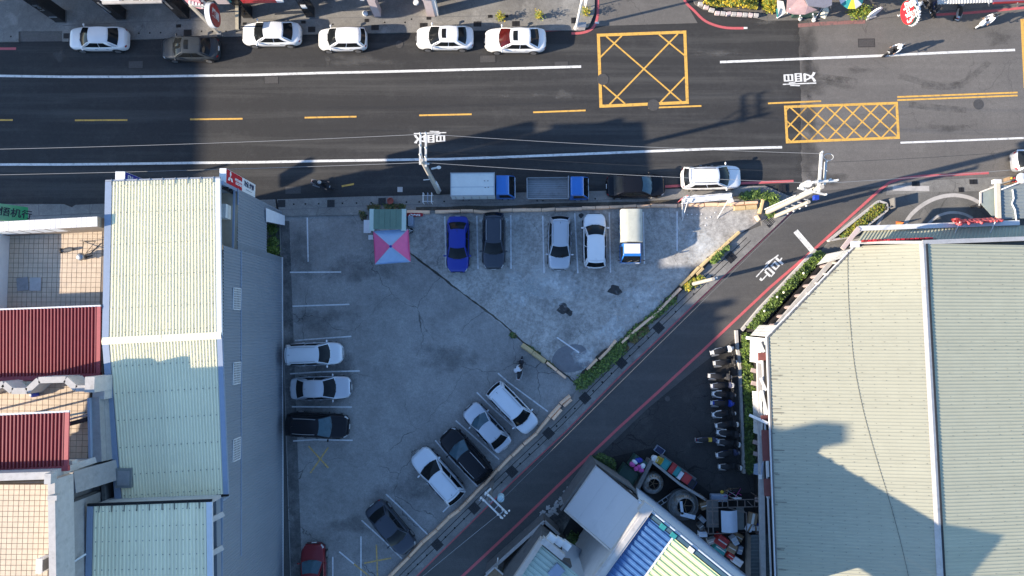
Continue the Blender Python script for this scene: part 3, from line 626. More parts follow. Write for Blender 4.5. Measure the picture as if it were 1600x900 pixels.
# louvre vents on the wall
for px, py in ((365, 467), (370.5, 583), (375, 702)):
    p = P(px, py, 9.1); f = B(); 
    for k in range(2): f.box((WX(p.y)+.07, p.y, 9.1+(k-.5)*1.16), (.06, 1.42, .06)); f.box((WX(p.y)+.07, p.y+(k-.5)*1.36, 9.1), (.06, .06, 1.2))
    fr = f.build('vent_grille', M_white_trim, wh, world=True)
    B().box((WX(p.y)+.055, p.y, 9.1), (.03, 1.3, 1.1)).build('backing', M_conc_d, fr, world=True)
    s_ = B()
    for k in range(1, 9): s_.box((WX(p.y)+.075, p.y+(k/9-.5)*1.36, 9.1), (.03, .035, 1.14))
    for k in range(1, 5): s_.box((WX(p.y)+.082, p.y, 9.1+(k/5-.5)*1.14), (.03, 1.36, .035))
    s_.build('slat', M_white_trim, fr, world=True)
# plain walls on the other sides and the parapet beyond the south eave
B().beam(Vector((nw.x+.5, 8.9, 5.5)), Vector((ne.x-.2, 9.0, 5.5)), .2, 11.0).build('north_wall', M_wall_blue, wh, world=True)
B().beam(Vector((nw.x+.4, 8.8, 5.5)), Vector((sw.x+.4, sw.y+.3, 5.5)), .2, 10.9).build('west_wall', M_wall_blue, wh, world=True)
B().beam(Vector((sw.x+.4, sw.y+.25, 5.5)), Vector((WX(-9)-.2, se.y+.3, 5.5)), .2, 10.8).build('south_wall', M_wall_blue, wh, world=True)
B().beam(wl(se.y-.1, 11.14)+Vector((-.12, 0, 0)), wl(yS, 11.14)+Vector((-.12, 0, 0)), .32, .1).build('flashing', M_blue_trim, wh, world=True)
B().add([P(338, 783, 11), P(360, 774, 11), P(352, 782, 11), P(339, 787, 11)], [(0, 1, 2, 3)]).build('flashing', M_white_trim, wh, world=True)

# lower roof south of the warehouse
lr = thing('lean_to_building', 'lower pale green profiled roof with a grey-blue edge south of the warehouse', 'building', P(240, 850, 0))
Zl = 13.0
a0, a1 = P(137, 791, Zl), P(331, 784, Zl); b0, b1 = P(133, 960, Zl), P(333, 960, Zl)
for f in ():
    pass
L1 = lambda t: lerp(a0+Vector((.35, 0, 0)), a1-Vector((.3, 0, 0)), t); L2 = lambda t: lerp(b0+Vector((.35, 0, 0)), b1-Vector((.3, 0, 0)), t)
corr(lr, 'roof_sheet', L1, L2, .21, .055, M_cream_roof, 4); screws(lr, L1, L2, [.05, .2, .33, .46, .59, .72], 17)
for p, q, m in ((a0+Vector((.16, 0, 0)), b0+Vector((.16, 0, 0)), M_blue_trim), (a1-Vector((.13, 0, 0)), b1-Vector((.13, 0, 0)), M_white_trim)): B().beam(p, q, .34, .12).build('flashing', m, lr, world=True)
B().beam(a0+Vector((0, .08, 0)), a1+Vector((0, .08, 0)), .14, .14).build('gutter', M_hole, lr, world=True)
for k in range(9): B().beam(L1((k+.5)/9)+Vector((0, .1, .06)), L1((k+.5)/9)+Vector((0, -.35, .08)), .03, .03).build('gutter_bracket', M_blk, lr, world=True)
for wa, wb in ((a0, b0), (a1, b1)): B().beam(Vector((wa.x*.985 if wa is a0 else wa.x-.35, wa.y-.2, 6.3 if wa is a0 else 5.9)), Vector((wb.x*.985 if wa is a0 else wb.x-.35, wb.y, 6.3 if wa is a0 else 5.9)), .2, 12.6 if wa is a0 else 11.8).build('wall', M_wall_blue, lr, world=True)
B().beam(Vector((a0.x+.2, a0.y-.1, 6.4)), Vector((a1.x-.2, a1.y-.1, 6.4)), .2, 12.8).build('wall', M_conc_l, lr, world=True)
B().beam(Vector((a1.x-.6, a1.y-.3, 12.4)), Vector((b1.x-.6, b1.y, 12.4)), .1, 1.2).build('opening', M_hole, lr, world=True)
for py in (812, 865): B().beam(Vector((a1.x-.3, P(340, py, 12.3).y, 12.75)), Vector((a1.x+.25, P(340, py, 12.3).y+.25, 12.0)), .3, .3).build('brace', M_conc_l, lr, world=True)

# ---------------------------------------------------------------- tile-terraced house on the left
hs = thing('terraced_house', 'cream tiled house with stepped roof terraces and dark red metal roofs', 'building', P(90, 600, 0))
def terrace(px, z, pitch=.36, name='tile_paving'):
    q = [P(x, y, z) for x, y in px]; x0 = min(p.x for p in q); x1 = max(p.x for p in q); y0 = min(p.y for p in q); y1 = max(p.y for p in q)
    B().box(((x0+x1)/2, (y0+y1)/2, z-.17), (x1-x0, y1-y0, .3)).build('terrace_slab', M_grout, hs, world=True)
    mb = B(); nx = int((x1-x0)/pitch); ny = int((y1-y0)/pitch)
    for i in range(nx+1):
        for j in range(ny+1):
            cx = x0+(i+.5)*pitch; cy = y1-(j+.5)*pitch
            if cx+pitch/2 > x1 or cy-pitch/2 < y0: continue
            h = z+random.uniform(-.004, .004); s_ = pitch/2-.014
            mb.add([(cx-s_, cy-s_, h), (cx+s_, cy-s_, h), (cx+s_, cy+s_, h), (cx-s_, cy+s_, h), (cx-s_, cy-s_, h-.03), (cx+s_, cy-s_, h-.03), (cx+s_, cy+s_, h-.03), (cx-s_, cy+s_, h-.03)],
                   [(0, 1, 2, 3), (0, 1, 5, 4), (1, 2, 6, 5), (2, 3, 7, 6), (3, 0, 4, 7)])
    o = mb.build(name, M_tile, hs, world=True); o['kind'] = 'stuff'; return o
T1, T2, T3 = 9.8, 12.0, 15.0
terrace([(-60, 358), (160, 358), (160, 500), (-60, 500)], T1, .31)
terrace([(-60, 596), (136, 596), (136, 760), (-60, 760)], T2, .35)
terrace([(-60, 757), (80, 757), (80, 960), (-60, 960)], T3, .29)
# body of the house (walls under the terraces)
def block(name, px, z0, z1, m): 
    q = [P(x, y, z1) for x, y in px]; return B().prism([(p.x, p.y) for p in q], z0, z1).build(name, m, hs, world=True)
block('wall', [(-60, 352), (158, 350), (158, 500), (-60, 500)], 0, T1-.35, M_wtile)
block('wall', [(-60, 500), (158, 498), (158, 590), (-60, 590)], 0, T1-.4, M_wtile)
block('wall', [(-60, 597), (135, 597), (137, 755), (-60, 755)], 0, T2-.34, M_plaster)
block('wall', [(-60, 757), (83, 752), (86, 960), (-60, 960)], 0, T3-.34, M_conc)
block('wall', [(100, 765), (158, 748), (150, 800), (150, 960), (100, 960)], 0, 11.0, M_conc)
# white tiled parapet on the street side: a tile at a time
pa, pb = P(-60, 357, T1+1.9), P(152, 346, T1+1.9); pb2 = pb
n = 26
B().beam(pa-Vector((0, 0, 1.0)), pb-Vector((0, 0, 1.0)), .62, 1.94).build('parapet', M_grout, hs, world=True)
for k in range(n):
    a = lerp(pa, pb, (k+.03)/n); b_ = lerp(pa, pb, (k+.97)/n); B().beam(a-Vector((0, 0, .02)), b_-Vector((0, 0, .02)), .6, .05).build('parapet_tile', M_wtile, hs, world=True)
ia, ib = P(-60, 367, T1+1.3), P(160, 355, T1+1.3)
for k in range(11):
    a = lerp(ia, ib, (k+.06)/11); b_ = lerp(ia, ib, (k+.9)/11); B().beam(a, b_, .08, 1.1).build('sunlit_panel', M_white, hs, world=True)  # white panels stand in for sunlit pieces of the parapet's inner face
B().box(P(-3, 425, T1+.65), (.35, 6, 1.3)).build('parapet', M_wtile, hs, world=True)  # out of view; height set to shade the left of the terrace
# red roofs
def red_roof(p0, p1, p2, p3, z0, z1, pitch=.205):
    A, Bq, C, D = P(*p0, z0), P(*p1, z0), P(*p2, z1), P(*p3, z1)
    e1 = lambda t: lerp(A, Bq-Vector((.2, 0, 0)), t); e2 = lambda t: lerp(D, C-Vector((.2, 0, 0)), t)
    corr(hs, 'red_roof_sheet', e1, e2, pitch, .10, M_red_roof, 4)
    B().beam(Bq-Vector((.1, 0, -.04)), C-Vector((.1, 0, -.04)), .24, .1).build('red_verge', M_red_trim, hs, world=True)
    B().beam(D-Vector((0, .12, .05)), C-Vector((0, .12, .05)), .3, .2).build('red_gutter', M_red_trim, hs, world=True)
    B().beam(A+Vector((0, .05, .02)), Bq+Vector((0, .05, .02)), .1, .12).build('white_edge', M_white_trim, hs, world=True)
    for t in (.1, .5, .9):
        q = lerp(A, Bq, t)-Vector((0, .3, 0)); B().beam(q-Vector((0, 0, .1)), Vector((q.x, q.y, T1 if z0 < 13 else T2)), .1, .1, Vector((0, 1, 0))).build('post', M_steel, hs, world=True)
red_roof((-60, 487), (158, 479), (157, 583), (-60, 592), 11.5, 11.1)
red_roof((-150, 656), (109, 644), (107, 728), (-150, 741), 15.3, 15.0, .205)
# crenellated parapet between the terraces
zz = 13.2
path = [(-40, 618), (5, 600), (18, 611), (42, 611), (60, 594), (102, 593), (118, 607), (140, 607)]
q = [P(x, y, zz) for x, y in path]
for a, b_ in zip(q, q[1:]): B().beam(a-Vector((0, 0, .7)), b_-Vector((0, 0, .7)), .36, 1.4).build('parapet', M_conc_l, hs, world=True)
B().box(P(140, 601, 13.4)-Vector((0, 0, .9)), (.55, .9, 1.8)).build('parapet_post', M_conc_l, hs, world=True)
B().box(P(154, 608, 12.3)-Vector((0, 0, .7)), (.7, 1.2, 1.4)).build('parapet_post', M_conc_l, hs, world=True)
B().beam(P(-40, 597, 11.0)-Vector((0, 0, .3)), P(135, 593, 11.0)-Vector((0, 0, .3)), .5, .5).build('gutter_channel', M_conc, hs, world=True)
# east parapet walls, stepped
def para(p0, p1, ztop, h, th, m=M_conc, name='parapet'):
    return B().beam(P(*p0, ztop)-Vector((0, 0, h/2)), P(*p1, ztop)-Vector((0, 0, h/2)), th, h).build(name, m, hs, world=True)
para((146, 622), (150, 722), 12.4, 1.8, .68); para((138, 622), (140, 720), 12.6, 1.2, .14, M_blue_trim); para((160, 622), (164, 720), 11.9, 2.2, .25)
B().beam(P(80, 762, 15.0)-Vector((0, 0, .9)), P(168, 736, 11.2)-Vector((0, 0, .9)), 1.2, 1.8).build('parapet', M_conc, hs, world=True); B().beam(P(80, 742, 14.6)-Vector((0, 0, .7)), P(140, 722, 12.3)-Vector((0, 0, .7)), .35, 1.4).build('parapet', M_conc_l, hs, world=True)
para((80, 750), (83, 960), 16.0, 1.6, .38, M_conc_l); para((95, 790), (97, 960), 14.6, 3.6, .6, M_conc); para((108, 790), (110, 960), 14.0, 6, .12, M_conc_d)
para((117, 780), (120, 960), 13.2, 3, .3, M_conc); para((160, 745), (162, 785), 11.4, 2, .2, M_conc_d)
para((-150, 750), (78, 743), 16.0, 4.0, .4, M_conc_l)
B().box(P(79, 747, 16.25), (.35, .55, .5)).build('parapet_post', M_conc_l, hs, world=True); B().box(P(85, 777, 16.0), (.5, .25, .4)).build('parapet_post', M_conc_l, hs, world=True); B().box(P(112, 723, 13.8), (.35, .3, .5)).build('parapet_post', M_conc_l, hs, world=True)
B().box(P(125, 820, 12.9)+Vector((.0, 0, -.4)), (.2, 1.3, .7)).build('blue_tarp', mat('pale_blue_sheet', (.32, .42, .55), .6), hs, world=True)
B().beam(P(92, 893, 14.6), P(134, 866, 13.4), .1, .1).build('rail', M_steel, hs, world=True)
B().beam(P(110, 662, 12.4), P(137, 655, 12.4), .25, .25).build('black_pipe', M_blk, hs, world=True); B().beam(P(110, 655, 12.5), P(136, 648, 12.5), .1, .1).build('steel_pipe', M_steel, hs, world=True)
# loose things on the terraces
t = thing('air_vent', 'white vent box beside the parapet of the lower tiled terrace', 'vent', P(74, 878, T3)); B().box((0, 0, .35), (.3, .75, .7)).build('case', M_white, t); B().box((.16, 0, .35), (.03, .6, .5)).build('grille', M_conc_d, t)
t = thing('bottle_jug', 'blue water jug standing on the small tiled terrace', 'jug', P(58, 616, T2)); B().lathe([(.14, 0), (.15, .05), (.15, .4), (.06, .5), (.05, .56)], n=12).build('jug', M_blue, t, smooth=True); B().lathe([(.06, .56), (.06, .62)], n=10).build('cap', M_white, t)
t = thing('roof_drain', 'short grey pipe stub lying on the upper tiled terrace', 'pipe', P(107, 391, T1)); B().tube((-.35, -.05, .12), (.35, .05, .12), .1, n=10).build('pipe', M_conc_d, t); B().lathe([(.16, -.02), (.16, .06)], (-.4, -.05, .12), 10, 'X').build('flange', M_iron, t)
t = thing('satellite_mount', 'round steel vent with a cap on the upper tiled terrace', 'vent', P(131, 402, T1)); B().lathe([(.18, 0), (.18, .3), (.26, .34), (.2, .46), (.03, .5)], n=14).build('cowl', M_steel, t, smooth=True); B().beam((.2, 0, .1), (.6, .1, .1), .06, .06).build('arm', M_iron, t)
t = thing('antenna_frame', 'thin folding wire rack standing on the upper tiled terrace', 'rack', P(138, 385, T1))
for a, b_ in (((-.3, .3, .02), (.75, .25, .5)), ((-.1, -.4, .02), (.75, .25, .5)), ((-.3, .3, .02), (-.05, -.5, .5)), ((-.3, .3, .45), (.7, .3, .45)), ((.1, -.5, .02), (.8, .2, .02))): B().tube(a, b_, .02, n=5).build('rod', M_iron, t)
for px, lab, rz in ((36, 'grey board lying askew on the upper tiled terrace', .12), (56, 'pale board lying straight on the upper tiled terrace', 0)):
    t = thing('loose_board', lab, 'board', P(px, 444, T1+.006), rz); B().box((0, 0, .03), (.72, .85, .06)).build('panel', M_conc_l if px > 50 else M_conc, t, bevel=.01)

# green lettered street sign of the house
t = thing('shop_sign', 'green gradient street sign with dark lettering at the pavement', 'sign', P(20, 345, 0))
zt = 8.6
A, Bq, C, D = P(-40, 312, 8.0), P(44, 324, 6.2), P(44, 348, 6.2), P(-40, 340, 8.0)
mg = bpy.data.materials.new('green_gradient'); tt, N, L, b = nodes_of(mg); ge = N.new('ShaderNodeNewGeometry'); sp = N.new('ShaderNodeSeparateXYZ'); L.new(ge.outputs['Position'], sp.inputs[0])
mr = N.new('ShaderNodeMapRange'); mr.inputs[1].default_value = -36.5; mr.inputs[2].default_value = -33.6; L.new(sp.outputs[0], mr.inputs[0])
mx = N.new('ShaderNodeMix'); mx.data_type = 'RGBA'; L.new(mr.outputs[0], mx.inputs[0]); mx.inputs[6].default_value = (.5, .55, .4, 1); mx.inputs[7].default_value = (.02, .3, .1, 1); L.new(mx.outputs[2], b.inputs['Base Color'])
nrm = (Bq-A).cross(D-A).normalized(); nrm = nrm if nrm.z > 0 else -nrm
B().add([p for p in (A, Bq, C, D)]+[p-nrm*.2 for p in (A, Bq, C, D)], [(0, 1, 2, 3), (4, 5, 6, 7), (0, 1, 5, 4), (1, 2, 6, 5), (2, 3, 7, 6), (3, 0, 4, 7)]).build('board', mg, t, world=True)
M = Matrix.Translation(-t.location) @ frame_matrix(lerp(lerp(A, Bq, .66), lerp(D, C, .66), .5)+nrm*.012, Bq-A, A-D)
lettering('治悟机行', .62, M_black_clad, t, M, extrude=.003, bold=.012)
for px, py in ((5, 315), (14, 317)): pass
B().beam(P(20, 345, 0)+Vector((0, .4, 0)), P(20, 345, 0)+Vector((0, .4, 6.6)), .15, .15, Vector((0, 1, 0))).build('post', M_steel, t, world=True)

# ---------------------------------------------------------------- projecting signs on the warehouse front
t = thing('projecting_sign', 'red and white projecting sign with three diamonds at the warehouse corner', 'sign', P(370, 300, 0))
# board hangs vertically from z1 to z0; width runs north-south
zt, zb = 10.6, 5.6
yA = P(352, 263, zt).y; yB = P(352, 286, zt).y; xs = P(352, 274, zt).x+.05; th = .42
B().box((xs-th/2, (yA+yB)/2, (zt+zb)/2), (th, yA-yB, zt-zb)).build('case', M_white, t, world=True)
zs = lerp(zt, zb, .52)
B().box((xs+.012, (yA+yB)/2, (zt+zs)/2), (.02, (yA-yB)*.94, (zt-zs)*.97)).build('red_panel', M_red, t, world=True)
Mx = Matrix.Translation(-t.location) @ frame_matrix(Vector((xs+.028, (yA+yB)/2, lerp(zt, zs, .66))), (0, 0, -1), (0, 1, 0))
lettering('MITSUBISHI\n ELECTRIC', .22, M_white, t, Mx @ Matrix.Translation((.25, -.05, 0)), sx=1.1, bold=.01)
dm = B()
for a in (90, 210, 330):
    c = Vector((math.cos(R(a)), math.sin(R(a)), 0)); s_ = Vector((-c.y, c.x, 0)); r = .26
    pts = [Vector((0, 0, 0)), c*r*.86+s_*r*.5, c*r*1.73, c*r*.86-s_*r*.5]
    M2 = frame_matrix(Vector((xs+.026, (yA+yB)/2, lerp(zt, zs, .24))), (0, 0, -1), (0, 1, 0)); 
    dm.add([M2 @ p for p in pts]+[M2 @ (p+Vector((0, 0, .01))) for p in pts], [(0, 1, 2, 3), (4, 5, 6, 7), (0, 1, 5, 4), (1, 2, 6, 5), (2, 3, 7, 6), (3, 0, 4, 7)])
dm.build('emblem', M_white, t, world=True)
Mx = Matrix.Translation(-t.location) @ frame_matrix(Vector((xs+.028, (yA+yB)/2+.12, lerp(zs, zb, .5))), (0, 0, -1), (0, 1, 0))
lettering('冷氣 維修', .42, M_cl_navy, t, Mx, bold=.008); lettering('━━━━━━━', .16, M_cl_navy, t, Mx @ Matrix.Translation((0, -.36, 0)))
fr = B()
for k in range(9):
    z = lerp(zt-.3, zb+.1, k/8); fr.box((xs-.1, yB-.2, z), (.3, .36, .12))
fr.box((xs-.2, yB-.34, (zt+zb)/2), (.08, .08, zt-zb)); fr.build('bracket', M_blk, t, world=True)
t = thing('projecting_sign', 'blue projecting sign seen end on above the north eave', 'sign', P(205, 300, 0))
zt, zb = 10.4, 6; yA = P(190, 268, zt).y; yB = P(190, 290, zt).y; xs = P(195, 274, zt).x
B().box((xs-.3, (yA+yB)/2, (zt+zb)/2), (.6, yA-yB, zt-zb)).build('case', M_white, t, world=True)
B().box((xs+.012, (yA+yB)/2, (zt+zb)/2), (.02, (yA-yB)*.94, (zt-zb)*.97)).build('blue_panel', M_navy, t, world=True)
lettering('EN', .5, M_white, t, Matrix.Translation(-t.location) @ frame_matrix(Vector((xs+.028, (yA+yB)/2+.1, zt-.6)), (0, 0, -1), (0, 1, 0)), bold=.01)
t = thing('banner_board', 'blank white board leaning on the blue-grey wall by the planted recess', 'board', P(436, 340, 0))
B().add((lambda q: q+[p-Vector((.06, 0, .03)) for p in q])([Vector((WX(7)+x, P(px, py, z).y, z)) for px, py, z, x in ((409, 325, 4.0, .12), (433, 337, .4, .3), (435, 352, .35, .3), (409, 346, 3.9, .12))]), [(0, 1, 2, 3), (4, 5, 6, 7), (0, 1, 5, 4), (1, 2, 6, 5), (2, 3, 7, 6), (3, 0, 4, 7)]).build('panel', M_cl_white, t, world=True)
# ---------------------------------------------------------------- big sage-roofed hall on the right
rh = thing('market_hall', 'large hall with a pale sage green profiled roof and a north-south ridge', 'building', P(1400, 650, 0))
ZW, ZK, ZX = 4.6, 6.0, 4.7
c1, c2, c3 = P(1337, 384, ZW), P(1199, 527, ZW), P(1215, 960, ZW)
k1, k2 = P(1441, 381, ZK), P(1472, 960, ZK)
x1, x2 = P(1660, 374, ZX), P(1690, 960, ZX)
def west_edge(y):
    if y > c2.y: t = (c1.y-y)/(c1.y-c2.y); return lerp(c1, c2, t)
    t = (c2.y-y)/(c2.y-c3.y); return lerp(c2, c3, t)
def ridge(y): return lerp(k1, k2, (k1.y-y)/(k1.y-k2.y))
def east(y): return lerp(x1, x2, (x1.y-y)/(x1.y-x2.y))
yt, yb_ = c1.y-.02, c3.y
Yof = lambda t: lerp(yt, yb_, t)
def we(t):
    y = Yof(t); a = west_edge(y); b_ = ridge(y-.0); fr = .0; return Vector((a.x, y, a.z))
corr(rh, 'roof_sheet', lambda t: (lambda a: a)(we(t)), lambda t: ridge(Yof(t))-Vector((.12, 0, 0)), .235, .024, M_sage_roof, 4, L_=yt-yb_)
corr(rh, 'roof_sheet', lambda t: ridge(Yof(t))+Vector((.22, 0, 0)), lambda t: east(Yof(t)), .235, .024, M_sage_roof_b, 4, L_=yt-yb_)
mb = B(); nR = 96
for i in range(nR):
    y = Yof((i+.5)/nR); a = west_edge(y); b_ = ridge(y); off = .5 if i % 2 else 0
    for k in range(8):
        x = b_.x-.45-(k+off)*1.55
        if x > a.x+.2:
            t = (b_.x-x)/(b_.x-a.x); mb.box((x, y, lerp(b_.z, a.z, t)+.03), (.06, .035, .02))
    for k in range(6):
        x = b_.x+.6+(k+off)*1.75; e = east(y); t = (x-b_.x)/(e.x-b_.x); mb.box((x, y, lerp(b_.z, e.z, t)+.03), (.055, .03, .02))
o = mb.build('roof_screws', M_screw, rh, world=True); o['kind'] = 'stuff'
# screws along the ridge, ridge flashing
rr = B(); s1 = Vector((-.24, 0, .03)); s2 = Vector((.3, 0, .03)); u = Vector((.02, 0, .1))
rr.grid([[k1+s1, k2+s1], [k1+u, k2+u], [k1+s2, k2+s2]]); rr.build('ridge_cap', M_conc_l, rh, world=True)
B().beam(k1+Vector((.28, 0, .045)), k2+Vector((.28, 0, .045)), .14, .05).build('ridge_gutter', M_iron, rh, world=True)
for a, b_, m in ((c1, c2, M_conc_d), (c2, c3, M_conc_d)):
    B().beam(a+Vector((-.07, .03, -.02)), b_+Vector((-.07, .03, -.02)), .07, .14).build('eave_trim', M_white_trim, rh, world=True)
    B().beam(a+Vector((.04, 0, .06)), b_+Vector((.04, 0, .06)), .06, .05).build('eave_shade_strip', m, rh, world=True)  # solid dark strip painted in for shade along the eave
B().beam(P(1330, 381, ZW)+Vector((0, .1, .05)), Vector((k1.x, k1.y+.1, ZK+.03)), .2, .1).build('verge_trim', M_conc_l, rh, world=True)
B().beam(Vector((k1.x, k1.y+.1, ZK+.03)), x1+Vector((0, .15, .05)), .3, .1).build('verge_trim', M_conc_l, rh, world=True)
B().box(P(1336, 382, ZW+.1), (.5, .4, .3)).build('gutter_head', M_white, rh, world=True)
# stains along the west eave: short dark runs
mb = B()
for i in range(46):
    y = Yof(random.uniform(.02, .98)); a = west_edge(y); b_ = ridge(y); t0 = random.uniform(.0, .02); t1 = t0+random.uniform(.02, .07)
    p = lerp(Vector((a.x, y, a.z)), b_, t0)+Vector((0, 0, .037)); q = lerp(Vector((a.x, y, a.z)), b_, t1)+Vector((0, 0, .037)); mb.beam(p, q, .05, .006)
o = mb.build('rust_run', mat('rust_run', (.2, .19, .15), .8, var=.3), rh, world=True); o['kind'] = 'stuff'
# walls
W1, W2, W3 = Vector((c1.x-.05, c1.y+.1, 0)), Vector((c2.x+.35, c2.y-.2, 0)), Vector((c3.x+.3, c3.y, 0))
M_bay = mat('dark_bay', (.03, .028, .028), .4, var=.3); M_pinkb = mat('pinkish_wall', (.42, .33, .31), .8, var=.12); M_redw = mat('red_oxide', (.25, .085, .075), .7, var=.12)
nd = Vector((-(c2-c1).y, (c2-c1).x, 0)).normalized(); nd = nd if nd.x < 0 else -nd
def dg(t, z, o=0): p = lerp(W1, W2, t)+nd*o; return Vector((p.x, p.y, z))
B().beam(dg(0, 2.2, -.4), dg(1, 2.2, -.4), .2, 4.4).build('wall', M_bay, rh, world=True)
B().beam(dg(.12, 2.95, .0), dg(.94, 2.95, .0), .3, .2).build('beam', M_conc_l, rh, world=True)
B().beam(dg(.1, .4, -.2), dg(.98, .4, -.2), .2, .8).build('plinth', M_bay, rh, world=True)
for t in (.16, .28, .38, .49, .62, .72, .82, .92):
    B().beam(dg(t, .8, -.22), dg(t, 2.85, -.22), .16, .14, nd).build('mullion', M_pinkb, rh, world=True)
    B().beam(dg(t, 3.0, -.1), dg(t, 3.9, -.3), .12, .12).build('bracket', M_conc_l, rh, world=True)
for ta, tb in ((.16, .28), (.28, .38), (.38, .49), (.49, .62), (.62, .72), (.72, .82), (.82, .92)):
    B().beam(dg(ta+.015, 1.8, -.27), dg(tb-.015, 1.8, -.27), .04, 1.9).build('window_pane', M_glass, rh, world=True)
# folded canopy sheets at both ends of the diagonal front
cA = [dg(.0, 3.9, .05), dg(.17, 3.2, .1), dg(.13, 2.3, 1.1), dg(-.06, 2.6, 1.1)]
cN = [P(1333, 388, 4.2), P(1313, 404, 4.2), P(1276, 414, 2.6), P(1291, 397, 2.6)]
def canopy(q, m, name='canopy_sheet'):
    e1 = lambda t: lerp(q[0], q[1], t); e2 = lambda t: lerp(q[3], q[2], t); return corr(rh, name, e1, e2, .26, .035, m, 4)
canopy(cN, M_canopy)
canopy([P(1213, 508, 4.3), P(1199, 526, 4.3), P(1172, 524, 2.7), P(1186, 508, 2.7)], M_canopy)
canopy([P(1197, 529, 3.9), P(1190, 568, 3.3), P(1171, 565, 2.6), P(1172, 527, 2.6)], M_canopy)
canopy([P(1189, 612, 3.3), P(1192, 657, 3.3), P(1177, 650, 2.5), P(1175, 611, 2.5)], M_canopy)
canopy([P(1192, 660, 3.3), P(1191, 682, 3.3), P(1177, 676, 2.5), P(1177, 654, 2.5)], M_canopy)
canopy([P(1193, 722, 3.3), P(1191, 744, 3.3), P(1177, 741, 2.4), P(1178, 725, 2.4)], M_blue_trim)
for a, b_ in (((1167, 528), (1196, 531)), ((1172, 649), (1201, 662))): B().beam(P(*a, 2.75), P(*b_, 4.2), .2, .2).build('canopy_rib', M_white, rh, world=True)
# west front: dark bays, pink posts, white beam, red-oxide panels and diagonal ties
B().beam(Vector((W2.x, W2.y, 2.1)), Vector((W3.x, W3.y, 2.1)), .2, 4.2).build('wall', M_bay, rh, world=True)
B().beam(P(1186, 545, 3.0), P(1193, 960, 3.0), .35, .3).build('beam', M_conc_l, rh, world=True)
B().beam(P(1190, 530, 3.6), P(1207, 960, 3.6), .1, .1).build('rail', M_white_trim, rh, world=True)
for py in (578, 598, 690, 708, 780, 830): B().beam(P(1173+(py-560)*.03, py, 1.6), P(1188+(py-560)*.03, py+4, 1.7), .3, .3).build('mullion', M_pinkb, rh, world=True)
for a, b_ in ((551, 563), (649, 656), (672, 720), (748, 775)): 
    B().beam(P(1191+(a-545)*.045, a, 3.7), P(1191+(b_-545)*.045, b_, 3.7), .62, .12).build('red_panel', M_redw, rh, world=True)
for a, b_ in (((1187, 535), (1194, 550)), ((1188, 590), (1197, 610)), ((1190, 610), (1199, 648)), ((1199, 720), (1200, 745))): B().beam(P(*a, 3.75), P(*b_, 3.75), .16, .12).build('tie', M_white, rh, world=True)
for x, y in ((1188, 745), (1200, 775)): B().box(P(x, y, 3.2), (.2, .3, .2)).build('lamp', M_white, rh, world=True)
# north canopy: white gutter, profiled canopy roof, red letters
gA, gB = P(1342, 357, 3.0), P(1592, 348, 3.0)
B().beam(gA, gB, .36, .18).build('gutter', M_white_trim, rh, world=True)
B().beam(P(1342, 356, 3.05), P(1316, 389, 3.05), .3, .16).build('gutter', mat('pink_gutter', (.58, .47, .45), .6, var=.1), rh, world=True)
cr = lambda px, py, z: P(px, py, z)
corr(rh, 'canopy_sheet', lambda t: lerp(P(1350, 361, 2.9), P(1660, 350, 2.9), t), lambda t: lerp(P(1335, 383, 3.5), P(1660, 374, 3.5), t), .25, .045, M_sage_roof_b, 4)
B().beam(P(1335, 384, 3.9), P(1660, 374, 3.9), .1, 1.6).build('wall', M_conc_d, rh, world=True)
B().beam(P(1342, 366, 1.4)+Vector((0, -.4, 0)), P(1660, 352, 1.4)+Vector((0, -.4, 0)), .2, 2.8).build('wall', M_conc_d, rh, world=True)
B().beam(P(1465, 377, 5.0), P(1660, 371, 5.0), .25, .12).build('flashing', M_blue_trim, rh, world=True)
# little red lamps/letters row seen from behind on the parapet
t = thing('letter_row', 'row of small dark red letters on the parapet edge over the canopy', 'sign', P(1400, 376, 0))
for k in range(15):
    p = P(1350+k*7.3, 376.5-k*.26, 5.3); B().box(p, (.24, .12, random.uniform(.3, .6))).build('letter', M_red if k % 3 else M_darkred, t, world=True)
B().beam(P(1346, 378, 4.95), P(1463, 374, 4.95), .1, .1).build('rail', M_blk, t, world=True)
t = thing('letter_sign', 'red channel letters standing on the white gutter facing the street', 'sign', P(1527, 348, 0))
M_letter = mat('letter_red', (.6, .10, .11), .4, var=.06)
lab = 'Spicebeans'
x0, x1_ = 1496, 1563
for k, ch in enumerate(lab):
    p = P(lerp(x0, x1_, k/(len(lab)-1)), lerp(347, 343.5, k/(len(lab)-1)), 3.35)
    me = text_mesh(ch, 1.0, .07, bold=.03); M = Matrix.Translation(p-t.location) @ frame_matrix((0, 0, 0), (1, 0, 0), (0, -.55, .8)); me.transform(M); me.materials.clear(); me.materials.append(M_letter)
    o = bpy.data.objects.new('letter', me); COL.objects.link(o); o.parent = t
p = P(1494, 343, 3.5); B().lathe([(.3, -.06), (.3, .06)], p, 14, 'Y').build('emblem', M_darkred, t, world=True)
B().beam(P(1492, 349, 3.15), P(1566, 346, 3.15), .06, .06).build('rail', M_darkred, t, world=True)
for px in (1500, 1555): B().tube(P(px, 346.5, 3.7), P(px-9, 367, 3.05), .03, n=5).build('stay', M_white, t, world=True)
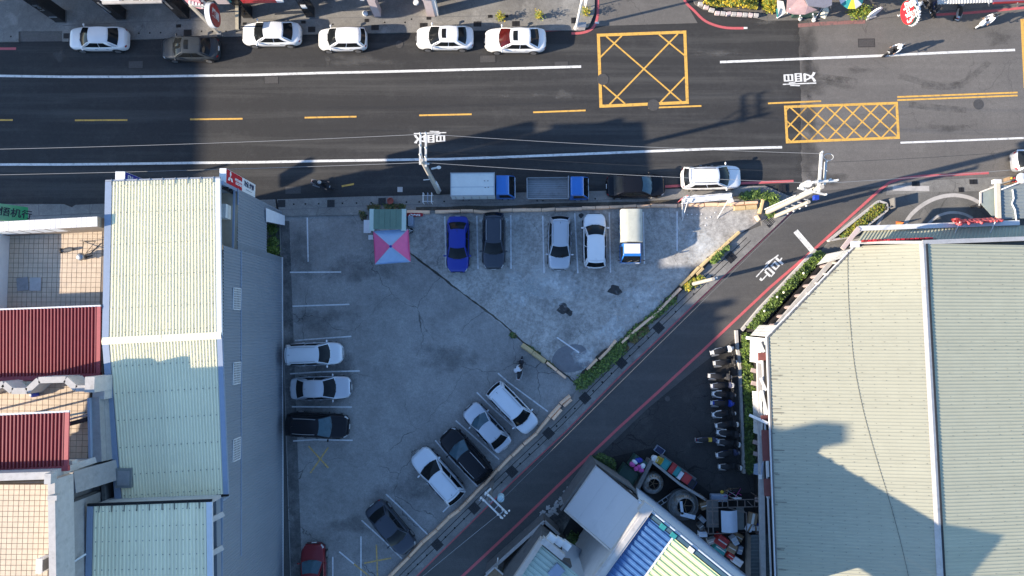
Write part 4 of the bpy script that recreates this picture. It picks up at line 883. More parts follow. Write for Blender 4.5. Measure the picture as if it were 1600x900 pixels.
# grey side roof at far right with cream edge beam
sr = thing('side_canopy', 'small grey metal canopy with a cream edge beam beside the forecourt', 'canopy', P(1580, 320, 0))
e1 = lambda t: lerp(P(1563, 290, 3.1), P(1563, 343, 3.1), t); e2 = lambda t: lerp(P(1665, 282, 3.1), P(1665, 338, 3.1), t)
M_grey_roof = mat('grey_green_roof', (.22, .25, .25), .55, var=.1)
corr(sr, 'roof_sheet', e1, e2, .25, .03, M_grey_roof, 4)
B().beam(P(1558, 286, 3.15), P(1560, 344, 3.15), .3, .22).build('edge_beam', mat('cream_beam', (.62, .55, .42), .7, var=.1), sr, world=True)
B().box(P(1557, 284, 3.25), (.5, .3, .35)).build('beam_cap', M_offwhite, sr, world=True)
B().beam(P(1532, 300, 2.6), P(1556, 291, 2.9), .12, .12).build('glass_frame', M_conc_l, sr, world=True); B().beam(P(1532, 300, 2.6), P(1532, 318, 2.6), .12, .12).build('glass_frame', M_conc_l, sr, world=True)
B().add([P(1533, 301, 2.58), P(1556, 292, 2.8), P(1556, 344, 2.8), P(1533, 318, 2.58)]+[p-Vector((0, 0, .05)) for p in (P(1533, 301, 2.58), P(1556, 292, 2.8), P(1556, 344, 2.8), P(1533, 318, 2.58))], [(0, 1, 2, 3), (4, 5, 6, 7), (0, 1, 5, 4), (1, 2, 6, 5), (2, 3, 7, 6), (3, 0, 4, 7)]).build('glass_panel', mat('frosted_panel', (.2, .24, .24), .3, var=.1), sr, world=True)
for px, py in ((1559, 292), (1560, 340)): B().tube(P(px, py, 0.06)+Vector((-.6, 0, 0)), P(px, py, 0)+Vector((-.6, 0, 3)), .06, n=6).build('post', M_steel, sr, world=True)
B().tube(P(1565, 296, 3.3), P(1600, 282, 3.6), .05, n=6).build('strut', M_white, sr, world=True)
B().path([P(1582, 296, 3.2), P(1584, 310, 3.2), P(1581, 318, 3.2), P(1586, 328, 3.2), P(1588, 344, 3.2)], .05).build('hose', M_white, sr, world=True)
# south-west annex alley roof beside the hall (dark, in the corner)
t = thing('lean_to_roof', 'dark grey profiled lean-to roof between the yard and the hall', 'roof', P(1190, 870, 0))
corr(t, 'roof_sheet', lambda s_: lerp(P(1173, 836, 2.6), P(1173, 960, 2.6), s_), lambda s_: lerp(P(1206, 834, 3.0), P(1208, 960, 3.0), s_), .25, .03, mat('dark_sheet', (.06, .075, .08), .6, var=.15), 4)
B().beam(P(1174, 838, 1.25), P(1175, 960, 1.25), .1, 2.5).build('wall', M_conc_d, t, world=True)

# ---------------------------------------------------------------- shed with the blue and lime roof
by = thing('workshop', 'workshop with a roof of blue sheets at the parapet and lime green sheets behind', 'building', P(1060, 850, 0))
ZP = 9.8
pA, pB = P(1013, 803, ZP), P(925, 925, ZP)            # front parapet, north-east to south-west
dirS = (P(1133, 901, 10.9)-pA).normalized()             # along the ribs, to the south-east
dirP = (pB-pA).normalized()
def q_(a, b_, z=0): return pA+dirP*a+dirS*b_+Vector((0, 0, z))
Lp = (pB-pA).length
M_blueR = mat('blue_roof_steel', (.045, .12, .28), .4, 0, var=.25, scale=3, rnd=.08, dirt=(.15, .22, .32), dscale=3, dlo=.55, dhi=.8); M_lime = mat('lime_roof_steel', (.62, .70, .36), .5, var=.06, rnd=.04)
bl = 1.95
corr(by, 'blue_roof_sheet', lambda t: q_(lerp(.15, Lp, t), .1), lambda t: q_(lerp(.15, Lp, t), bl), .36, .06, M_blueR, 3)
corr(by, 'lime_roof_sheet', lambda t: q_(lerp(.15, Lp, t), bl+.04, .05), lambda t: q_(lerp(.15, Lp, t), 11, .05), .36, .06, M_lime, 3)
B().beam(q_(.1, bl, .1), q_(Lp, bl, .1), .1, .06).build('lap_flashing', M_white_trim, by, world=True)
B().beam(q_(-.1, -.25, .05), q_(Lp, -.25, .05), .55, .5).build('parapet', M_conc_l, by, world=True)
B().beam(q_(-.1, -.25, .32), q_(Lp, -.25, .32), .3, .06).build('coping', M_conc_l, by, world=True)
B().box(q_(-.15, -.35, .1), (.7, .7, .6), math.atan2(dirP.y, dirP.x)).build('parapet_cap', M_conc_l, by, world=True)
B().beam(q_(-.02, .2, -.05), q_(-.02, 11, -.05), .22, .18).build('gutter', mat('teal_gutter', (.04, .09, .13), .5, var=.1), by, world=True)
for a in (1.1, 1.9, 3.2): B().box(q_(.05, a, .1), (.35, .3, .15), math.atan2(dirS.y, dirS.x)).build('gutter_patch', M_teal if a < 2 else M_offwhite, by, world=True)
M_ltw = mat('pale_blue_wall', (.50, .56, .64), .6, var=.05)
B().beam(q_(-.22, .1, -5.05), q_(-.22, 11, -5.05), .1, 9.9).build('side_wall', M_ltw, by, world=True)
B().beam(q_(0, -.15, -5.0), q_(Lp, -.15, -5.0), .2, 9.7).build('front_wall', M_plaster, by, world=True)
B().beam(q_(-.29, .3, -.9), q_(-.29, 11, -.9), .03, .06).build('wall_trim', M_blue_trim, by, world=True)

# flat light-blue roof in front of it
fb = thing('flat_shed', 'low shed with a smooth pale grey-blue flat roof next to the alley', 'building', P(950, 795, 0))
ZF = 4.2
q4 = [P(933, 727, ZF), P(1018, 797, 9.3), P(963, 868, 9.3), P(883, 798, ZF)]
M_flat = mat('pale_blue_sheet_roof', (.47, .49, .52), .5, var=.035, scale=.5, dirt=(.40, .42, .45), dscale=.5)
for k in range(4):
    a0, a1 = lerp(q4[0], q4[1], k/4), lerp(q4[0], q4[1], (k+.994)/4); d0, d1 = lerp(q4[3], q4[2], k/4), lerp(q4[3], q4[2], (k+.994)/4)
    v = [a0, a1, d1, d0]; B().add(v+[p-Vector((0, 0, .06)) for p in v], [(0, 1, 2, 3), (4, 5, 6, 7), (0, 1, 5, 4), (1, 2, 6, 5), (2, 3, 7, 6), (3, 0, 4, 7)]).build('roof_panel', M_flat, fb, world=True)
for a, b_ in ((0, 1), (1, 2), (2, 3), (3, 0)):
    B().beam(q4[a]-Vector((0, 0, .06)), q4[b_]-Vector((0, 0, .06)), .12, .18).build('edge_trim', M_conc_l if a in (2, 3) else M_iron, fb, world=True)
for a, b_ in ((0, 1), (2, 3), (3, 0)):
    c_ = (q4[0]+q4[2])/2; A, Bq = lerp(q4[a], c_, .03), lerp(q4[b_], c_, .03); B().beam(Vector((A.x, A.y, 2)), Vector((Bq.x, Bq.y, 2)), .12, 4).build('wall', M_conc_d, fb, world=True)
B().beam(P(928, 728, 3.6), P(876, 797, 3.6), .14, .2).build('gutter', M_conc_d, fb, world=True)

# green shed at the bottom with cream parapets
gs = thing('green_roof_house', 'small house with a mint green profiled roof and cream stepped parapet', 'building', P(870, 880, 0))
ZG = 7.0
A, Bq = P(848, 846, ZG), P(795, 925, ZG); d1 = (Bq-A).normalized(); d2 = (P(880, 872, ZG)-A).normalized()
M_mint = mat('mint_roof_steel', (.40, .50, .44), .55, var=.08, rnd=.05, dirt=(.3, .24, .1), dscale=1.6, dlo=.66, dhi=.8)
def h_(a, b_, z=0): return A+d1*a+d2*b_+Vector((0, 0, z))
corr(gs, 'roof_sheet', lambda t: h_(lerp(.25, 4.6, t), .1), lambda t: h_(lerp(.25, 4.6, t), 3.2-.9*t), .33, .055, M_mint, 3)
B().beam(h_(-.2, -.15, .15), h_(5, -.15, .15), .35, .5).build('parapet', mat('cream_parapet', (.46, .41, .36), .8, var=.1), gs, world=True)
B().beam(h_(-.15, -.2, .3), h_(-.15, 1.6, .3), .4, .6).build('parapet', M_conc_l, gs, world=True)
for k in range(3): B().box(h_(-.55-.1*k, .35+.55*k, -.1*k), (.55, .45, .5), math.atan2(d2.y, d2.x)).build('step_block', M_white, gs, world=True)
B().beam(h_(2.3, 0, -3.6), h_(2.3, 2.4, -3.6), 4.4, 6.8).build('body', M_conc_d, gs, world=True)
sw1, sw2, sw3 = P(874, 838, 6.4), P(880, 886, 6.6), P(890, 960, 6.6)
B().add([sw1, sw2, sw3, P(960, 960, 2), P(945, 905, 2.0), P(915, 862, 2.2)], [(0, 1, 2, 3, 4, 5)]).build('side_wall', M_ltw, gs, world=True)
B().beam(sw1, sw2, .14, .2).build('wall_trim', M_iron, gs, world=True); B().beam(sw2, sw3, .14, .2).build('wall_trim', M_conc_l, gs, world=True)
B().box(P(869, 893, 7.2), (.9, .7, .3), .8).build('roof_tank_stand', M_blue_trim, gs, world=True)
# low boundary walls
def low_wall(name, label, pts, z, th, m, mc=None):
    t = thing(name, label, 'wall', P(*pts[0], 0)); q = [P(x, y, z) for x, y in pts]
    for a, b_ in zip(q, q[1:]):
        B().beam(Vector((a.x, a.y, z/2-.03)), Vector((b_.x, b_.y, z/2-.03)), th, z-.06).build('wall_body', m, t, world=True)
        B().beam(Vector((a.x, a.y, z-.03)), Vector((b_.x, b_.y, z-.03)), th+.06, .06).build('coping', mc or m, t, world=True)
    return t
low_wall('boundary_wall', 'thin dark wall with a pale coping round the mint-roofed house', [(760, 897), (851, 815), (874, 836)], 2.2, .16, M_conc_d, M_conc_l)
t = thing('kiosk_roof', 'corner of a small brown tiled roof at the bottom edge of the alley', 'roof', P(765, 900, 0))
v = [P(755, 903, 2.6), P(773, 886, 2.6), P(795, 905, 2.6), P(780, 930, 2.6)]; B().add(v+[p-Vector((0, 0, .15)) for p in v], [(0, 1, 2, 3), (4, 5, 6, 7), (0, 1, 5, 4), (1, 2, 6, 5), (2, 3, 7, 6), (3, 0, 4, 7)]).build('roof_slab', M_wood, t, world=True)
for a, b_ in ((0, 1), (1, 2)): B().beam(v[a]+Vector((0, 0, .03)), v[b_]+Vector((0, 0, .03)), .1, .1).build('edge_trim', M_conc_l, t, world=True)
B().tube(P(776, 893, 1.0), P(778, 872, 2.8), .05, n=6).build('mast', M_offwhite, t, world=True); B().tube(P(770, 898, 0), P(770, 898, 2.5), .08, n=6).build('post', M_steel, t, world=True)
# verge of broken concrete along the flat shed
verge = sheet('broken_verge', [(926, 728), (874, 800), (848, 812), (800, 860), (740, 915), (715, 935), (800, 935), (860, 870), (890, 812), (938, 735)], .02, ground_mat('broken_concrete', (.15, .145, .135), (.05, .05, .05), (.3, .29, .27), speck=.4, blotch=.9, big=1.2))
mb = B()
for _ in range(120):
    t = random.random(); x, y = lerp(926, 846, t)+random.gauss(0, 3.5)-3, lerp(735, 815, t)+random.gauss(0, 3.5); s_ = random.uniform(.08, .3); p = P(x, y, .02); mb.box((p.x, p.y, .04), (s_, s_*random.uniform(.5, 1), .1), random.uniform(0, 3), random.gauss(0, .15), random.gauss(0, .15))
o = mb.build('rubble', M_conc_l, world=True); tag(o, 'pale broken concrete rubble strewn between the alley and the flat shed', 'rubble', kind='stuff')
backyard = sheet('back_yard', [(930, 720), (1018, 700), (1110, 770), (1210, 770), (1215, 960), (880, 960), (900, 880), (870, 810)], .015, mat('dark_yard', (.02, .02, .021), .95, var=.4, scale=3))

# ---------------------------------------------------------------- north side: arcade pillars, fascia, shops
def pillar(px, py, wx, wy, h, label, m=M_black_clad):
    p = P(px, py, Z_PAVE); t = thing('arcade_pillar', label, 'pillar', p)
    B().box((-wx/2, wy/2, h/2), (wx, wy, h)).build('shaft', m, t)
    B().box((-wx/2, wy/2, .06), (wx+.06, wy+.06, .12)).build('base', M_conc_d, t)
    return t
t = pillar(103, 35.5, .75, .95, 4.6, 'black pillar with silver script lettering left of the parked white sedan')
for k in range(2): B().box((-.37, -.015, 1.0+3.1*k), (.6, .03, .12)).build('silver_band', M_steel, t)
lettering('Lofi', .55, M_steel, t, Matrix.Translation((-.38, -.02, 2.6)) @ frame_matrix((0, 0, 0), (0, 0, 1), (-1, 0, 0)), sx=1.2)
t = pillar(198, 31.5, .75, .8, 3.9, 'black pillar with a narrow pale text strip under the phone-number board'); B().box((-.5, -.015, 2.2), (.16, .03, 1.6)).build('text_strip', M_steel, t); B().box((-.8, .3, 1.2), (.1, .5, 1.4)).build('side_mirror_panel', M_blue_trim, t)
t = pillar(297, 30.5, .75, .9, 4.6, 'black pillar with a pale text strip beside the pink arched awning'); B().box((-.5, -.015, 2.6), (.16, .03, 1.5)).build('text_strip', M_steel, t); B().box((-.45, -.015, 4.0), (.4, .03, .4)).build('plate', M_white, t)
t = pillar(395, 29, .7, .85, 4.6, 'plain black pillar under the red fascia'); 
t = pillar(492, 27.5, .65, .75, 4.6, 'black pillar with one small white plate next to the lit pavement'); B().box((-.32, -.015, 1.9), (.4, .03, .55)).build('plate', M_white, t)
t = thing('phone_number_board', 'black and white shop fascia with a phone number above the arcade', 'sign', P(210, 22, 0))
zA = 4.0; A, Bq = P(160, 6.5, zA), P(253, 4.5, zA)
B().beam(A+Vector((0, .35, .45)), Bq+Vector((0, .35, .45)), .3, .9, Vector((0, 0, 1))).build('board', M_black_clad, t, world=True)
B().beam(A+Vector((0, .18, .5)), lerp(A, Bq, .3)+Vector((0, .18, .5)), .04, .8).build('white_panel', M_white, t, world=True)
lettering('322-4667', .7, M_white, t, Matrix.Translation(lerp(A, Bq, .62)+Vector((0, .15, .5))-t.location) @ frame_matrix((0, 0, 0), (1, 0, 0), (0, .2, 1)), bold=.02)
B().beam(A+Vector((0, .1, 0)), Bq+Vector((0, .1, 0)), .2, .14).build('lower_trim', M_conc_l, t, world=True)
# arched pink awning
t = thing('arched_awning', 'pink and white arched awning panel above the pavement', 'awning', P(300, 12, 0))
pts = [(283, -6), (292, 4), (300, 9), (312, 13.5), (322, 13), (316, 8), (306, -6)]
v = [P(x, y, 3.6) for x, y in pts]; B().add(v+[p-Vector((0, 0, .08)) for p in v], [tuple(range(7)), tuple(range(7, 14))]+[(i, (i+1) % 7, 7+(i+1) % 7, 7+i) for i in range(7)]).build('panel', mat('pink_vinyl', (.62, .32, .36), .5, var=.25, scale=4), t, world=True)
for k in range(5): B().box(P(296+k*5, 4+k*1.5, 3.63), (.14, .3, .02)).build('white_mark', M_white, t, world=True)
B().tube(P(322, 13, 0), P(322, 13, 3.6), .04, n=6).build('post', M_iron, t, world=True)
t = thing('hanging_banner', 'narrow dark banner with pink and white strips beside the oval sign', 'banner', P(322, 18, 0))
B().add([P(306, -8, 5.0), P(323, 18, 2.2), P(323, 18, 2.2)+Vector((0, .7, 0)), P(306, -8, 5.0)+Vector((0, .7, 0))], [(0, 1, 2, 3)]).build('cloth', M_darkred, t, world=True)
B().tube(P(324, 20, Z_PAVE), P(324, 20, 5), .05, n=6).build('post', M_iron, t, world=True)
for k in range(3): B().box(P(311+k*4, 0+k*6, 4.4-k*.7)+Vector((.03, .3, .05)), (.12, .3, .3)).build('white_mark', M_white, t, world=True)
# oval red sign on a white casing
t = thing('oval_sign', 'dark red oval shop sign on a white casing over the kerb', 'sign', P(342, 56, 0))
oc = P(336, 24, 5.2); mb = B(); mw = B()
def oval(mbx, c, rx, rz, th, x):
    pts = [(c.x+x, c.y+rx*math.cos(a), c.z+rz*math.sin(a)) for a in [2*math.pi*i/24 for i in range(24)]]
    pts = [(p[0], p[1], p[2]) for p in pts]; q2 = [(p[0]+th, p[1], p[2]) for p in pts]
    mbx.add(pts+q2, [tuple(range(24))[::-1], tuple(range(24, 48))]+[(i, (i+1) % 24, 24+(i+1) % 24, 24+i) for i in range(24)])
oval(mw, oc, .85, .95, .34, -.36); mw.build('white_case', M_white, t, world=True)
oval(mb, oc, .8, .9, .04, .0); mb.build('red_face', M_darkred, t, world=True)
Mx = Matrix.Translation(-t.location) @ frame_matrix(oc+Vector((.05, 0, 0)), (0, 0, -1), (.0, 1, 0)); lettering('藥局', .62, M_plaster, t, Mx, bold=.02)
pb_ = P(343, 54, Z_PAVE)
B().beam(pb_, pb_+Vector((0, 0, 5)), .22, .16, Vector((0, 1, 0))).build('post', mat('beige_post', (.55, .5, .42), .7), t, world=True)
B().box(pb_+Vector((.1, -.05, .2)), (.35, .3, .4)).build('base_box', M_steel, t, world=True)
B().beam(oc+Vector((0, .3, .7)), Vector((pb_.x, pb_.y, oc.z-.2)), .1, .1).build('arm', M_steel, t, world=True)
t = thing('hanging_sign', 'hanging pink sign cluster behind the oval sign', 'sign', P(350, 5, 0)); B().box(P(346, 1, 3.8), (.9, .1, .9)).build('panel', M_pink, t, world=True); B().box(P(355, 0, 3.7), (.4, .1, .6)).build('panel', M_teal, t, world=True); B().tube(P(348, 2, 0), P(348, 2, 3.6), .05, n=6).build('post', M_iron, t, world=True)
# bamboo-coloured post lying as a rail
t = thing('timber_rail', 'pale timber rail on a dark bracket reaching over the pavement', 'rail', P(371, 40, 0)); B().beam(P(370.5, -5, 2.2), P(371, 46, 2.2), .24, .2).build('beam', mat('pale_timber', (.42, .37, .27), .7, var=.15), t, world=True); B().beam(P(375, -5, 2.1), P(375, 46, 2.1), .12, .2).build('bracket', M_blk, t, world=True); B().tube(P(371, 42, 0.1), P(371, 42, 2.2)+Vector((0, 0, -.1)), .05, n=6).build('post', M_blk, t, world=True)
t = thing('red_fascia', 'thin red fascia strip over the arcade', 'sign', P(410, 20, 0)); B().beam(P(378, 1, 4.2), P(436, -.5, 4.2), .2, .5).build('board', M_red, t, world=True); B().box(P(437, 0, 4.3), (.5, .2, .4)).build('white_box', M_white, t, world=True); 
for x in (382, 430): B().tube(P(x, 22, .12), P(x, 22, 4.0), .05, n=6).build('post', M_iron, t, world=True)
# pink arch gate
t = thing('arch_gate', 'pinkish stone arch with rounded inner corners over a shop entrance', 'arch', P(632, 25, 0))
mb = B(); yF = P(590, 26, .12).y; xa0, xa1, xb0, xb1 = P(585, 26, 0).x, P(596, 26, 0).x, P(668, 25, 0).x, P(680, 25, 0).x; zt = 3.6
prof = [(xa0, .12), (xa1, .12), (xa1, zt-1.0)]+[(xa1+.7-.7*math.cos(a), zt-1.0+.7*math.sin(a)) for a in (.4, .8, 1.2, 1.57)]+[(xb0-.7+.7*math.cos(a), zt-1.0+.7*math.sin(a)) for a in (1.57, 1.2, .8, .4)]+[(xb0, zt-1.0), (xb0, .12), (xb1, .12), (xb1, zt+.6), (xa0, zt+.6)]
n = len(prof); mb.add([(x, yF, z) for x, z in prof]+[(x, yF+.6, z) for x, z in prof], [tuple(range(n)), tuple(range(n, 2*n))]+[(i, (i+1) % n, n+(i+1) % n, n+i) for i in range(n)])
mb.build('arch', M_pink, t, world=True)
B().box(((xb1+.14), yF+.25, 2.1), (.28, .4, 4.1)).build('white_pilaster', M_white, t, world=True); B().box(((xa0-.5), yF+.45, 2.9), (.3, .3, 1.5)).build('white_ornament', M_white, t, world=True)
B().lathe([(.2, 0), (.22, .2), (.05, .3)], P(571, 22, .12), 10).build('lamp', M_white, t, world=True); B().lathe([(.22, 0), (.2, .1)], P(650, 4, 3.2), 10).build('ceiling_lamp', M_porc, t, world=True)
for px, py, r, lab in ((842, 28, .3, 'round green and yellow potted shrub left of the lamp post'), (915, 22, .3, 'round green and yellow potted shrub right of the lamp post'), (782, 31, .28, 'yellow potted shrub on the pavement behind the sunroof sedan')):
    t = thing('potted_shrub', lab, 'plant', P(px, py, Z_PAVE), group='potted shrubs on the north pavement'); B().lathe([(.16, 0), (.22, .3), (.24, .32)], n=10).build('pot', M_conc_d, t)
    mb = B(); leaves(mb, lambda: tuple(Vector((random.gauss(0, .17), random.gauss(0, .17), .55+random.gauss(0, .15)))), 160, (.05, .1)); mb.build('foliage', None, t, mats=[LEAF_Y[1], LEAF[2], LEAF_Y[0]])
# building masses along the north side (their arcades open to the pavement, walls above the frame)
for px0, px1, h, lab, mm in ((-30, 440, 11, 'cream shop house above the arcade with the black pillars', M_plaster), (452, 560, 10.2, 'grey shop house above the arcade', M_conc_l), (562, 700, 12, 'pinkish shop house above the stone arch', M_pink), (704, 880, 9.5, 'pale corner shop house west of the side street', M_offwhite)):
    a = P(px0, 22, 0); b_ = P(px1, 20, 0); t = thing('shop_house', lab, 'building', (a+b_)/2)
    B().box(((a.x+b_.x)/2, a.y+.8+5, (4.6+h)/2), (b_.x-a.x-.1, 10, h-4.6)).build('upper_floors', mm, t, world=True)
    B().box(((a.x+b_.x)/2, a.y+4.2+3.4, 2.3), (b_.x-a.x-.1, 6.6, 4.6)).build('ground_floor', M_conc_d, t, world=True)

# ---------------------------------------------------------------- unseen blocks past the frame, put in for the shade they cast
def mass(name, label, x0, x1, y0, y1, h, m):
    t = thing(name, label, 'building', ((x0+x1)/2, (y0+y1)/2, 0)); B().box(((x0+x1)/2, (y0+y1)/2, h/2), (x1-x0, y1-y0, h)).build('walls', m, t, world=True)
    B().box(((x0+x1)/2, (y0+y1)/2, h+.15), (x1-x0+.3, y1-y0+.3, .3)).build('roof', M_conc, t, world=True)
    for fl in range(int(h/3.3)):
        for k in range(int((y1-y0)/3)): B().box((x1+.02, y0+1.5+k*3, 1.9+fl*3.3), (.06, 1.5, 1.5)).build('window', M_glass, t, world=True)
t = thing('shading_house', 'unseen gabled house added past the lower left corner to shade roofs', 'building', (-33, -28, 0))  # out of view; profile shaped to shade the flat shed and hall roof
prof = [(-17.5, 0), (-17.5, 22.2), (-19, 22.4), (-22, 22.9), (-24, 22.2), (-30, 20.6), (-42, 18), (-42, 0)]
B().add([(-41, y, z) for y, z in prof]+[(-25.5, y, z) for y, z in prof], [tuple(range(8)), tuple(range(8, 16))]+[(i, (i+1) % 8, 8+(i+1) % 8, 8+i) for i in range(8)]).build('walls', M_plaster, t, world=True)
B().box((-27, -19.0, 23.4), (2.4, 1.3, 2.5)).build('shading_tank', M_steel, t, world=True)  # added for the narrow shade across the hall roof
for fl in range(5):
    for k in range(6): B().box((-25.47, -19.5-3.6*k, 2+3.3*fl), (.06, 1.5, 1.5)).build('window', M_glass, t, world=True)
mass('shading_block', 'unseen block added west of the view to shade the road', -98, -84, -22, 12.3, 23.2, M_plaster)  # placed and sized for the shade on the left of the road
# ================================================================ VEHICLES
KIND = dict(
 sedan=dict(H=1.45, hood=.80, cowl=.98, belt=.96, tail=1.02, wb=.48, rf=.12, rr=-.45, rb=-.75, wr=.67, rear_end=.97),
 hatch=dict(H=1.50, hood=.86, cowl=1.02, belt=1.0, tail=1.0, wb=.50, rf=.12, rr=-.74, rb=-.94, wr=.68, rear_end=1.0),
 suv=dict(H=1.62, hood=.95, cowl=1.10, belt=1.08, tail=1.08, wb=.45, rf=.08, rr=-.74, rb=-.945, wr=.68, rear_end=1.08),
 wagon=dict(H=1.66, hood=.95, cowl=1.10, belt=1.06, tail=1.08, wb=.54, rf=.22, rr=-.82, rb=-.955, wr=.70, rear_end=1.08))
US = [-1, -.985, -.95, -.88, -.78, -.62, -.4, -.15, .1, .3, .5, .66, .78, .87, .93, .97, .99, 1]
WS = [.50, .66, .81, .905, .955, .985, 1, 1, 1, 1, .99, .97, .935, .875, .79, .665, .55, .38]
FR = [(0, 1.0), (.4, .995), (.72, .98), (.88, .95), (.965, .86), (1, .66), (1, .42), (.975, .2), (.93, 0)]
def interp(xs, ys, x):
    if x <= xs[0]: return ys[0]
    for i in range(1, len(xs)):
        if x <= xs[i]: return lerp(ys[i-1], ys[i], (x-xs[i-1])/(xs[i]-xs[i-1]))
    return ys[-1]
def make_car(label, px, py, deg, kind, pnt, L=4.55, W=1.78, cat='car', group=None, sunroof=False, rails=False, glass=None, front_glass=None, roof_paint=None, fin=True, zc=.6, rack=None):
    K = KIND[kind]; p = P(px, py, zc); a = R(deg)
    z0 = LOTZ(px, py)
    t = thing('parked_car', label, cat, (p.x, p.y, z0), a, group)
    hl, hw = L/2, W/2; G = glass or M_glass; PT = PAINT[pnt]
    zx = [-1, -.975, min(-.93, K['rb']-.02), K['rb'], -.3, .1, K['wb'], max(.66, K['wb']+.08), .85, .95, .985, 1]
    zz = [.72, K['rear_end']*.93, K['rear_end']*.985, K['tail'], K['belt']+.03, K['belt'], K['cowl'], lerp(K['cowl'], K['hood'], .55), K['hood'], K['hood']-.1, K['hood']-.2, .52]
    order = sorted(zip(zx, zz)); zx = [q[0] for q in order]; zz = [q[1] for q in order]
    def ztop(u): return interp(zx, zz, u)
    def zbot(u): return .22+.12*max(0, (abs(u)-.85)/.15)
    def wid(u): return interp(US, WS, u)*hw
    def S(u, s, off=0):
        """body surface: u along, s in -1..1 across (0 centre, +-1 sill)"""
        k = abs(s)*(len(FR)-1); i = min(int(k), len(FR)-2); f = k-i
        y = lerp(FR[i][0], FR[i+1][0], f)*wid(u); zf = lerp(FR[i][1], FR[i+1][1], f)
        zt, zb = ztop(u), zbot(u); crown = .035*(1-min(1, (y/hw))**2)*(1 if u > K['wb'] or u < K['rb'] else .3)
        v = Vector((u*hl, y if s >= 0 else -y, zb+(zt-zb)*zf+(crown if zf > .9 else 0)))
        if off: v += Vector((0, (1 if s > 0 else -1)*off*.7*min(1, abs(s)*1.3), off))
        return v
    ss = [i/(len(FR)-1) for i in range(-(len(FR)-1), len(FR))]
    rows = [[S(u, s) for s in ss] for u in US]
    mb = B().grid(rows); n = len(ss)
    for r in (rows[0], rows[-1]):
        c = sum(r, Vector())/n; mb.add(r+[c], [(i, i+1, n) for i in range(n-1)]+[(n-1, 0, n)])
    mb.add(rows[0]+rows[-1], [])
    mb.build('body', PT, t, smooth=True)
    B().box((0, 0, .27), (L*.9, W*.86, .12)).build('underbody', M_blk, t)
    # cabin
    H = K['H']; xb, xf, xr, xrb = K['wb']*hl, K['rf']*hl, K['rr']*hl, K['rb']*hl; wr = K['wr']*hw; wbl = .9*hw
    def base_f(y): return Vector((xb+.20*(1-(y/wbl)**2)-.02, y, K['cowl']-.03))
    def roof_f(y): return Vector((xf+.10*(1-(y/wr)**2), y, H-.02+.03*(1-(y/wr)**2)))
    def base_r(y): return Vector((xrb-.12*(1-(y/wbl)**2), y, K['tail']-.03))
    def roof_r(y): return Vector((xr-.07*(1-(y/wr)**2), y, H-.05+.03*(1-(y/wr)**2)))
    def bulge(p, q, s, amt): v = lerp(p, q, s); v.z += amt*math.sin(math.pi*s); return v
    def front(c, s): return bulge(base_f(c*wbl), roof_f(c*wr), s, .05)
    def rear(c, s): return bulge(base_r(c*wbl), roof_r(c*wr), s, .05)
    def side(sg):
        def f(l, s):
            b0 = lerp(base_r(sg*wbl), base_f(sg*wbl), l); r0 = lerp(roof_r(sg*wr), roof_f(sg*wr), l)
            b0.z = min(b0.z, K['belt']+.02)-.02
            r0.z += .06*math.sin(math.pi*min(1, l*1.0))*.6; v = lerp(b0, r0, s); v.y += sg*.045*math.sin(math.pi*s)+sg*.03*math.sin(math.pi*l); return v
        return f
    sl_, sr_ = side(1), side(-1)
    CS = [-1, -.66, -.33, 0, .33, .66, 1]; LS = [i/8 for i in range(9)]; HS = [0, .33, .66, 1]
    mb = B()
    mb.grid([[front(c, s) for c in CS] for s in HS]); mb.grid([[rear(c, s) for c in CS] for s in HS])
    for f in (sl_, sr_): mb.grid([[f(l, s) for l in LS] for s in HS])
    def roof(l, c):
        a_ = sl_(l, 1); b_ = sr_(l, 1); v = lerp(b_, a_, (c+1)/2)
        if l == 1: v.x = roof_f(c*wr).x
        elif l == 0: v.x = roof_r(c*wr).x
        else: v.x += lerp(-.07, .10, l)*(1-c*c)
        v.z += .045*(1-c*c); return v
    mb.grid([[roof(l, c) for c in CS] for l in LS]); mb.build('cabin', PT, t, smooth=True)
    B().grid([[roof(l, c*.93)+Vector((0, 0, .007)) for c in CS] for l in [.03+.94*x for x in LS]]).build('roof', roof_paint or PT, t, smooth=True)
    def pane(name, f, c0, c1, s0, s1, m, off=.012, nc=6, ns=3, skew=(0, 0)):
        rows = []
        for j in range(ns+1):
            s = lerp(s0, s1, j/ns); r = []
            for i in range(nc+1):
                sk0 = c0+skew[0]*(j/ns); sk1 = c1+skew[1]*(j/ns); c = lerp(sk0, sk1, i/nc); q = f(c, s)
                du = f(c+.01, s)-f(c-.01, s); dv = f(c, min(1, s+.01))-f(c, max(0, s-.01)); nn = du.cross(dv).normalized()
                cen = Vector((0, 0, .7)); nn = nn if nn.dot(q-cen) > 0 else -nn
                r.append(q+nn*off)
            rows.append(r)
        return B().grid(rows).build(name, m, t, smooth=True)
    ws = pane('windscreen', front, -.93, .93, .06, .95, front_glass or G, skew=(.03, -.03))
    pane('rear_window', rear, -.88, .88, .10, .92, G, skew=(.04, -.04))
    endl = .985 if kind == 'sedan' else .99
    for f in (sl_, sr_):
        l0 = .06 if kind != 'sedan' else .10
        mid = .50 if kind == 'sedan' else .54
        pane('side_window', f, l0+.02, mid-.012, .14, .88, G, skew=(.05 if kind != 'sedan' else .10, 0), nc=4)
        pane('side_window', f, mid+.012, .965, .14, .88, G, skew=(0, -.06), nc=4)
    # lamps, trim
    def patch(name, u0, u1, s0, s1, m, off=.012):
        return B().grid([[S(lerp(u0, u1, i/4), lerp(s0, s1, j/3), off) for j in range(4)] for i in range(5)]).build(name, m, t, smooth=True)
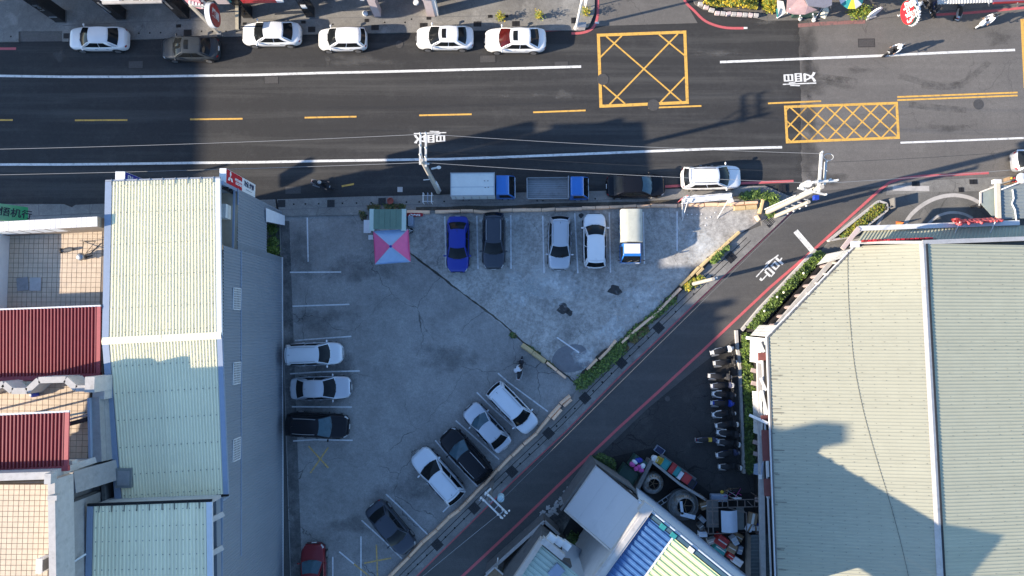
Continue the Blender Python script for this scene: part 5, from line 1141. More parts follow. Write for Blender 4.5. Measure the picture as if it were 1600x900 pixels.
    for sg in (1, -1):
        patch('headlight', .86, .965, sg*.40, sg*.60, M_light); patch('intake', .93, .985, sg*.62, sg*.80, M_blk); patch('tail_light', -.988, -.945, sg*.47, sg*.64, M_tail)
        mb = B(); mb.ball((xb-.12, sg*(hw+.09), K['belt']+.05), (.07, .12, .085), 8, 5); mb.beam((xb-.12, sg*(hw-.08), K['belt']-.02), (xb-.12, sg*(hw+.05), K['belt']+.02), .05, .05); mb.build('wing_mirror', PT, t, smooth=True)
        for fx in (.60, -.60):
            c = (fx*hl, sg*(hw-.10), .33)
            o = B().lathe([(.24, -.1), (.32, -.1), (.335, -.06), (.335, .06), (.32, .10), (.24, .1)], (c[0], sg*(hw-.085), .335), 16, 'Y').build('wheel', M_rubber, t, smooth=False)
            B().lathe([(.23, -.01), (.23, .015), (.1, .03), (.02, .03)], (c[0], sg*(hw+.018), .335), 12, 'Y').build('rim', M_rim, o)
            B().lathe([(.385, -.006), (.385, .006)], (c[0], sg*(hw+.004), .36), 16, 'Y').build('wheel_arch', M_blk, t)
        B().beam((-.62*hl, sg*(hw+.002), .28), (.5*hl, sg*(hw+.002), .28), .02, .1).build('sill', M_blk, t)
        for dx in (.02, -.36): B().box((dx*hl, sg*(hw+.012), .82), (.2, .03, .03)).build('door_handle', PT if pnt not in ('white',) else M_steel, t)
        if rails:
            q = [roof(.08+.84*i/6, sg*.86)+Vector((0, 0, .045)) for i in range(7)]; B().path([tuple(v) for v in q], .022).build('roof_rail', M_steel if pnt != 'white' else M_blk, t)
    hrow = [[S(u, s, .009) for s in [i/6*.40 for i in range(-6, 7)]] for u in [lerp(K['wb']+.085, .91, i/5) for i in range(6)]]
    B().grid(hrow).build('bonnet', PT, t, smooth=True)
    if kind == 'sedan':
        B().grid([[S(u, s, .009) for s in [i/6*.42 for i in range(-6, 7)]] for u in [lerp(-.945, K['rb']-.06, i/4) for i in range(5)]]).build('boot_lid', PT, t, smooth=True)
    else:
        B().grid([[lerp(roof(.0, c*.9), rear(c*.9, .9), k)+Vector((-.02-.08*k, 0, .03)) for c in CS] for k in (0, 1)]).build('tailgate_spoiler', PT, t, smooth=True)
    B().box((hl*.985, 0, .62), (.06, W*.46, .16)).build('grille', M_blk, t); B().box((hl*.965, 0, .38), (.12, W*.6, .12)).build('lower_grille', M_blk, t)
    B().box((hl+.01, 0, .5), (.03, .36, .14)).build('number_plate', M_white, t); B().box((-hl-.0, 0, .72), (.03, .36, .15)).build('number_plate', M_white, t)
    for sg in (-.4, .25): B().beam(front(sg, .05)+Vector((.02, 0, .02)), front(sg+.45, .16)+Vector((.02, 0, .025)), .025, .02).build('wiper', M_blk, t)
    if sunroof:
        B().grid([[roof(l, c)+Vector((0, 0, .014)) for c in (-.6, -.3, 0, .3, .6)] for l in (.62, .7, .78, .86)]).build('sunroof', M_glass, t, smooth=True)
    if fin:
        q = roof(.1, 0); B().add([q+Vector((-.1, -.02, 0)), q+Vector((.1, 0, 0)), q+Vector((-.1, .02, 0)), q+Vector((-.1, 0, .07))], [(0, 1, 3), (1, 2, 3), (2, 0, 3), (0, 2, 1)]).build('antenna_fin', PT if pnt == 'white' else M_blk, t)
    if rack:
        for l in (.3, .7): B().beam(roof(l, -.95)+Vector((0, 0, .06)), roof(l, .95)+Vector((0, 0, .06)), .05, .04).build('roof_bar', M_blk, t)
    return t
def LOTZ(px, py):
    if py < 305: return .0
    return Z_LOT+.004
G1, G2, G3, G4, G5 = 'cars parked along the north kerb', 'vehicles parked along the south kerb', 'vehicles in the row by the canopy kiosk', 'cars parked against the blue-grey wall', 'cars parked along the diagonal barrier'
make_car('white saloon at the far left of the north kerb row', 154.5, 61, 180, 'sedan', 'white', 4.62, 1.80, group=G1)
make_car('dark grey saloon with a sunroof, the only dark car on the north kerb', 298, 76.5, 180, 'sedan', 'graphite', 4.5, 1.78, group=G1, sunroof=True)
make_car('white saloon with a plain white roof behind the dark grey saloon', 424.5, 53.5, 180.5, 'sedan', 'white', 4.62, 1.80, group=G1)
make_car('white hatchback, the shortest car on the north kerb', 535.5, 62, 181, 'hatch', 'white', 3.8, 1.70, group=G1)
make_car('white saloon with a small black sunroof in front of the stone arch', 695, 59.5, 180, 'sedan', 'white', 4.5, 1.78, group=G1, sunroof=True)
make_car('white saloon with red seats and a sunroof, last before the side street', 805, 63, 180, 'sedan', 'white', 4.8, 1.86, group=G1, sunroof=True, front_glass=M_glass_red)
make_car('white hatchback crossed by overhead cables at the sunny end of the south kerb', 1111, 278, 1.5, 'hatch', 'white', 4.6, 1.84, group=G2, rails=True, glass=M_glass)
make_car('glossy black saloon on the south kerb behind the open blue truck', 993, 291, 1, 'sedan', 'black', 4.55, 1.78, group=G2, front_glass=M_glass_b)
make_car('bright blue saloon facing down the car park next to the kiosk', 715.5, 382, -90, 'sedan', 'blue', 4.35, 1.74, group=G3)
make_car('dark grey hatch with pale roof rails right of the blue saloon', 771.5, 376.5, -90, 'suv', 'slate', 4.35, 1.76, group=G3, rails=True)
make_car('silver crossover facing down between the grey hatch and a white car', 874, 380, -91, 'hatch', 'silver', 4.15, 1.76, group=G3, rails=True)
make_car('white crossover parked nose up beside the canvas-topped truck', 929, 376.5, 90, 'hatch', 'white', 4.25, 1.78, group=G3, glass=M_glass)
make_car('white estate car with roof rails, top of the three against the wall', 492, 553, 2, 'wagon', 'pearl', 4.35, 1.74, group=G4, rails=True)
make_car('pale silver saloon between the white estate and the black off-roader', 502, 606, 1.5, 'sedan', 'silver', 4.6, 1.78, group=G4)
make_car('black off-roader with pale roof rails under the silver saloon', 497, 664.5, -2.5, 'suv', 'black', 4.75, 1.86, group=G4, rails=True, front_glass=M_glass_b)
make_car('white people carrier with long roof rails at the upper end of the diagonal row', 801, 637, -46, 'wagon', 'pearl', 4.45, 1.76, group=G5, rails=True)
make_car('small silver-blue saloon between the white people carrier and the dark blue estate', 761, 667.5, 133, 'sedan', 'silver', 4.2, 1.72, group=G5, front_glass=M_glass_b)
make_car('dark blue-black estate car with light roof rails in the diagonal row', 728, 711, 133, 'suv', 'black', 4.6, 1.84, group=G5, rails=True, front_glass=M_glass_b)
make_car('large white sports utility car below the dark estate in the diagonal row', 684.5, 742.5, 132, 'suv', 'pearl', 4.75, 1.88, group=G5, rails=True)
make_car('dark grey saloon standing alone near the lower end of the diagonal row', 611, 824, -50, 'sedan', 'slate', 4.45, 1.76, group=G5)
make_car('dark red car cut off by the bottom edge of the car park', 490.5, 895, 91, 'suv', 'red', 4.4, 1.82, front_glass=M_glass_b)
make_car('silver car with red rear lamps at the right edge of the main road', 1627, 250, 3, 'suv', 'silver', 4.5, 1.8)

def make_truck(label, px, py, deg, bed, L=4.9, W=1.68, group=None, cabw=None):
    p = P(px, py, .8); t = thing('light_truck', label, 'truck', (p.x, p.y, 0 if py < 305 else Z_LOT+.004), R(deg), group)
    hl, hw = L/2, W/2; cab = 1.45; x0 = hl-cab
    B().box((-.1, 0, .5), (L*.94, W*.6, .16)).build('chassis', M_blk, t)
    # cab: side profile swept across, narrowing to the roof
    pr = [(x0, .5), (hl-.02, .5), (hl, .75), (hl-.04, 1.08), (hl-.48, 1.80), (hl-.62, 1.86), (x0+.06, 1.88), (x0, 1.80)]
    def ww(z): return hw*(1 if z < 1.1 else lerp(1, .84, (z-1.1)/.8))
    n = len(pr); mb = B().add([(x, -ww(z), z) for x, z in pr]+[(x, ww(z), z) for x, z in pr], [tuple(range(n)), tuple(range(n, 2*n))]+[(i, (i+1) % n, n+(i+1) % n, n+i) for i in range(n)])
    mb.build('cab', PAINT['tblue'], t, bevel=.03)
    a, b_ = Vector((hl-.06, 0, 1.13)), Vector((hl-.46, 0, 1.76)); nn = Vector((.63, 0, .4)).normalized()*.015
    B().add([a+nn+Vector((0, -ww(1.13)*.92, 0)), a+nn+Vector((0, ww(1.13)*.92, 0)), b_+nn+Vector((0, ww(1.76)*.9, 0)), b_+nn+Vector((0, -ww(1.76)*.9, 0))], [(0, 1, 2, 3)]).build('windscreen', M_glass, t)
    rm = cabw or PAINT['tblue']
    B().box(((x0+hl-.62)/2+.02, 0, 1.885), (hl-.62-x0-.1, W*.76, .03)).build('cab_roof', rm, t, bevel=.01)
    for k in range(5): B().box(((x0+hl-.62)/2+.02, (k-2)*W*.14, 1.906), (hl-.62-x0-.25, .03, .015)).build('roof_rib', rm, t)
    for sg in (1, -1):
        B().add([(x0+.25, sg*(ww(1.2)+.012), 1.15), (hl-.18, sg*(ww(1.2)+.012), 1.15), (hl-.5, sg*(ww(1.7)+.012), 1.70), (x0+.25, sg*(ww(1.7)+.012), 1.70)], [(0, 1, 2, 3)]).build('side_window', M_glass, t)
        B().box((hl-.16, sg*(hw+.16), 1.35), (.06, .16, .26)).build('wing_mirror', M_blk, t); B().beam((hl-.2, sg*(hw-.05), 1.3), (hl-.16, sg*(hw+.12), 1.35), .03, .03).build('mirror_arm', M_blk, t)
        B().box((hl+.005, sg*hw*.7, .85), (.05, .3, .16)).build('headlight', M_light, t)
        for fx in (hl-.75, -hl+1.05):
            o = B().lathe([(.2, -.1), (.29, -.1), (.3, -.06), (.3, .06), (.29, .1), (.2, .1)], (fx, sg*(hw-.12), .3), 14, 'Y').build('wheel', M_rubber, t); B().lathe([(.18, 0), (.18, .015), (.03, .02)], (fx, sg*(hw-.015), .3), 10, 'Y').build('rim', M_rim, o)
        B().box((-hl+.03, sg*hw*.75, .62), (.05, .3, .12)).build('tail_light', M_tail, t)
    B().box((hl+.01, 0, .62), (.06, W*.9, .14)).build('bumper', M_offwhite, t); B().box((hl+.045, 0, .62), (.02, .36, .14)).build('number_plate', M_white, t)
    for sg in (-.3, .2): B().beam((hl-.03, sg, 1.15), (hl-.17, sg+.35, 1.38), .02, .02).build('wiper', M_blk, t)
    bl = L-cab-.08; bx = -hl+bl/2
    B().box((bx, 0, .72), (bl, W, .1)).build('bed_floor', M_steel if bed == 'flat' else M_blk, t)
    if bed == 'box':
        zt = 2.15; M_box = mat('box_white', (.62, .66, .64), .5, var=.06, dirt=(.42, .45, .45), dscale=1.5, dlo=.6, dhi=.85)
        B().box((bx, 0, (.78+zt)/2), (bl, W+.06, zt-.78)).build('cargo_box', M_box, t, bevel=.02)
        for y in (hw, -hw): B().box((bx, y, zt+.005), (bl+.02, .06, .05)).build('edge_rail', M_steel, t)
        for x in (-hl+.02, -hl+bl-.02): B().box((x, 0, zt+.004), (.06, W+.08, .05)).build('edge_rail', M_steel, t)
        B().box((bx, -W*.12, zt+.006), (bl*.97, .02, .014)).build('roof_seam', M_blue_trim, t)
        for x, y in ((.9, .25), (1.15, .25), (.95, -.25), (1.18, -.24)): B().box((bx+x, y, zt+.01), (.1, .05, .025)).build('vent', M_conc_d, t)
        for k in range(5): B().box((bx-bl/2+.35+k*.6, -hw-.045, 1.4), (.05, .03, 1.1)).build('side_rib', M_steel, t)
    elif bed == 'flat':
        mg_ = mat('bed_grey', (.22, .235, .25), .6, .3, var=.14, scale=3, dirt=(.13, .13, .13), dscale=2)
        for y in (hw-.03, -hw+.03): B().box((bx, y, .95), (bl, .06, .4)).build('drop_side', mg_ if y > 0 else M_steel, t)
        B().box((-hl+.03, 0, .95), (.06, W, .4)).build('tailboard', M_steel, t); B().box((bx+bl/2-.04, 0, 1.15), (.07, W, .85)).build('headboard', M_steel, t)
        for k in range(9): B().box((bx, -hw+.16+k*(W-.3)/8, .775), (bl-.12, (W-.3)/8-.02, .012)).build('floor_plank', mg_, t)
    else:
        M_can = mat('canvas_beige', (.50, .50, .42), .85, var=.08, scale=2.5, dirt=(.38, .38, .32), dscale=1.6)
        rows = []
        for i in range(9):
            x = -hl+bl*i/8; r = []
            for y, z in ((-hw-.02, .8), (-hw-.02, 1.5), (-hw, 1.88), (-hw*.8, 1.99), (-hw*.3, 2.02), (hw*.3, 2.02), (hw*.8, 1.99), (hw, 1.88), (hw+.02, 1.5), (hw+.02, .8)):
                r.append(Vector((x+random.gauss(0, .006), y+random.gauss(0, .006), z+random.gauss(0, .018)-(0.03 if i % 2 else 0))))
            rows.append(r)
        mb = B().grid(rows); mb.add(rows[0], [tuple(range(10))]); mb.add(rows[-1], [tuple(range(10))]); mb.build('canvas_cover', M_can, t, smooth=True)
        for sg in (1, -1): B().box((bx, sg*hw, .9), (bl, .04, .25)).build('drop_side', PAINT['tblue'], t)
    return t
make_truck('blue light truck with a white cargo box on the south kerb', 755.5, 293.5, 0.5, 'box', 4.85, 1.72, G2)
make_truck('blue light truck with an empty open grey bed on the south kerb', 871, 295, 0.5, 'flat', 4.75, 1.68, G2)
make_truck('blue light truck with a beige canvas cover and white cab roof in the car park', 984, 371, -90, 'canvas', 4.0, 1.55, G3, M_white)

# ---------------------------------------------------------------- scooters
SC_MESH = {}
def scooter_parts(col):
    """meshes of one scooter, nose towards +x, standing at the origin"""
    if col in SC_MESH: return SC_MESH[col]
    tmp = thing('proto', '', ''); body = {'black': M_blk, 'white': M_white, 'blue': M_blue, 'silver': PAINT['silver'], 'dark': M_cl_dark, 'navy': M_cl_navy, 'yellow': M_yel}[col]
    L_ = []
    def a(o, parent=None): L_.append((o.name.split('.')[0], o.data, parent)); return len(L_)-1
    for x in (.62, -.60):
        w_ = a(B().lathe([(.15, -.05), (.22, -.05), (.24, -.02), (.24, .02), (.22, .05), (.15, .05)], (x, 0, .24), 14, 'Y').build('wheel', M_rubber, tmp))
        a(B().lathe([(.14, -.03), (.14, .03)], (x, 0, .24), 10, 'Y').build('rim', M_rim, tmp), w_)
    def loft(secs): 
        rows = []
        for x, wd, zb, zt in secs: rows.append([Vector((x, -wd*.6, zb)), Vector((x, -wd, (zb+zt)/2)), Vector((x, -wd*.7, zt)), Vector((x, wd*.7, zt)), Vector((x, wd, (zb+zt)/2)), Vector((x, wd*.6, zb)), Vector((x, -wd*.6, zb))])
        m_ = B().grid(rows); m_.add(rows[0][:-1], [tuple(range(6))]); m_.add(rows[-1][:-1], [tuple(range(6))]); return m_
    a(loft([(-.88, .05, .62, .72), (-.78, .12, .50, .76), (-.5, .19, .36, .76), (-.15, .18, .32, .72), (.02, .14, .30, .5)]).build('rear_body', body, tmp, smooth=True))
    a(loft([(-.05, .17, .26, .34), (.3, .17, .26, .34), (.38, .15, .3, .45)]).build('footboard', M_blk, tmp))
    a(loft([(.36, .2, .3, .62), (.44, .21, .42, .92), (.56, .14, .5, .96), (.62, .08, .55, .85)]).build('front_shield', body, tmp, smooth=True))
    a(loft([(.42, .07, .40, .44), (.62, .08, .44, .5), (.85, .06, .36, .4)]).build('front_mudguard', body, tmp, smooth=True))
    a(loft([(-.74, .13, .74, .80), (-.5, .17, .74, .84), (-.2, .17, .72, .81), (.02, .12, .66, .74)]).build('seat', M_blkfab, tmp, smooth=True))
    h = a(B().tube((.44, -.33, 1.0), (.44, .33, 1.0), .018, n=6).tube((.44, 0, .85), (.44, 0, 1.02), .03, n=6).build('handlebar', M_blk, tmp))
    a(loft([(.36, .08, .92, 1.04), (.46, .12, .92, 1.07), (.58, .08, .9, 1.0)]).build('dash_cowl', body, tmp, smooth=True), h)
    for sg in (1, -1):
        a(B().tube((.42, sg*.22, 1.0), (.4, sg*.3, 1.17), .01, n=4).ball((.39, sg*.32, 1.2), (.02, .07, .05), 8, 4).build('mirror', M_blk, tmp), h)
        a(B().tube((-.5, sg*.17, .80), (-.92, sg*.13, .83), .016, n=5).build('grab_rail', M_steel, tmp))
    a(B().box((.6, 0, .84), (.04, .16, .12)).build('headlight', M_light, tmp)); a(B().box((-.89, 0, .66), (.03, .18, .08)).build('tail_light', M_tail, tmp))
    a(B().box((-.94, 0, .52), (.02, .26, .15), 0, 0, -.3).build('number_plate', M_white, tmp))
    a(B().tube((-.3, -.22, .3), (-.85, -.22, .36), .05, n=8).build('exhaust', M_steel, tmp))
    for o in [o for o in list(COL.objects) if o.parent == tmp]: bpy.data.objects.remove(o)
    bpy.data.objects.remove(tmp); SC_MESH[col] = L_; return L_
def scooter(label, px, py, deg, col='black', group=None, z=.01, lean=0, name='parked_scooter', cat='scooter'):
    p = P(px, py, .6); t = thing(name, label, cat, (p.x, p.y, z), R(deg), group); t.rotation_euler = (lean, 0, R(deg)); made = []
    for n_, me, par in scooter_parts(col):
        o = bpy.data.objects.new(n_, me); COL.objects.link(o); o.parent = t if par is None else made[par]; made.append(o)
    return t
GS = 'scooters parked nose to the hedge'
for lab, px, py, dg_, c in (('pale-shielded scooter parked askew at the top of the scooter row', 1130, 547, 12, 'white'), ('black scooter with a white headlamp second from the top of the row', 1135, 566, 4, 'black'), ('dark scooter in the gap below the white headlamp scooter', 1127, 588, -3, 'dark'),
                            ('scooter with grey-white front and white tail fourth from the top', 1131, 602, 3, 'navy'), ('scooter with curved white side trim in the middle of the row', 1133, 616, -4, 'dark'), ('blue scooter in the middle of the row', 1131, 630, -2, 'blue'), ('dark scooter with two bold white side strips below the blue one', 1133, 646, 4, 'black'),
                            ('silver-nosed scooter beside the white canopy rib', 1138, 663, 5, 'dark'), ('white-trimmed scooter right of the sideways one', 1140, 677, -7, 'dark'), ('black scooter with a round white front lamp, third from the bottom', 1141, 692, -8, 'black'), ('black scooter with a white tail box second from the bottom', 1139, 708, 7, 'navy'), ('black scooter with a round white front at the bottom of the row', 1143, 729, -2, 'black')):
    t = scooter(lab, px, py, dg_, c, GS); t.scale = (1.06, 1.3, 1.04)
    # pale marks that the photograph shows on most of them
    if c in ('black', 'dark', 'navy'):
        if 'nose' in lab or 'front' in lab: B().ball((.52, 0, 1.0), (.12, .16, .07), 8, 5).build('pale_cowl', M_offwhite, t, smooth=True)
        B().ball((.6, 0, .9), (.1, .11, .1), 8, 5).build('headlamp_cowl', M_white if c == 'black' else M_steel, t, smooth=True)
        B().box((-.9, 0, .74), (.12, .22, .06)).build('tail_cover', M_white, t)
    else: B().box((-.92, 0, .72), (.14, .2, .05)).build('tail_cover', M_offwhite, t)
    if 'strips' in lab or 'curved' in lab or 'trim' in lab:
        for sg in (1, -1): B().path([(-.85, sg*.06, .72), (-.65, sg*.17, .74), (-.3, sg*.2, .70)], .035).build('side_trim', M_white, t)
t = scooter('yellow and blue scooter standing behind the row, tail to the left', 1106, 687, 0, 'navy', GS); B().box((.15, 0, .6), (.3, .3, .12)).build('yellow_panel', M_yel, t); B().box((.55, 0, .98), (.12, .3, .06)).build('pale_cowl', M_blue_trim, t)
t = scooter('dark scooter in the shade under the forecourt canopy', 1538, 321, 180, 'dark', z=.07); B().ball((.25, .05, .9), (.16, .14, .14)).build('helmet_on_seat', M_white, t, smooth=True); B().box((-.9, 0, .8), (.12, .2, .1)).build('red_lamp', M_tail, t)
# ================================================================ PEOPLE
def person(label, loc, deg, pose, top, legs, helmet=None, group=None, shoes=None):
    J = dict(pelvis=(0, 0, .95), spine=(0, 0, 1.12), chest=(.02, 0, 1.33), neck=(.02, 0, 1.48), skull=(.03, 0, 1.62), crown=(.02, 0, 1.72))
    if pose == 'ride':
        J = dict(pelvis=(-.22, 0, .90), spine=(-.18, 0, 1.06), chest=(-.10, 0, 1.26), neck=(-.06, 0, 1.40), skull=(-.03, 0, 1.53), crown=(-.03, 0, 1.63))
        arm = [(-.10, .18, 1.33), (.06, .27, 1.12), (.36, .30, 1.04)]; leg = [(-.2, .1, .88), (.2, .17, .80), (.24, .16, .42), (.38, .17, .37)]; fd = Vector((1, 0, -.1))
    elif pose == 'bend':
        J = dict(pelvis=(0, 0, .90), spine=(.12, 0, 1.02), chest=(.30, 0, 1.12), neck=(.44, 0, 1.18), skull=(.55, 0, 1.24), crown=(.62, 0, 1.28))
        arm = [(.3, .18, 1.12), (.38, .22, .85), (.5, .18, .68)]; leg = [(0, .1, .88), (.06, .12, .5), (0, .12, .09), (.16, .13, .05)]; fd = Vector((.4, 0, -1))
    else:
        arm = [(.02, .19, 1.40), (.0, .25, 1.14), (.08, .25, .90)]; leg = [(0, .1, .92), (.03, .11, .5), (0, .11, .09), (.17, .12, .05)]; fd = Vector((.2, 0, -1))
    bm = bmesh.new(); sk = bm.verts.layers.skin.verify(); reg = []
    def v(p, r, root=False):
        q = bm.verts.new(p); q[sk].radius = (r, r); q[sk].use_root = root; return q
    segs = []
    def e(a, b_, r): bm.edges.new((a, b_)); segs.append((a.co.copy(), b_.co.copy(), r))
    pel = v(J['pelvis'], .135, True); sp = v(J['spine'], .125); ch = v(J['chest'], .145); nk = v(J['neck'], .058); sk_ = v(J['skull'], .095); cr_ = v(J['crown'], .07)
    e(pel, sp, 'top'); e(sp, ch, 'top'); e(ch, nk, 'top'); e(nk, sk_, 'skin'); e(sk_, cr_, 'skin')
    fd.normalize()
    for sg in (1, -1):
        m = lambda p: (p[0], p[1]*sg, p[2])
        s_ = v(m(arm[0]), .07); el = v(m(arm[1]), .048); wr = v(m(arm[2]), .032); pm = v(Vector(m(arm[2]))+fd*.07, .034)
        e(ch, s_, 'top'); e(s_, el, 'top'); e(el, wr, 'top'); e(wr, pm, 'skin')
        side_ = Vector((0, 1, 0)) if abs(fd.y) < .9 else Vector((1, 0, 0)); dn = fd.cross(side_)
        for k in range(4):
            b0 = pm.co+fd*.03+side_*(k-1.5)*.021; ln = (.034, .040, .037, .028)[k]
            f1 = v(b0+fd*ln, .010); f2 = v(b0+fd*ln*1.7+dn*.02, .009); e(pm, f1, 'skin'); e(f1, f2, 'skin')
        th = v(pm.co-fd*.02-side_*sg*.045+dn*.015, .011); t2 = v(th.co+fd*.04+dn*.01, .010); e(pm, th, 'skin'); e(th, t2, 'skin')
        h = v(m(leg[0]), .10); kn = v(m(leg[1]), .068); an = v(m(leg[2]), .045); to = v(m(leg[3]), .04)
        e(pel, h, 'leg'); e(h, kn, 'leg'); e(kn, an, 'leg'); e(an, to, 'shoe')
    me = bpy.data.meshes.new('person_base'); bm.to_mesh(me); bm.free()
    o = bpy.data.objects.new('person_base', me); COL.objects.link(o); o.modifiers.new('skin', 'SKIN').use_smooth_shade = True; ss_ = o.modifiers.new('sub', 'SUBSURF'); ss_.levels = ss_.render_levels = 1
    dg_ = bpy.context.evaluated_depsgraph_get(); dg_.update(); nm = bpy.data.meshes.new_from_object(o.evaluated_get(dg_)); bpy.data.objects.remove(o); bpy.data.meshes.remove(me)
    nm.materials.clear(); order = ['top', 'leg', 'skin', 'shoe']
    for m_ in (top, legs, M_skin, shoes or M_blk): nm.materials.append(m_)
    for f in nm.polygons:
        c = f.center; best = min(segs, key=lambda s: ((s[0]+(s[1]-s[0])*max(0, min(1, (c-s[0]).dot(s[1]-s[0])/max(1e-6, (s[1]-s[0]).length_squared)))-c).length)); f.material_index = order.index(best[2])
    t = thing('person', label, 'person', loc, R(deg), group)
    b_ = bpy.data.objects.new('body', nm); COL.objects.link(b_); b_.parent = t
    hd = Vector(J['skull']); up = (Vector(J['crown'])-hd).normalized()
    fw = Vector((0, 1, 0)).cross(up) if pose != 'ride' else Vector((1, 0, 0))
    fw = Vector((1, 0, 0)) if fw.length < .1 else fw*(1 if fw.x >= 0 else -1)
    for sg in (1, -1):
        B().ball(hd+fw*.092+Vector((0, sg*.033, 0))+up*.015, .013, 6, 4).build('eye', M_hair, t); B().ball(hd+Vector((0, sg*.098, 0)), (.02, .012, .03), 6, 4).build('ear', M_skin, t)
    B().ball(hd+fw*.105-up*.01, (.018, .013, .022), 6, 4).build('nose', M_skin, t); B().ball(hd+fw*.095-up*.045, (.008, .028, .007), 6, 4).build('mouth', M_redw, t)
    if helmet:
        B().ball(hd+up*.03, (.15, .135, .135), 12, 8).build('helmet', helmet, t, smooth=True); B().ball(hd+fw*.05+up*.01, (.11, .115, .06), 10, 6).build('visor', M_glass, t, smooth=True)
    else: B().ball(hd+up*.035-fw*.015, (.108, .104, .10), 12, 8).build('hair', M_hair, t, smooth=True)
    return t
def rider(lab_s, lab_p, px, py, deg, col, top, legs, helmet, z=.01, lean=0, shoes=None):
    s_ = scooter(lab_s, px, py, deg, col, None, z, lean, 'scooter'); p_ = person(lab_p, tuple(s_.location), deg, 'ride', top, legs, helmet, shoes=shoes)
    if top is M_cl_white: B().box((-.1, 0, 1.43), (.12, .3, .1)).build('dark_collar', M_cl_dark, p_, bevel=.03)
    return s_
rider('black and white scooter being ridden along the sunlit white line', 'person in a white jacket and white helmet riding on the sunlit main road', 1397, 79, 205, 'black', M_cl_white, M_cl_dark, M_white, .012, shoes=M_white)
rider('dark scooter being ridden in the shaded lane above the south pavement', 'person in dark clothes riding in the shaded lane', 505, 289, -18, 'dark', M_cl_dark, M_cl_dark, M_conc_l)
s_ = scooter('white scooter with a dark seat standing near the upper right corner', 1541, 33, 212, 'white', None, .012, 0, 'scooter')
person('person in a white jacket and dark helmet on the white scooter at upper right', tuple(s_.location), 212, 'ride', M_cl_white, M_cl_white, M_blk)
s_ = scooter('dark scooter standing in the middle of the car park', 813, 574, 80, 'dark', None, .04, 0, 'scooter')
p = P(805, 579, .5); person('person in white bending beside the dark scooter in the car park', (p.x, p.y, .035), 35, 'bend', M_cl_white, M_cl_white, None)
p = P(1404, 27, 0); person('person in a navy jacket and light jeans behind the round red sign', (p.x, p.y, .1), 100, 'stand', M_cl_navy, M_jean, None, shoes=M_white)
s_ = scooter('scooter at the shop front right of the round red sign', 1455, 12, -60, 'black', None, .1, 0, 'scooter')
person('person in navy with a white helmet on the scooter at the shop front', tuple(s_.location), -60, 'ride', M_cl_navy, M_cl_dark, M_white, shoes=M_white)
scooter('grey scooter parked in front of the ribbed awning', 1500, 14, 70, 'silver', None, .1)
scooter('bicycle-like pale scooter half hidden by the round red sign', 1430, 16, 60, 'silver', None, .1)

# ================================================================ STREET FURNITURE
# wheel-stop and barrier blocks, one object each
def block_mesh(ln, w_=.27, h=.30):
    mb = B(); prof = [(-w_/2, 0), (w_/2, 0), (w_/2, h*.55), (w_*.30, h), (-w_*.30, h), (-w_/2, h*.55)]
    mb.add([(-ln/2, y, z) for y, z in prof]+[(ln/2, y, z) for y, z in prof], [tuple(range(6)), tuple(range(6, 12))]+[(i, (i+1) % 6, 6+(i+1) % 6, 6+i) for i in range(6)]); return mb
BLK = {}
def blocks(pts, label, group, m, z=.1, ln_px=21, gap=.04, w_=.27):
    q = [P(x, y, z) for x, y in pts]; n = 0
    for a, b_ in zip(q, q[1:]):
        L_ = (b_-a).length; k = max(1, round(L_/(ln_px/20.2)))
        for i in range(k):
            c = lerp(a, b_, (i+.5)/k); ln = L_/k-gap; key = (round(ln, 1), m.name, w_)
            if key not in BLK:
                o = block_mesh(key[0], w_).build('barrier_block', m); BLK[key] = o.data; bpy.data.objects.remove(o)
            o = bpy.data.objects.new('barrier_block', BLK[key]); COL.objects.link(o); o.location = (c.x+random.gauss(0, .015), c.y+random.gauss(0, .02), z); o.rotation_euler = (random.gauss(0, .03), 0, math.atan2(b_.y-a.y, b_.x-a.x)+random.gauss(0, .025))
            o.scale = (ln/key[0], 1, 1); tag(o, label, 'barrier block', group); n += 1
blocks([(636, 332), (672, 331.5)], 'long beige barrier block between the kiosk and the pole', 'barrier blocks by the kiosk', M_block, ln_px=38)
blocks([(680, 331.5), (740, 330), (762, 331.5), (800, 328.5), (846, 328), (930, 325.5), (1015, 322), (1057, 322.5)], 'beige concrete barrier block in the row between the south pavement and the parked cars', 'barrier blocks along the north edge of the car park', M_block)
blocks([(1058, 322), (1120, 320), (1182, 316.5)], 'sunlit beige barrier block under the white frame', 'barrier blocks under the white frame', M_block)
blocks([(1146, 325), (1181, 323.5)], 'wide yellow barrier block at the sunny corner of the car park', 'yellow corner blocks', M_block_y, w_=.36, ln_px=18)
blocks([(1191, 312), (1186, 334)], 'yellow corner barrier block standing across the end of the row', 'yellow corner cross blocks', M_block_y, ln_px=22)
blocks([(1180, 337), (1185, 345)], 'broken orange-brown block at the corner gap', 'corner gap block', M_block, ln_px=12)
blocks([(1154, 363), (1122, 392), (1092, 418), (1062, 447)], 'sunlit yellow barrier block along the east edge of the car park', 'sunlit east edge blocks', M_block_y, ln_px=24, w_=.24)
blocks([(1098, 419), (1087, 429)], 'short yellow block lying beside the sunlit east edge row', 'loose yellow block', M_block_y, ln_px=16)
blocks([(1062, 450), (1048, 465), (1034, 481), (1017, 496), (1001, 509), (970, 536)], 'shaded beige barrier block along the weedy east edge', 'barrier blocks along the weedy east edge', M_block, w_=.22)
blocks([(962, 531), (950, 547), (936, 562)], 'shaded beige block in the short upper row by the cement patch', 'barrier blocks by the cement patch', M_block, w_=.22, ln_px=17)
blocks([(933, 561), (917, 578)], 'leaning beige block at the lower end by the cement patch', 'leaning block', M_block, w_=.2, ln_px=24)
blocks([(891, 618), (875, 631), (858, 651), (838, 675)], 'beige barrier block at the upper end of the diagonal row', 'barrier blocks at the upper diagonal', M_block, ln_px=22)
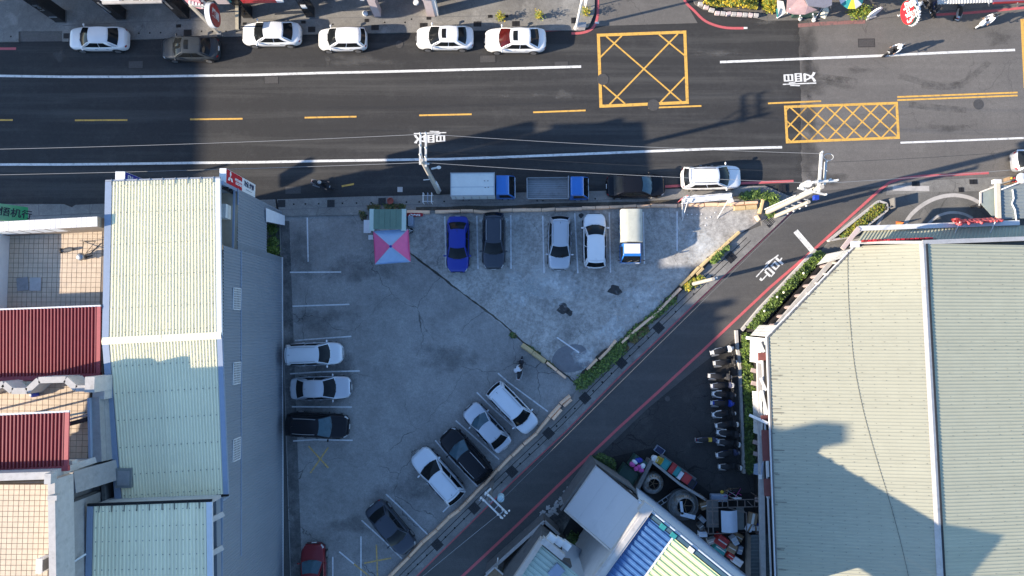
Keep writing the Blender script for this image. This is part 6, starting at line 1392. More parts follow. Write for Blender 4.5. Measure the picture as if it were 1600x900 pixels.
blocks([(893, 623), (880, 634)], 'second beige block laid beside the end of the diagonal row', 'doubled block', M_block, ln_px=18); blocks([(877, 639), (863, 655)], 'third beige block laid beside the diagonal row', 'doubled block lower', M_block, ln_px=20)
blocks([(838, 676), (818, 694), (800, 711), (777, 733), (757, 755), (741, 771), (718, 796), (700, 809), (683, 827), (661, 846), (640, 868), (612, 897), (585, 925)], 'beige barrier block in the diagonal row behind the parked cars', 'barrier blocks along the diagonal edge', M_block)
blocks([(815, 539), (832, 551), (852, 566)], 'rough yellow kerb block in the dirt seam', 'rough seam blocks', M_block_y, w_=.38, ln_px=22)
blocks([(854, 566), (870, 579), (884, 590)], 'narrow beige kerb block continuing the dirt seam', 'narrow seam blocks', M_block, w_=.2, ln_px=19)

# utility poles
def insul(mb, p, n=3, ax=Vector((0, 0, 1)), s=1.0):
    for k in range(n): mb.ball(p+ax*.09*k*s, (.07*s, .07*s, .045*s), 8, 4)
def pole(label, base, h, r0=.17, r1=.11, z=.1, m=M_pole):
    p = P(*base, z); t = thing('utility_pole', label, 'pole', p); B().tube((0, 0, 0), (0, 0, h), r0, r1, 12).build('shaft', m, t, smooth=False); return t, p
t, p = pole('white utility pole with crossarms reaching over the road left of the box truck', (685, 300), 10.2); A_pole = p
for k, (dx, z, ln) in enumerate(((-.12, 9.9, 1.75), (.16, 9.3, 1.95))):
    arm = B().beam((dx, -.2, z), (dx, ln, z), .13, .13).build('crossarm', M_arm, t); mb = B()
    for yy in (.4, 1.0, ln): insul(mb, Vector((dx, yy, z+.08)))
    mb.build('insulator', M_porc, arm, smooth=True); B().beam((0, 0, z-.9), (dx, .9, z-.05), .05, .05).build('stay', M_steel, t)
B().beam((-.2, .15, 8.6), (.3, .15, 8.6), .1, .1).build('short_arm', M_arm, t); B().beam((.3, .1, 7.4), (.75, .2, 7.4), .1, .1).build('bracket', M_arm, t); B().ball((.8, .2, 7.4), (.16, .12, .1)).build('junction_box', M_porc, t)
B().tube((.16, .05, .3), (.16, .05, 3.4), .1, n=8).build('cable_duct', M_white_trim, t); B().tube((-.1, .12, 2), (-.1, .12, 9), .045, n=6).build('conduit', M_arm, t); B().tube((.13, .1, 3.4), (.1, .1, 8.5), .05, n=6).build('conduit', M_steel, t)
B().beam((-.6, 0, 4.4), (0, 0, 4.6), .06, .06).build('step_arm', M_arm, t)
t, p = pole('thick cream utility pole with a cluster of insulators at the alley mouth', (1199, 331), 9.6, .21, .15); B_pole = p
top = 9.6
for (a, b_, wd) in (((-.1, -.3, top-.3), (.15, 2.3, top-.3), .15), ((.42, .25, top-.6), (.55, 1.75, top-.6), .13), ((-.55, .3, top-.1), (1.0, .42, top-.1), .14), ((-.2, -.1, top-.7), (.8, .6, top-.7), .12), ((-1.2, .1, top-.9), (.6, -.35, top-.9), .11)):
    arm = B().beam(a, b_, wd, wd).build('crossarm', M_arm, t); mb = B()
    for k in range(3): insul(mb, lerp(Vector(a), Vector(b_), (k+.4)/2.4)+Vector((0, 0, .1)), 2)
    mb.build('insulator', M_porc, arm, smooth=True)
B().tube((-.55, .35, top-1.6), (-.55, .35, top-.7), .24, n=12).build('transformer', M_offwhite, t); B().tube((.05, .45, top-1.4), (.05, .45, top-.5), .2, n=12).build('transformer', M_steel, t)
B().box((.55, -.3, top-2.2), (.3, .3, .35)).build('blue_box', M_blue, t); B().tube((.12, .22, .3), (.12, .22, top-1), .06, n=6).build('conduit', M_offwhite, t); B().tube((-.3, .15, .3), (-.24, .12, 6), .05, n=6).build('conduit', M_arm, t)
for k in range(4): B().beam((.22, -.2, 3+k*1.1), (.5, -.25, 3+k*1.1), .05, .05).build('step_arm', M_arm, t)
lp = [(.7+.32*math.cos(a), 2.05+.22*math.sin(a), top-.5) for a in [2*math.pi*i/14 for i in range(15)]]; B().path(lp, .02).build('cable_loop', M_arm, t)
t, p = pole('thinner cream pole standing just below the thick one at the alley mouth', (1211, 338), 6.2, .16, .12)
mb = B()
for k in range(4): insul(mb, Vector((.18, -.12, 2+k*1.1)), 2)
mb.build('insulator', M_porc, t, smooth=True)
t, p = pole('utility pole on the alley pavement with twin arms and a pale transformer', (769, 751), 6.6, .16, .12, m=M_conc_d); C_pole = p
dv = Vector((.72, -.69, 0)); pv = Vector((.69, .72, 0))
for k, off in enumerate((-.18, .28)):
    a = -dv*.6+pv*off+Vector((0, 0, 6.5)); b_ = dv*1.25+pv*off+Vector((0, 0, 6.5)); arm = B().beam(a, b_, .1, .1).build('crossarm', M_arm, t); mb = B()
    for s_ in (0, .12, .85, 1): insul(mb, lerp(a, b_, s_)+Vector((0, 0, .08)), 2, s=1.15)
    mb.build('insulator', M_porc, arm, smooth=True)
for s_ in (.1, .6, 1.1): B().beam(dv*s_-pv*.18+Vector((0, 0, 6.45)), dv*s_+pv*.3+Vector((0, 0, 6.45)), .06, .06).build('cross_brace', M_steel, t)
for off in (-.5, .6): B().beam(-dv*.5+pv*off*.6+Vector((0, 0, 6.2)), -dv*.5+pv*off+Vector((0, 0, 6.2)), .06, .06).build('short_arm', M_steel, t)
mb = B()
for k in range(5): insul(mb, -dv*.55+pv*(.18+.12*k)+Vector((0, 0, 6.6)), 1, s=1.1)
for k in range(4): insul(mb, dv*1.35+pv*(.5-.22*k)+Vector((0, 0, 6.6)), 1, s=1.1)
mb.build('insulator', M_porc, t, smooth=True)
B().lathe([(.22, 0), (.24, .05), (.24, .7), (.18, .78), (.03, .8)], tuple(dv*.45+pv*.62+Vector((0, 0, 5.6))), 14).build('transformer', mat('pale_blue_paint', (.35, .5, .56), .5), t, smooth=False)
t, p = pole('short concrete post leaning over the weeds by the alley', (1082, 444), 5.6, .15, .12)
B().beam((0, 0, 5.4), (.3, .1, 5.5), .1, .1).build('bracket', M_offwhite, t)
# street lamp at the corner of the side street
p = P(900, 44, .12); t = thing('street_lamp', 'white street lamp post with a square sign at the corner of the side street', 'lamp', p); B().tube((0, 0, 0), (0, 0, 8), .11, .07, 10).build('post', M_white, t); B().lathe([(.2, 0), (.2, .15), (.12, .2)], n=10).build('base', M_conc_l, t)
B().box((.2, 0, 5.0), (.06, .8, .8)).build('sign_plate', M_white, t); B().beam((0, 0, 8), (0, -1.2, 8.2), .08, .08).build('arm', M_white, t); B().box((0, -1.4, 8.2), (.25, .5, .12)).build('lamp_head', M_offwhite, t)
p = P(915, 12, .12); t = thing('sign_post', 'thin white sign post next to the street lamp', 'post', p); B().tube((0, 0, 0), (0, 0, 2.6), .04, n=8).build('post', M_white, t); B().box((0, 0, 2.4), (.4, .05, .4)).build('plate', M_white, t)
t = thing('kerb_cabinet', 'grey utility cabinet at the foot of the street lamp', 'cabinet', P(908, 44, .12)); B().box((0, 0, .3), (.6, .35, .6)).build('case', M_conc_l, t, bevel=.02); B().box((0, 0, .62), (.66, .4, .05)).build('lid', M_steel, t)
# cables
def cable(label, a, b_, sag, r=.013, m=M_wire, n=14):
    t = thing('overhead_cable', label, 'cable', tuple(a), group='overhead cables'); q = []
    for i in range(n+1):
        s_ = i/n; v = lerp(a, b_, s_); v = Vector((v.x, v.y, v.z-4*sag*s_*(1-s_))); q.append(tuple(v-a))
    B().path(q, r, 5).build('strand', m, t); return t
Aa, Ab, Ac = A_pole+Vector((-.12, 1.7, 10.1)), A_pole+Vector((-.12, 0, 9.6)), A_pole+Vector((.16, 1.9, 9.5))
Ba, Bb, Bc = B_pole+Vector((.1, 2.2, 9.4)), B_pole+Vector((-.3, .3, 9.3)), B_pole+Vector((.5, 1.7, 9.1))
cable('pale cable from the box-truck pole to the left over the road centre', Aa, P(-160, 236, 9.8), .5); cable('pale cable from the box-truck pole to the left along the white edge line', Ab, P(-160, 276, 9.2), .4)
cable('pale cable from the box-truck pole arm to the alley pole arm', Ac, Ba, .5); cable('pale cable between the two pole tops over the parked cars', Ab+Vector((0, 0, .1)), Bb, .5)
cable('pale cable from the alley pole to the right over the forecourt edge', Bb+Vector((.9, 0, 0)), P(1700, 255, 8.6), .4); cable('dark cable from the alley pole arm to the right along the lane', Bc, P(1700, 228, 8.8), .5, .012, M_wire_d)
cable('dark cable crossing from the box-truck pole to the alley pole', A_pole+Vector((.1, .9, 9.0)), B_pole+Vector((.2, 1.2, 8.6)), .9, .012, M_wire_d)
Ct = C_pole+Vector((0, 0, 6.7)); cable('pale cable along the alley between the lower pole and the alley mouth', P(775, 790, 6.6), P(1285, 288, 8.5), .25, .012, mat('cable_grey', (.17, .17, .17), .5)); cable('pale cable from the lower alley pole towards the bottom edge', Ct+dv*1.0, P(590, 960, 7.0), .2)
cable('dark cable slung across the sage roof of the hall', P(1331, 392, 5.2), P(1419, 940, 5.6), 0, .012, M_wire_d).children[0].data
o = [c for c in COL.objects if c.name.startswith('strand')][-1]
pts = [(1333, 390), (1329, 440), (1329, 500), (1335, 570), (1348, 640), (1366, 710), (1385, 775), (1402, 840), (1417, 910), (1422, 950)]
par = o.parent; bpy.data.objects.remove(o); q = []
for x, y in smooth_path(pts, 3):
    pz = P(x, y, 5.4); yy = pz.y; wv = west_edge(min(yy, c1.y-.05)); rv = ridge(yy); s_ = max(0, min(1, (pz.x-wv.x)/(rv.x-wv.x))); q.append(tuple(Vector((pz.x, pz.y, lerp(wv.z, rv.z, s_)+.045))-par.location))
B().path(q, .011, 4).build('strand', M_wire_d, par)

# kiosk with the pink and blue canopy
t = thing('kiosk', 'small attendant kiosk with a mossy green roof behind the square canopy', 'kiosk', P(606, 345, 0))
zk = 2.5; q = [P(584, 327, zk), P(628, 326, zk), P(628, 358, zk), P(584, 359, zk)]
kx0, kx1, ky0, ky1 = q[0].x, q[1].x, q[2].y, q[0].y
for k in range(5):
    xa, xb_ = lerp(kx0, kx1, k/5), lerp(kx0, kx1, (k+.98)/5); B().box(((xa+xb_)/2, (ky0+ky1)/2, zk+.02*(k % 2)), (xb_-xa, ky1-ky0, .06)).build('roof_panel', mat('moss_green_roof', (.13, .21, .16), .7, var=.1), t, world=True)
for xx, wd in ((kx0-.13, .36), (kx1+.14, .36)): B().box((xx, (ky0+ky1)/2-.05, zk-.02), (wd, ky1-ky0+.15, .08)).build('roof_edge', mat('pale_green_edge', (.48, .58, .52), .6, var=.06), t, world=True)
B().box(((kx0+kx1)/2, (ky0+ky1)/2+.1, 1.2), (kx1-kx0-.2, ky1-ky0-.2, 2.4)).build('wall', M_offwhite, t, world=True)
B().box((kx1-.05, (ky0+ky1)/2, 1.4), (.05, .9, .9)).build('window', M_glass, t, world=True); B().box((kx0+.08, (ky0+ky1)/2, 1.1), (.05, .7, 1.9)).build('door', M_conc_l, t, world=True)
t = thing('square_canopy', 'square pop-up canopy with pink and pale blue quarters', 'canopy', P(612, 386, 0))
zc, zt = 2.3, 2.95; C4 = [P(583, 361, zc), P(637.5, 358, zc), P(641, 409, zc), P(586, 413, zc)]; apx = P(610.5, 385, zt)
M_cp = mat('canopy_pink', (.80, .14, .30), .75, var=.06); M_cb = mat('canopy_blue', (.34, .48, .68), .75, var=.06)
for i in range(4):
    a, b_ = C4[i], C4[(i+1) % 4]; m_ = M_cb if i in (0, 2) else M_cp; rows = []
    for k in range(6):
        s_ = k/5; l = lerp(a, apx, s_); r = lerp(b_, apx, s_); rw_ = [lerp(l, r, j/6)-Vector((0, 0, .09*math.sin(math.pi*j/6)*(1-s_)+.05*math.sin(math.pi*s_))) for j in range(7)]; rows.append(rw_)
    B().grid(rows).build('canopy_panel', m_, t, world=True, smooth=True)
    va = [a, b_, b_-Vector((0, 0, .25)), a-Vector((0, 0, .25))]; B().add(va, [(0, 1, 2, 3)]).build('valance', m_, t, world=True)
    B().tube(Vector((a.x*.999, a.y, .03)), a, .03, n=6).build('leg', M_steel, t, world=True); B().tube(a+Vector((0, 0, .015)), apx+Vector((0, 0, .01)), .018, n=5).build('seam', mat('seam_grey', (.45, .42, .5), .7), t, world=True)
B().lathe([(.1, 0), (.1, .05), (.05, .09)], tuple(apx), 10).build('finial', M_navy, t, world=True)
t = thing('folding_table', 'white folding table left of the kiosk', 'table', P(577, 356, .04)); B().box((0, 0, .74), (.55, 1.0, .04)).build('table_top', M_cl_white, t)
for sx in (-.22, .22):
    for sy in (-.42, .42): B().tube((sx, sy, 0), (sx, sy, .72), .02, n=5).build('leg', M_steel, t)
t = thing('white_stool', 'small white stool half under the pink canopy', 'stool', P(581, 372, .04)); B().box((0, 0, .45), (.35, .35, .05)).build('seat', M_cl_white, t)
for sx in (-.14, .14):
    for sy in (-.14, .14): B().tube((sx, sy, 0), (sx, sy, .44), .018, n=5).build('leg', M_cl_white, t)
t = thing('storage_locker', 'pale grey locker right of the kiosk', 'locker', P(644, 348, .04)); B().box((0, 0, .5), (.38, .75, 1.0)).build('case', M_blue_trim, t, bevel=.02); B().box((-.24, .0, .45), (.05, .7, .9)).build('door', M_hole, t)
t = thing('electric_fan', 'round fan or motor with white blades by the locker', 'fan', P(643, 362, .04)); B().lathe([(.2, -.05), (.22, 0), (.2, .05)], (0, 0, .5), 14, 'Z').build('guard', M_blk, t); B().tube((0, 0, 0), (0, 0, .5), .04, n=6).build('stand', M_blk, t)
for k in range(3): B().box((.09*math.cos(k*2.1), .09*math.sin(k*2.1), .56), (.15, .06, .01), k*2.1).build('blade', M_white, t)
t = thing('red_banner', 'crumpled red banner with white lettering on the barrier blocks', 'banner', P(648, 337, .04)); rows = [[P(lerp(635, 661, i/8), lerp(333, 338, j/3)+random.gauss(0, .5), .38-.07*j+random.gauss(0, .03)) for i in range(9)] for j in range(4)]
B().grid(rows).build('cloth', M_red, t, world=True); mb = B()
for k in range(7): mb.box(P(640+k*2.6, 336.0+random.gauss(0, .4), .40), (.09, .12, .03), random.random())
mb.build('white_lettering', M_white, t, world=True)
t = thing('planter_pot', 'round terracotta red pot on the south pavement', 'pot', P(611, 315, Z_PAVE)); B().lathe([(.16, 0), (.24, .32), (.26, .34), (.26, .38), (.21, .38), (.2, .3), (.03, .3)], n=14).build('pot', mat('terracotta', (.34, .08, .06), .8), t)
t = thing('bike_rack', 'low white tubular rail rack beside the pole', 'rack', P(669, 311, Z_PAVE))
for dx, m_ in ((-.3, M_white), (.05, M_blue_trim), (.35, M_white)): B().path([(dx, .35, 0), (dx, .35, .75), (dx, -.4, .75), (dx, -.4, 0)], .03, 6).build('hoop', m_, t)
for dy in (.2, -.25): B().tube((-.4, dy, .4), (.45, dy, .4), .02, n=5).build('rail', M_white, t)
# white banner frame by the sunny corner
t = thing('banner_stand', 'toppled white tube frame with a crumpled white banner over the barrier blocks', 'frame', P(1105, 318, 0))
rows = [[P(lerp(1067, 1143, i/12), lerp(lerp(307, 301, i/12), lerp(318, 311, i/12), j/3)+random.gauss(0, .5), 1.25-.12*j+random.gauss(0, .05)) for i in range(13)] for j in range(4)]
B().grid(rows).build('banner', mat('crumpled_banner', (.68, .68, .67), .7, var=.12, scale=4), t, world=True, smooth=True)
for a, b_ in (((1066, 339, .04), (1072, 306, 1.4)), ((1066, 345, .04), (1075, 312, 1.3)), ((1121, 341, .04), (1144, 302, 1.5)), ((1147, 316, .3), (1142, 303, 1.5)), ((1066, 311, 1.35), (1144, 303, 1.45)), ((1064, 318, 1.0), (1141, 311, 1.05)), ((1066, 339, .1), (1066, 311, 1.35))): B().tube(P(*a), P(*b_), .028, n=6).build('tube', M_white, t, world=True)
for a, b_ in (((1058, 317, .6), (1067, 309, 1.3)), ((1060, 315, .5), (1075, 305, 1.3))): B().tube(P(*a), P(*b_), .03, n=6).build('red_tube', M_red_line, t, world=True)
B().box(P(1141, 311, 1.1), (.28, .55, .2), .2).build('white_box', M_white, t, world=True)
mb = B()
for x, y in ((1074, 335.5), (1081, 335), (1089, 335), (1096, 334.5), (1103, 341), (1110, 339), (1102, 352), (1117, 332)): mb.box(P(x, y, Z_LOT+.02), (.1, .07, .03), random.random()*3)
o = mb.build('paper_scraps', M_white, world=True); tag(o, 'white paper scraps scattered on the concrete near the white frame', 'scraps', kind='stuff')

# ================================================================ PLANTS
def hedge(name, label, cat, px, z0, h, n, pal, kerb=None, kh=.35, kw=.16, group=None, size=(.07, .15)):
    q = [P(x, y, z0) for x, y in px]; c = sum(q, Vector())/len(q); t = thing(name, label, cat, (c.x, c.y, 0), group=group)
    tris = [(q[0], q[i], q[i+1]) for i in range(1, len(q)-1)]; ar = [((b_-a).cross(d_-a)).length for a, b_, d_ in tris]
    def pt():
        a, b_, d_ = random.choices(tris, ar)[0]; r1, r2 = random.random(), random.random()
        if r1+r2 > 1: r1, r2 = 1-r1, 1-r2
        v = a+(b_-a)*r1+(d_-a)*r2; hh = h*(.72+.28*math.sin(v.x*2.1+v.y*1.3)*math.cos(v.y*2.7)); v = Vector((v.x+random.gauss(0, .06), v.y+random.gauss(0, .06), z0+hh*random.random()**.5)); return v
    mb = B(); leaves(mb, pt, n, size); mb.build('foliage', None, t, world=True, mats=pal)
    mb = B()
    for _ in range(max(8, n//90)): v = pt(); mb.tube((v.x, v.y, z0), (v.x+random.gauss(0, .1), v.y+random.gauss(0, .1), v.z), .015, n=4)
    mb.build('stem', M_wood, t, world=True)
    B().prism([(p.x, p.y) for p in q], z0-.06, z0+.02).build('soil', M_dirt, t, world=True)
    for pts in (kerb or []):
        k_ = [P(x, y, kh) for x, y in pts]
        for a, b_ in zip(k_, k_[1:]): B().beam(Vector((a.x, a.y, kh/2)), Vector((b_.x, b_.y, kh/2)), kw, kh).build('kerb_stone', M_conc_l, t, world=True)
    return t
hedge('hedge', 'dense green hedge in a planter along the diagonal front of the hall', 'hedge', [(1278, 391), (1289, 400), (1246, 440), (1208, 482), (1180, 512), (1166, 512), (1190, 482), (1232, 440)], .35, .55, 3600, LEAF, [[(1275, 390), (1230, 438), (1188, 482), (1160, 516)]], .38, .2)
for x, y, w_ in ((1255, 427, 'uppermost'), (1224, 457, 'second'), (1194, 486, 'lowest'), (1214, 464, 'third')):
    p = P(x, y, .9); t = thing('garden_lamp', w_+' small round white garden lamp in the diagonal hedge', 'lamp', (p.x, p.y, .3), group='garden lamps in the diagonal hedge'); B().tube((0, 0, 0), (0, 0, .6), .02, n=5).build('stem', M_blk, t); B().ball((0, 0, .68), .1, 10, 6).build('globe', mat('lamp_globe', (.75, .75, .55), .3), t, smooth=True)
hedge('hedge', 'tall sunlit shrub bed at the head of the scooter row', 'hedge', [(1157, 522), (1169, 522), (1171, 562), (1158, 562)], .3, 1.0, 1300, [LEAF[2], LEAF[0], LEAF[1]], [[(1151, 516), (1153, 545), (1156, 563)]], .3, .2)
hedge('hedge', 'green shrub bed beside the middle of the scooter row', 'hedge', [(1159, 565), (1172, 565), (1176, 612), (1161, 612)], .3, .9, 1400, [LEAF[2], LEAF[0], LEAF[1]], [[(1156, 563), (1158, 612)]], .3, .2)
hedge('hedge', 'green shrub bed under the white canopy rib beside the scooters', 'hedge', [(1162, 616), (1174, 616), (1177, 662), (1163, 662)], .3, .9, 1500, LEAF, [[(1158, 612), (1160, 662)]], .3, .2)
hedge('hedge', 'darker grassy bed at the lower end of the scooter row', 'hedge', [(1163, 664), (1178, 664), (1179, 738), (1165, 738)], .25, .55, 2000, [LEAF[1], LEAF[0], LEAF[1]], [[(1160, 662), (1163, 740)]], .3, .2)
hedge('planter_bed', 'narrow wedge planter of yellowing grass at the forecourt corner', 'planter', [(1310, 372), (1368, 320), (1382, 320), (1383, 326), (1330, 366)], .3, .3, 1500, [LEAF_Y[1], LEAF[0], LEAF_DRY[0]], [[(1296, 376), (1374, 314), (1386, 318), (1387, 328), (1334, 369), (1300, 375)]], .42, .16)
p = P(1392, 320, 0); t = thing('signboard', 'dark slatted board standing at the tip of the wedge planter', 'board', (p.x, p.y, .06)); B().box((-.2, 0, .45), (.08, .8, .9)).build('board', M_conc_d, t); B().beam((.2, .2, 0), (-.2, .2, .8), .05, .05).build('prop', M_steel, t)
t = thing('garden_hose_reel', 'small metal tap stand by the wedge planter', 'tap', P(1379, 327, .06)); B().tube((0, 0, 0), (0, 0, .9), .05, n=6).build('pipe', M_steel, t); B().ball((.1, 0, .8), (.14, .06, .06)).build('tap', M_steel, t); B().ball((-.1, 0, .7), (.12, .1, .1)).build('bucket', M_blk, t)
t = thing('traffic_cone', 'orange cone leaning by the white gutter', 'cone', P(1404, 350, .06)); B().box((0, 0, .02), (.4, .4, .04)).build('base', M_orange, t); B().lathe([(.16, .04), (.14, .1), (.03, .7)], n=12).build('cone', M_orange, t); B().lathe([(.105, .28), (.085, .4)], n=12).build('stripe', M_white, t)
hedge('flower_bed', 'bright yellow flowering shrubs behind pale kerb stones at the top', 'shrub', [(1098, -12), (1098, 6), (1115, 11), (1150, 12), (1180, 16), (1184, -12)], .3, .8, 3000, LEAF_Y, None)
hedge('shrub', 'yellow-green bush between the flower bed and the pink awning', 'shrub', [(1186, -5), (1192, 20), (1208, 22), (1206, -5)], .2, .9, 800, [LEAF_Y[1], LEAF[2], LEAF_Y[0]])
for k in range(11):
    x = 1094+k*8.6; y = 8+min(k, 3)*4.2+k*.5; p = P(x, y, .1); t = B().box((0, 0, .16), (random.uniform(.34, .44), .26, .32), random.gauss(-.15, .12)).build('kerb_stone', M_pink if k % 2 else M_conc_l, loc=(p.x, p.y, .1), bevel=.03); tag(t, 'rough pale kerb stone, %s from the left along the yellow flower bed' % ('first', 'second', 'third', 'fourth', 'fifth', 'sixth', 'seventh', 'eighth', 'ninth', 'tenth', 'last')[k], 'kerb stone', 'kerb stones edging the flower bed')
for x, y, lab in ((1333, 23, 'left one of two light green bushes below the yellow parasol'), (1348, 22, 'right one of two light green bushes next to the white board')):
    p = P(x, y, .1); t = thing('bush', lab, 'bush', (p.x, p.y, .1)); mb = B(); leaves(mb, lambda: (random.gauss(0, .22), random.gauss(0, .22), .35+random.gauss(0, .16)), 420, (.05, .11)); mb.build('foliage', None, t, mats=[LEAF[2], LEAF[0], LEAF_Y[1]]); B().tube((0, 0, 0), (0, 0, .4), .04, n=5).build('stem', M_wood, t)
# plants in the wall recess
for x, y, s_, lab in ((425, 357, .26, 'upper potted bush in the recess of the blue-grey wall'), (427, 377, .24, 'middle potted bush in the wall recess'), (426, 391, .3, 'lower, lighter potted bush in the wall recess')):
    p = P(x, y, .6); t = thing('potted_bush', lab, 'plant', (p.x, p.y, .03), group='potted bushes in the wall recess'); B().lathe([(.14, 0), (.2, .3), (.21, .32)], n=10).build('pot', M_conc_d, t); mb = B(); leaves(mb, lambda: (random.gauss(0, s_*.7), random.gauss(0, s_*.8), .6+random.gauss(0, s_*.6)), 380, (.06, .12)); mb.build('foliage', None, t, mats=[LEAF[0], LEAF[1], LEAF[2]] if y < 390 else [LEAF[2], LEAF[0], LEAF[2]])
def weeds(label, pts, wd, h, n, pal, z=.1):
    q = smooth_path(pts, 4); mb = B()
    cl = [(random.random(), random.uniform(.4, 1.3)) for _ in range(max(6, n//90))]
    def pt():
        tt_, k = random.choice(cl); tt_ = min(.999, max(0, tt_+random.gauss(0, .02))); i = min(int(tt_*(len(q)-1)), len(q)-2); f = tt_*(len(q)-1)-i; x, y = lerp(q[i][0], q[i+1][0], f), lerp(q[i][1], q[i+1][1], f)
        v = P(x+random.gauss(0, wd*.55), y+random.gauss(0, wd*.55), z); v.z = z+h*k*random.random(); return v
    leaves(mb, pt, int(n*1.7), (.06, .15)); o = mb.build('weeds', None, world=True, mats=pal); tag(o, label, 'weeds', kind='stuff')
weeds('thick green weeds on the alley verge below the cement patch', [(968, 545), (948, 565), (925, 585), (905, 602)], 7, .5, 2600, LEAF)
weeds('green weeds between the barrier blocks and the alley pavement', [(1050, 468), (1020, 494), (985, 522), (965, 545)], 5, .3, 1200, LEAF)
weeds('yellow-green weeds at the foot of the short concrete post', [(1094, 436), (1080, 443), (1068, 452)], 4.5, .4, 800, [LEAF_Y[1], LEAF[2], LEAF_Y[0]])
weeds('sunlit green tufts along the east barrier row', [(1154, 368), (1138, 384), (1122, 397), (1110, 412)], 4, .4, 700, [LEAF[2], LEAF[0], LEAF[0]])
weeds('weeds along the dirt seam of the car park', [(800, 523), (830, 545), (855, 566), (882, 590)], 2.5, .2, 500, [LEAF[1], LEAF_DRY[0], LEAF[0]], .04)
weeds('dry weeds and grit along the shaded verge', [(1010, 515), (990, 530), (975, 545)], 4, .2, 500, LEAF_DRY)
weeds('green weeds around the foot of the cream poles', [(1148, 310), (1170, 306), (1192, 306), (1210, 312), (1207, 325), (1200, 338)], 5, .45, 1500, [LEAF[0], LEAF[2], LEAF[1]])
weeds('dark weeds between the kiosk and the pavement', [(566, 340), (570, 328), (590, 324), (640, 322)], 3.5, .25, 500, [LEAF[1], LEAF_DRY[0], LEAF_DRY[2]])
weeds('dark plants in the gap behind the flat shed', [(895, 840), (905, 855), (915, 862), (925, 872)], 7, .6, 900, [LEAF[1], LEAF[0], LEAF[1]], .03)
weeds('dark bushes behind the coping of the boundary wall', [(790, 895), (805, 880), (820, 870)], 6, .5, 500, [LEAF[1], LEAF_DRY[2], LEAF[1]], .03)
hedge('bush', 'dark untidy bush at the top corner of the flat shed', 'bush', [(921, 716), (938, 706), (958, 718), (960, 732), (940, 728)], .05, 1.1, 900, [LEAF[1], LEAF[0], LEAF[1]])

# ================================================================ THE CLUTTERED YARD
def crate(label, px, py, z, s_, rot, m, group=None, h=.3, name='crate', lip=None):
    p = P(px, py, z+h); t = thing(name, label, 'crate', (p.x, p.y, z), rot, group); a, b_ = s_; B().box((0, 0, .015), (a, b_, .03)).build('base', m, t)
    for sx in (1, -1): B().box((sx*(a/2-.015), 0, h/2), (.03, b_, h)).build('side', m, t); B().box((0, sx*(b_/2-.015), h/2), (a-.06, .03, h*.985)).build('side', m, t)
    if lip is not None: B().box((0, 0, h*.8), (a-.08, b_-.08, .02)).build('contents', lip, t)
    return t
ra = R(-35)
GC = 'coloured crates along the yard wall'
for lab, x, y, s_, m, lp in (('teal crate beside the yellow frame', 1040, 726, (.55, .75), M_teal, M_teal), ('narrow red crate between the two teal ones', 1051, 732, (.38, .8), M_redp, M_redp), ('second teal crate next to the white one', 1058, 737, (.42, .7), M_teal, M_teal), ('white crate in the line of coloured crates', 1063, 743, (.32, .6), M_cl_white, M_cl_white), ('large red crate at the lower end of the line', 1073, 748, (.6, .7), M_redp, M_redp), ('dark navy crate after the red one at the end of the line', 1082, 756, (.5, .6), M_cl_navy, M_cl_dark)):
    crate(lab, x, y, 1.0, s_, ra, m, GC, .3, lip=lp)
t = thing('long_bench', 'dark bench carrying the line of coloured crates', 'bench', P(1058, 736.5, 1.3)-Vector((0, 0, 1.28)), ra); B().box((0, 0, .9), (3.2, .8, .08)).build('bench_top', M_conc_d, t)
for sx in (-1.4, 1.4):
    for sy in (-.3, .3): B().box((sx, sy, .4), (.08, .08, 1.0)).build('leg', M_conc_d, t)
crate('open yellow frame crate next to the white bucket', 1031, 720, 1.0, (.45, .5), ra+.15, M_yel, None, .25)
t = thing('bucket', 'round white lidded bucket at the top of the yard wall', 'bucket', P(1021, 715, .5)); B().lathe([(.2, 0), (.24, .5), (.26, .52), (.26, .58), (.03, .6)], n=16).build('bucket', M_white, t)
crate('blue-grey tub lying at the top of the yard', 1031, 704, .02, (.7, .5), ra, M_blue_trim, None, .35, 'plastic_tub', M_cl_navy)
crate('dark green lidded bin beside the flat shed', 982, 743, .02, (1.35, 1.1), ra, M_dkgreen, None, 1.0, 'rubbish_bin', M_dkgreen)
t = thing('rubbish_bin', 'open dark bin heaped with pink and blue bags', 'bin', P(994, 722, .4), ra); B().box((0, 0, .45), (1.1, .95, .9)).build('bin_body', M_dkgreen, t)
for k, (x, y, m) in enumerate(((-.2, .22, M_blue), (-.35, .0, M_cl_white), (.1, -.1, M_magenta), (.35, -.2, M_magenta), (.3, .1, M_cl_white), (.0, -.35, M_magenta), (-.1, .35, M_navy), (-.4, -.25, M_magenta))):
    B().ball((x, y, 1.0+.04*(k % 3)), (random.uniform(.18, .26), random.uniform(.16, .24), .16), 9, 6).build('bag', m, t, smooth=True)
low_wall('yard_wall', 'dark low wall on the upper left side of the vat yard', [(1018, 720), (993, 771)], 1.4, .22, M_conc_d)
low_wall('yard_wall', 'thin dark wall with a pale rail below the coloured crates', [(1020, 722), (1063, 757), (1103, 781)], 1.4, .12, M_conc_d, M_conc)
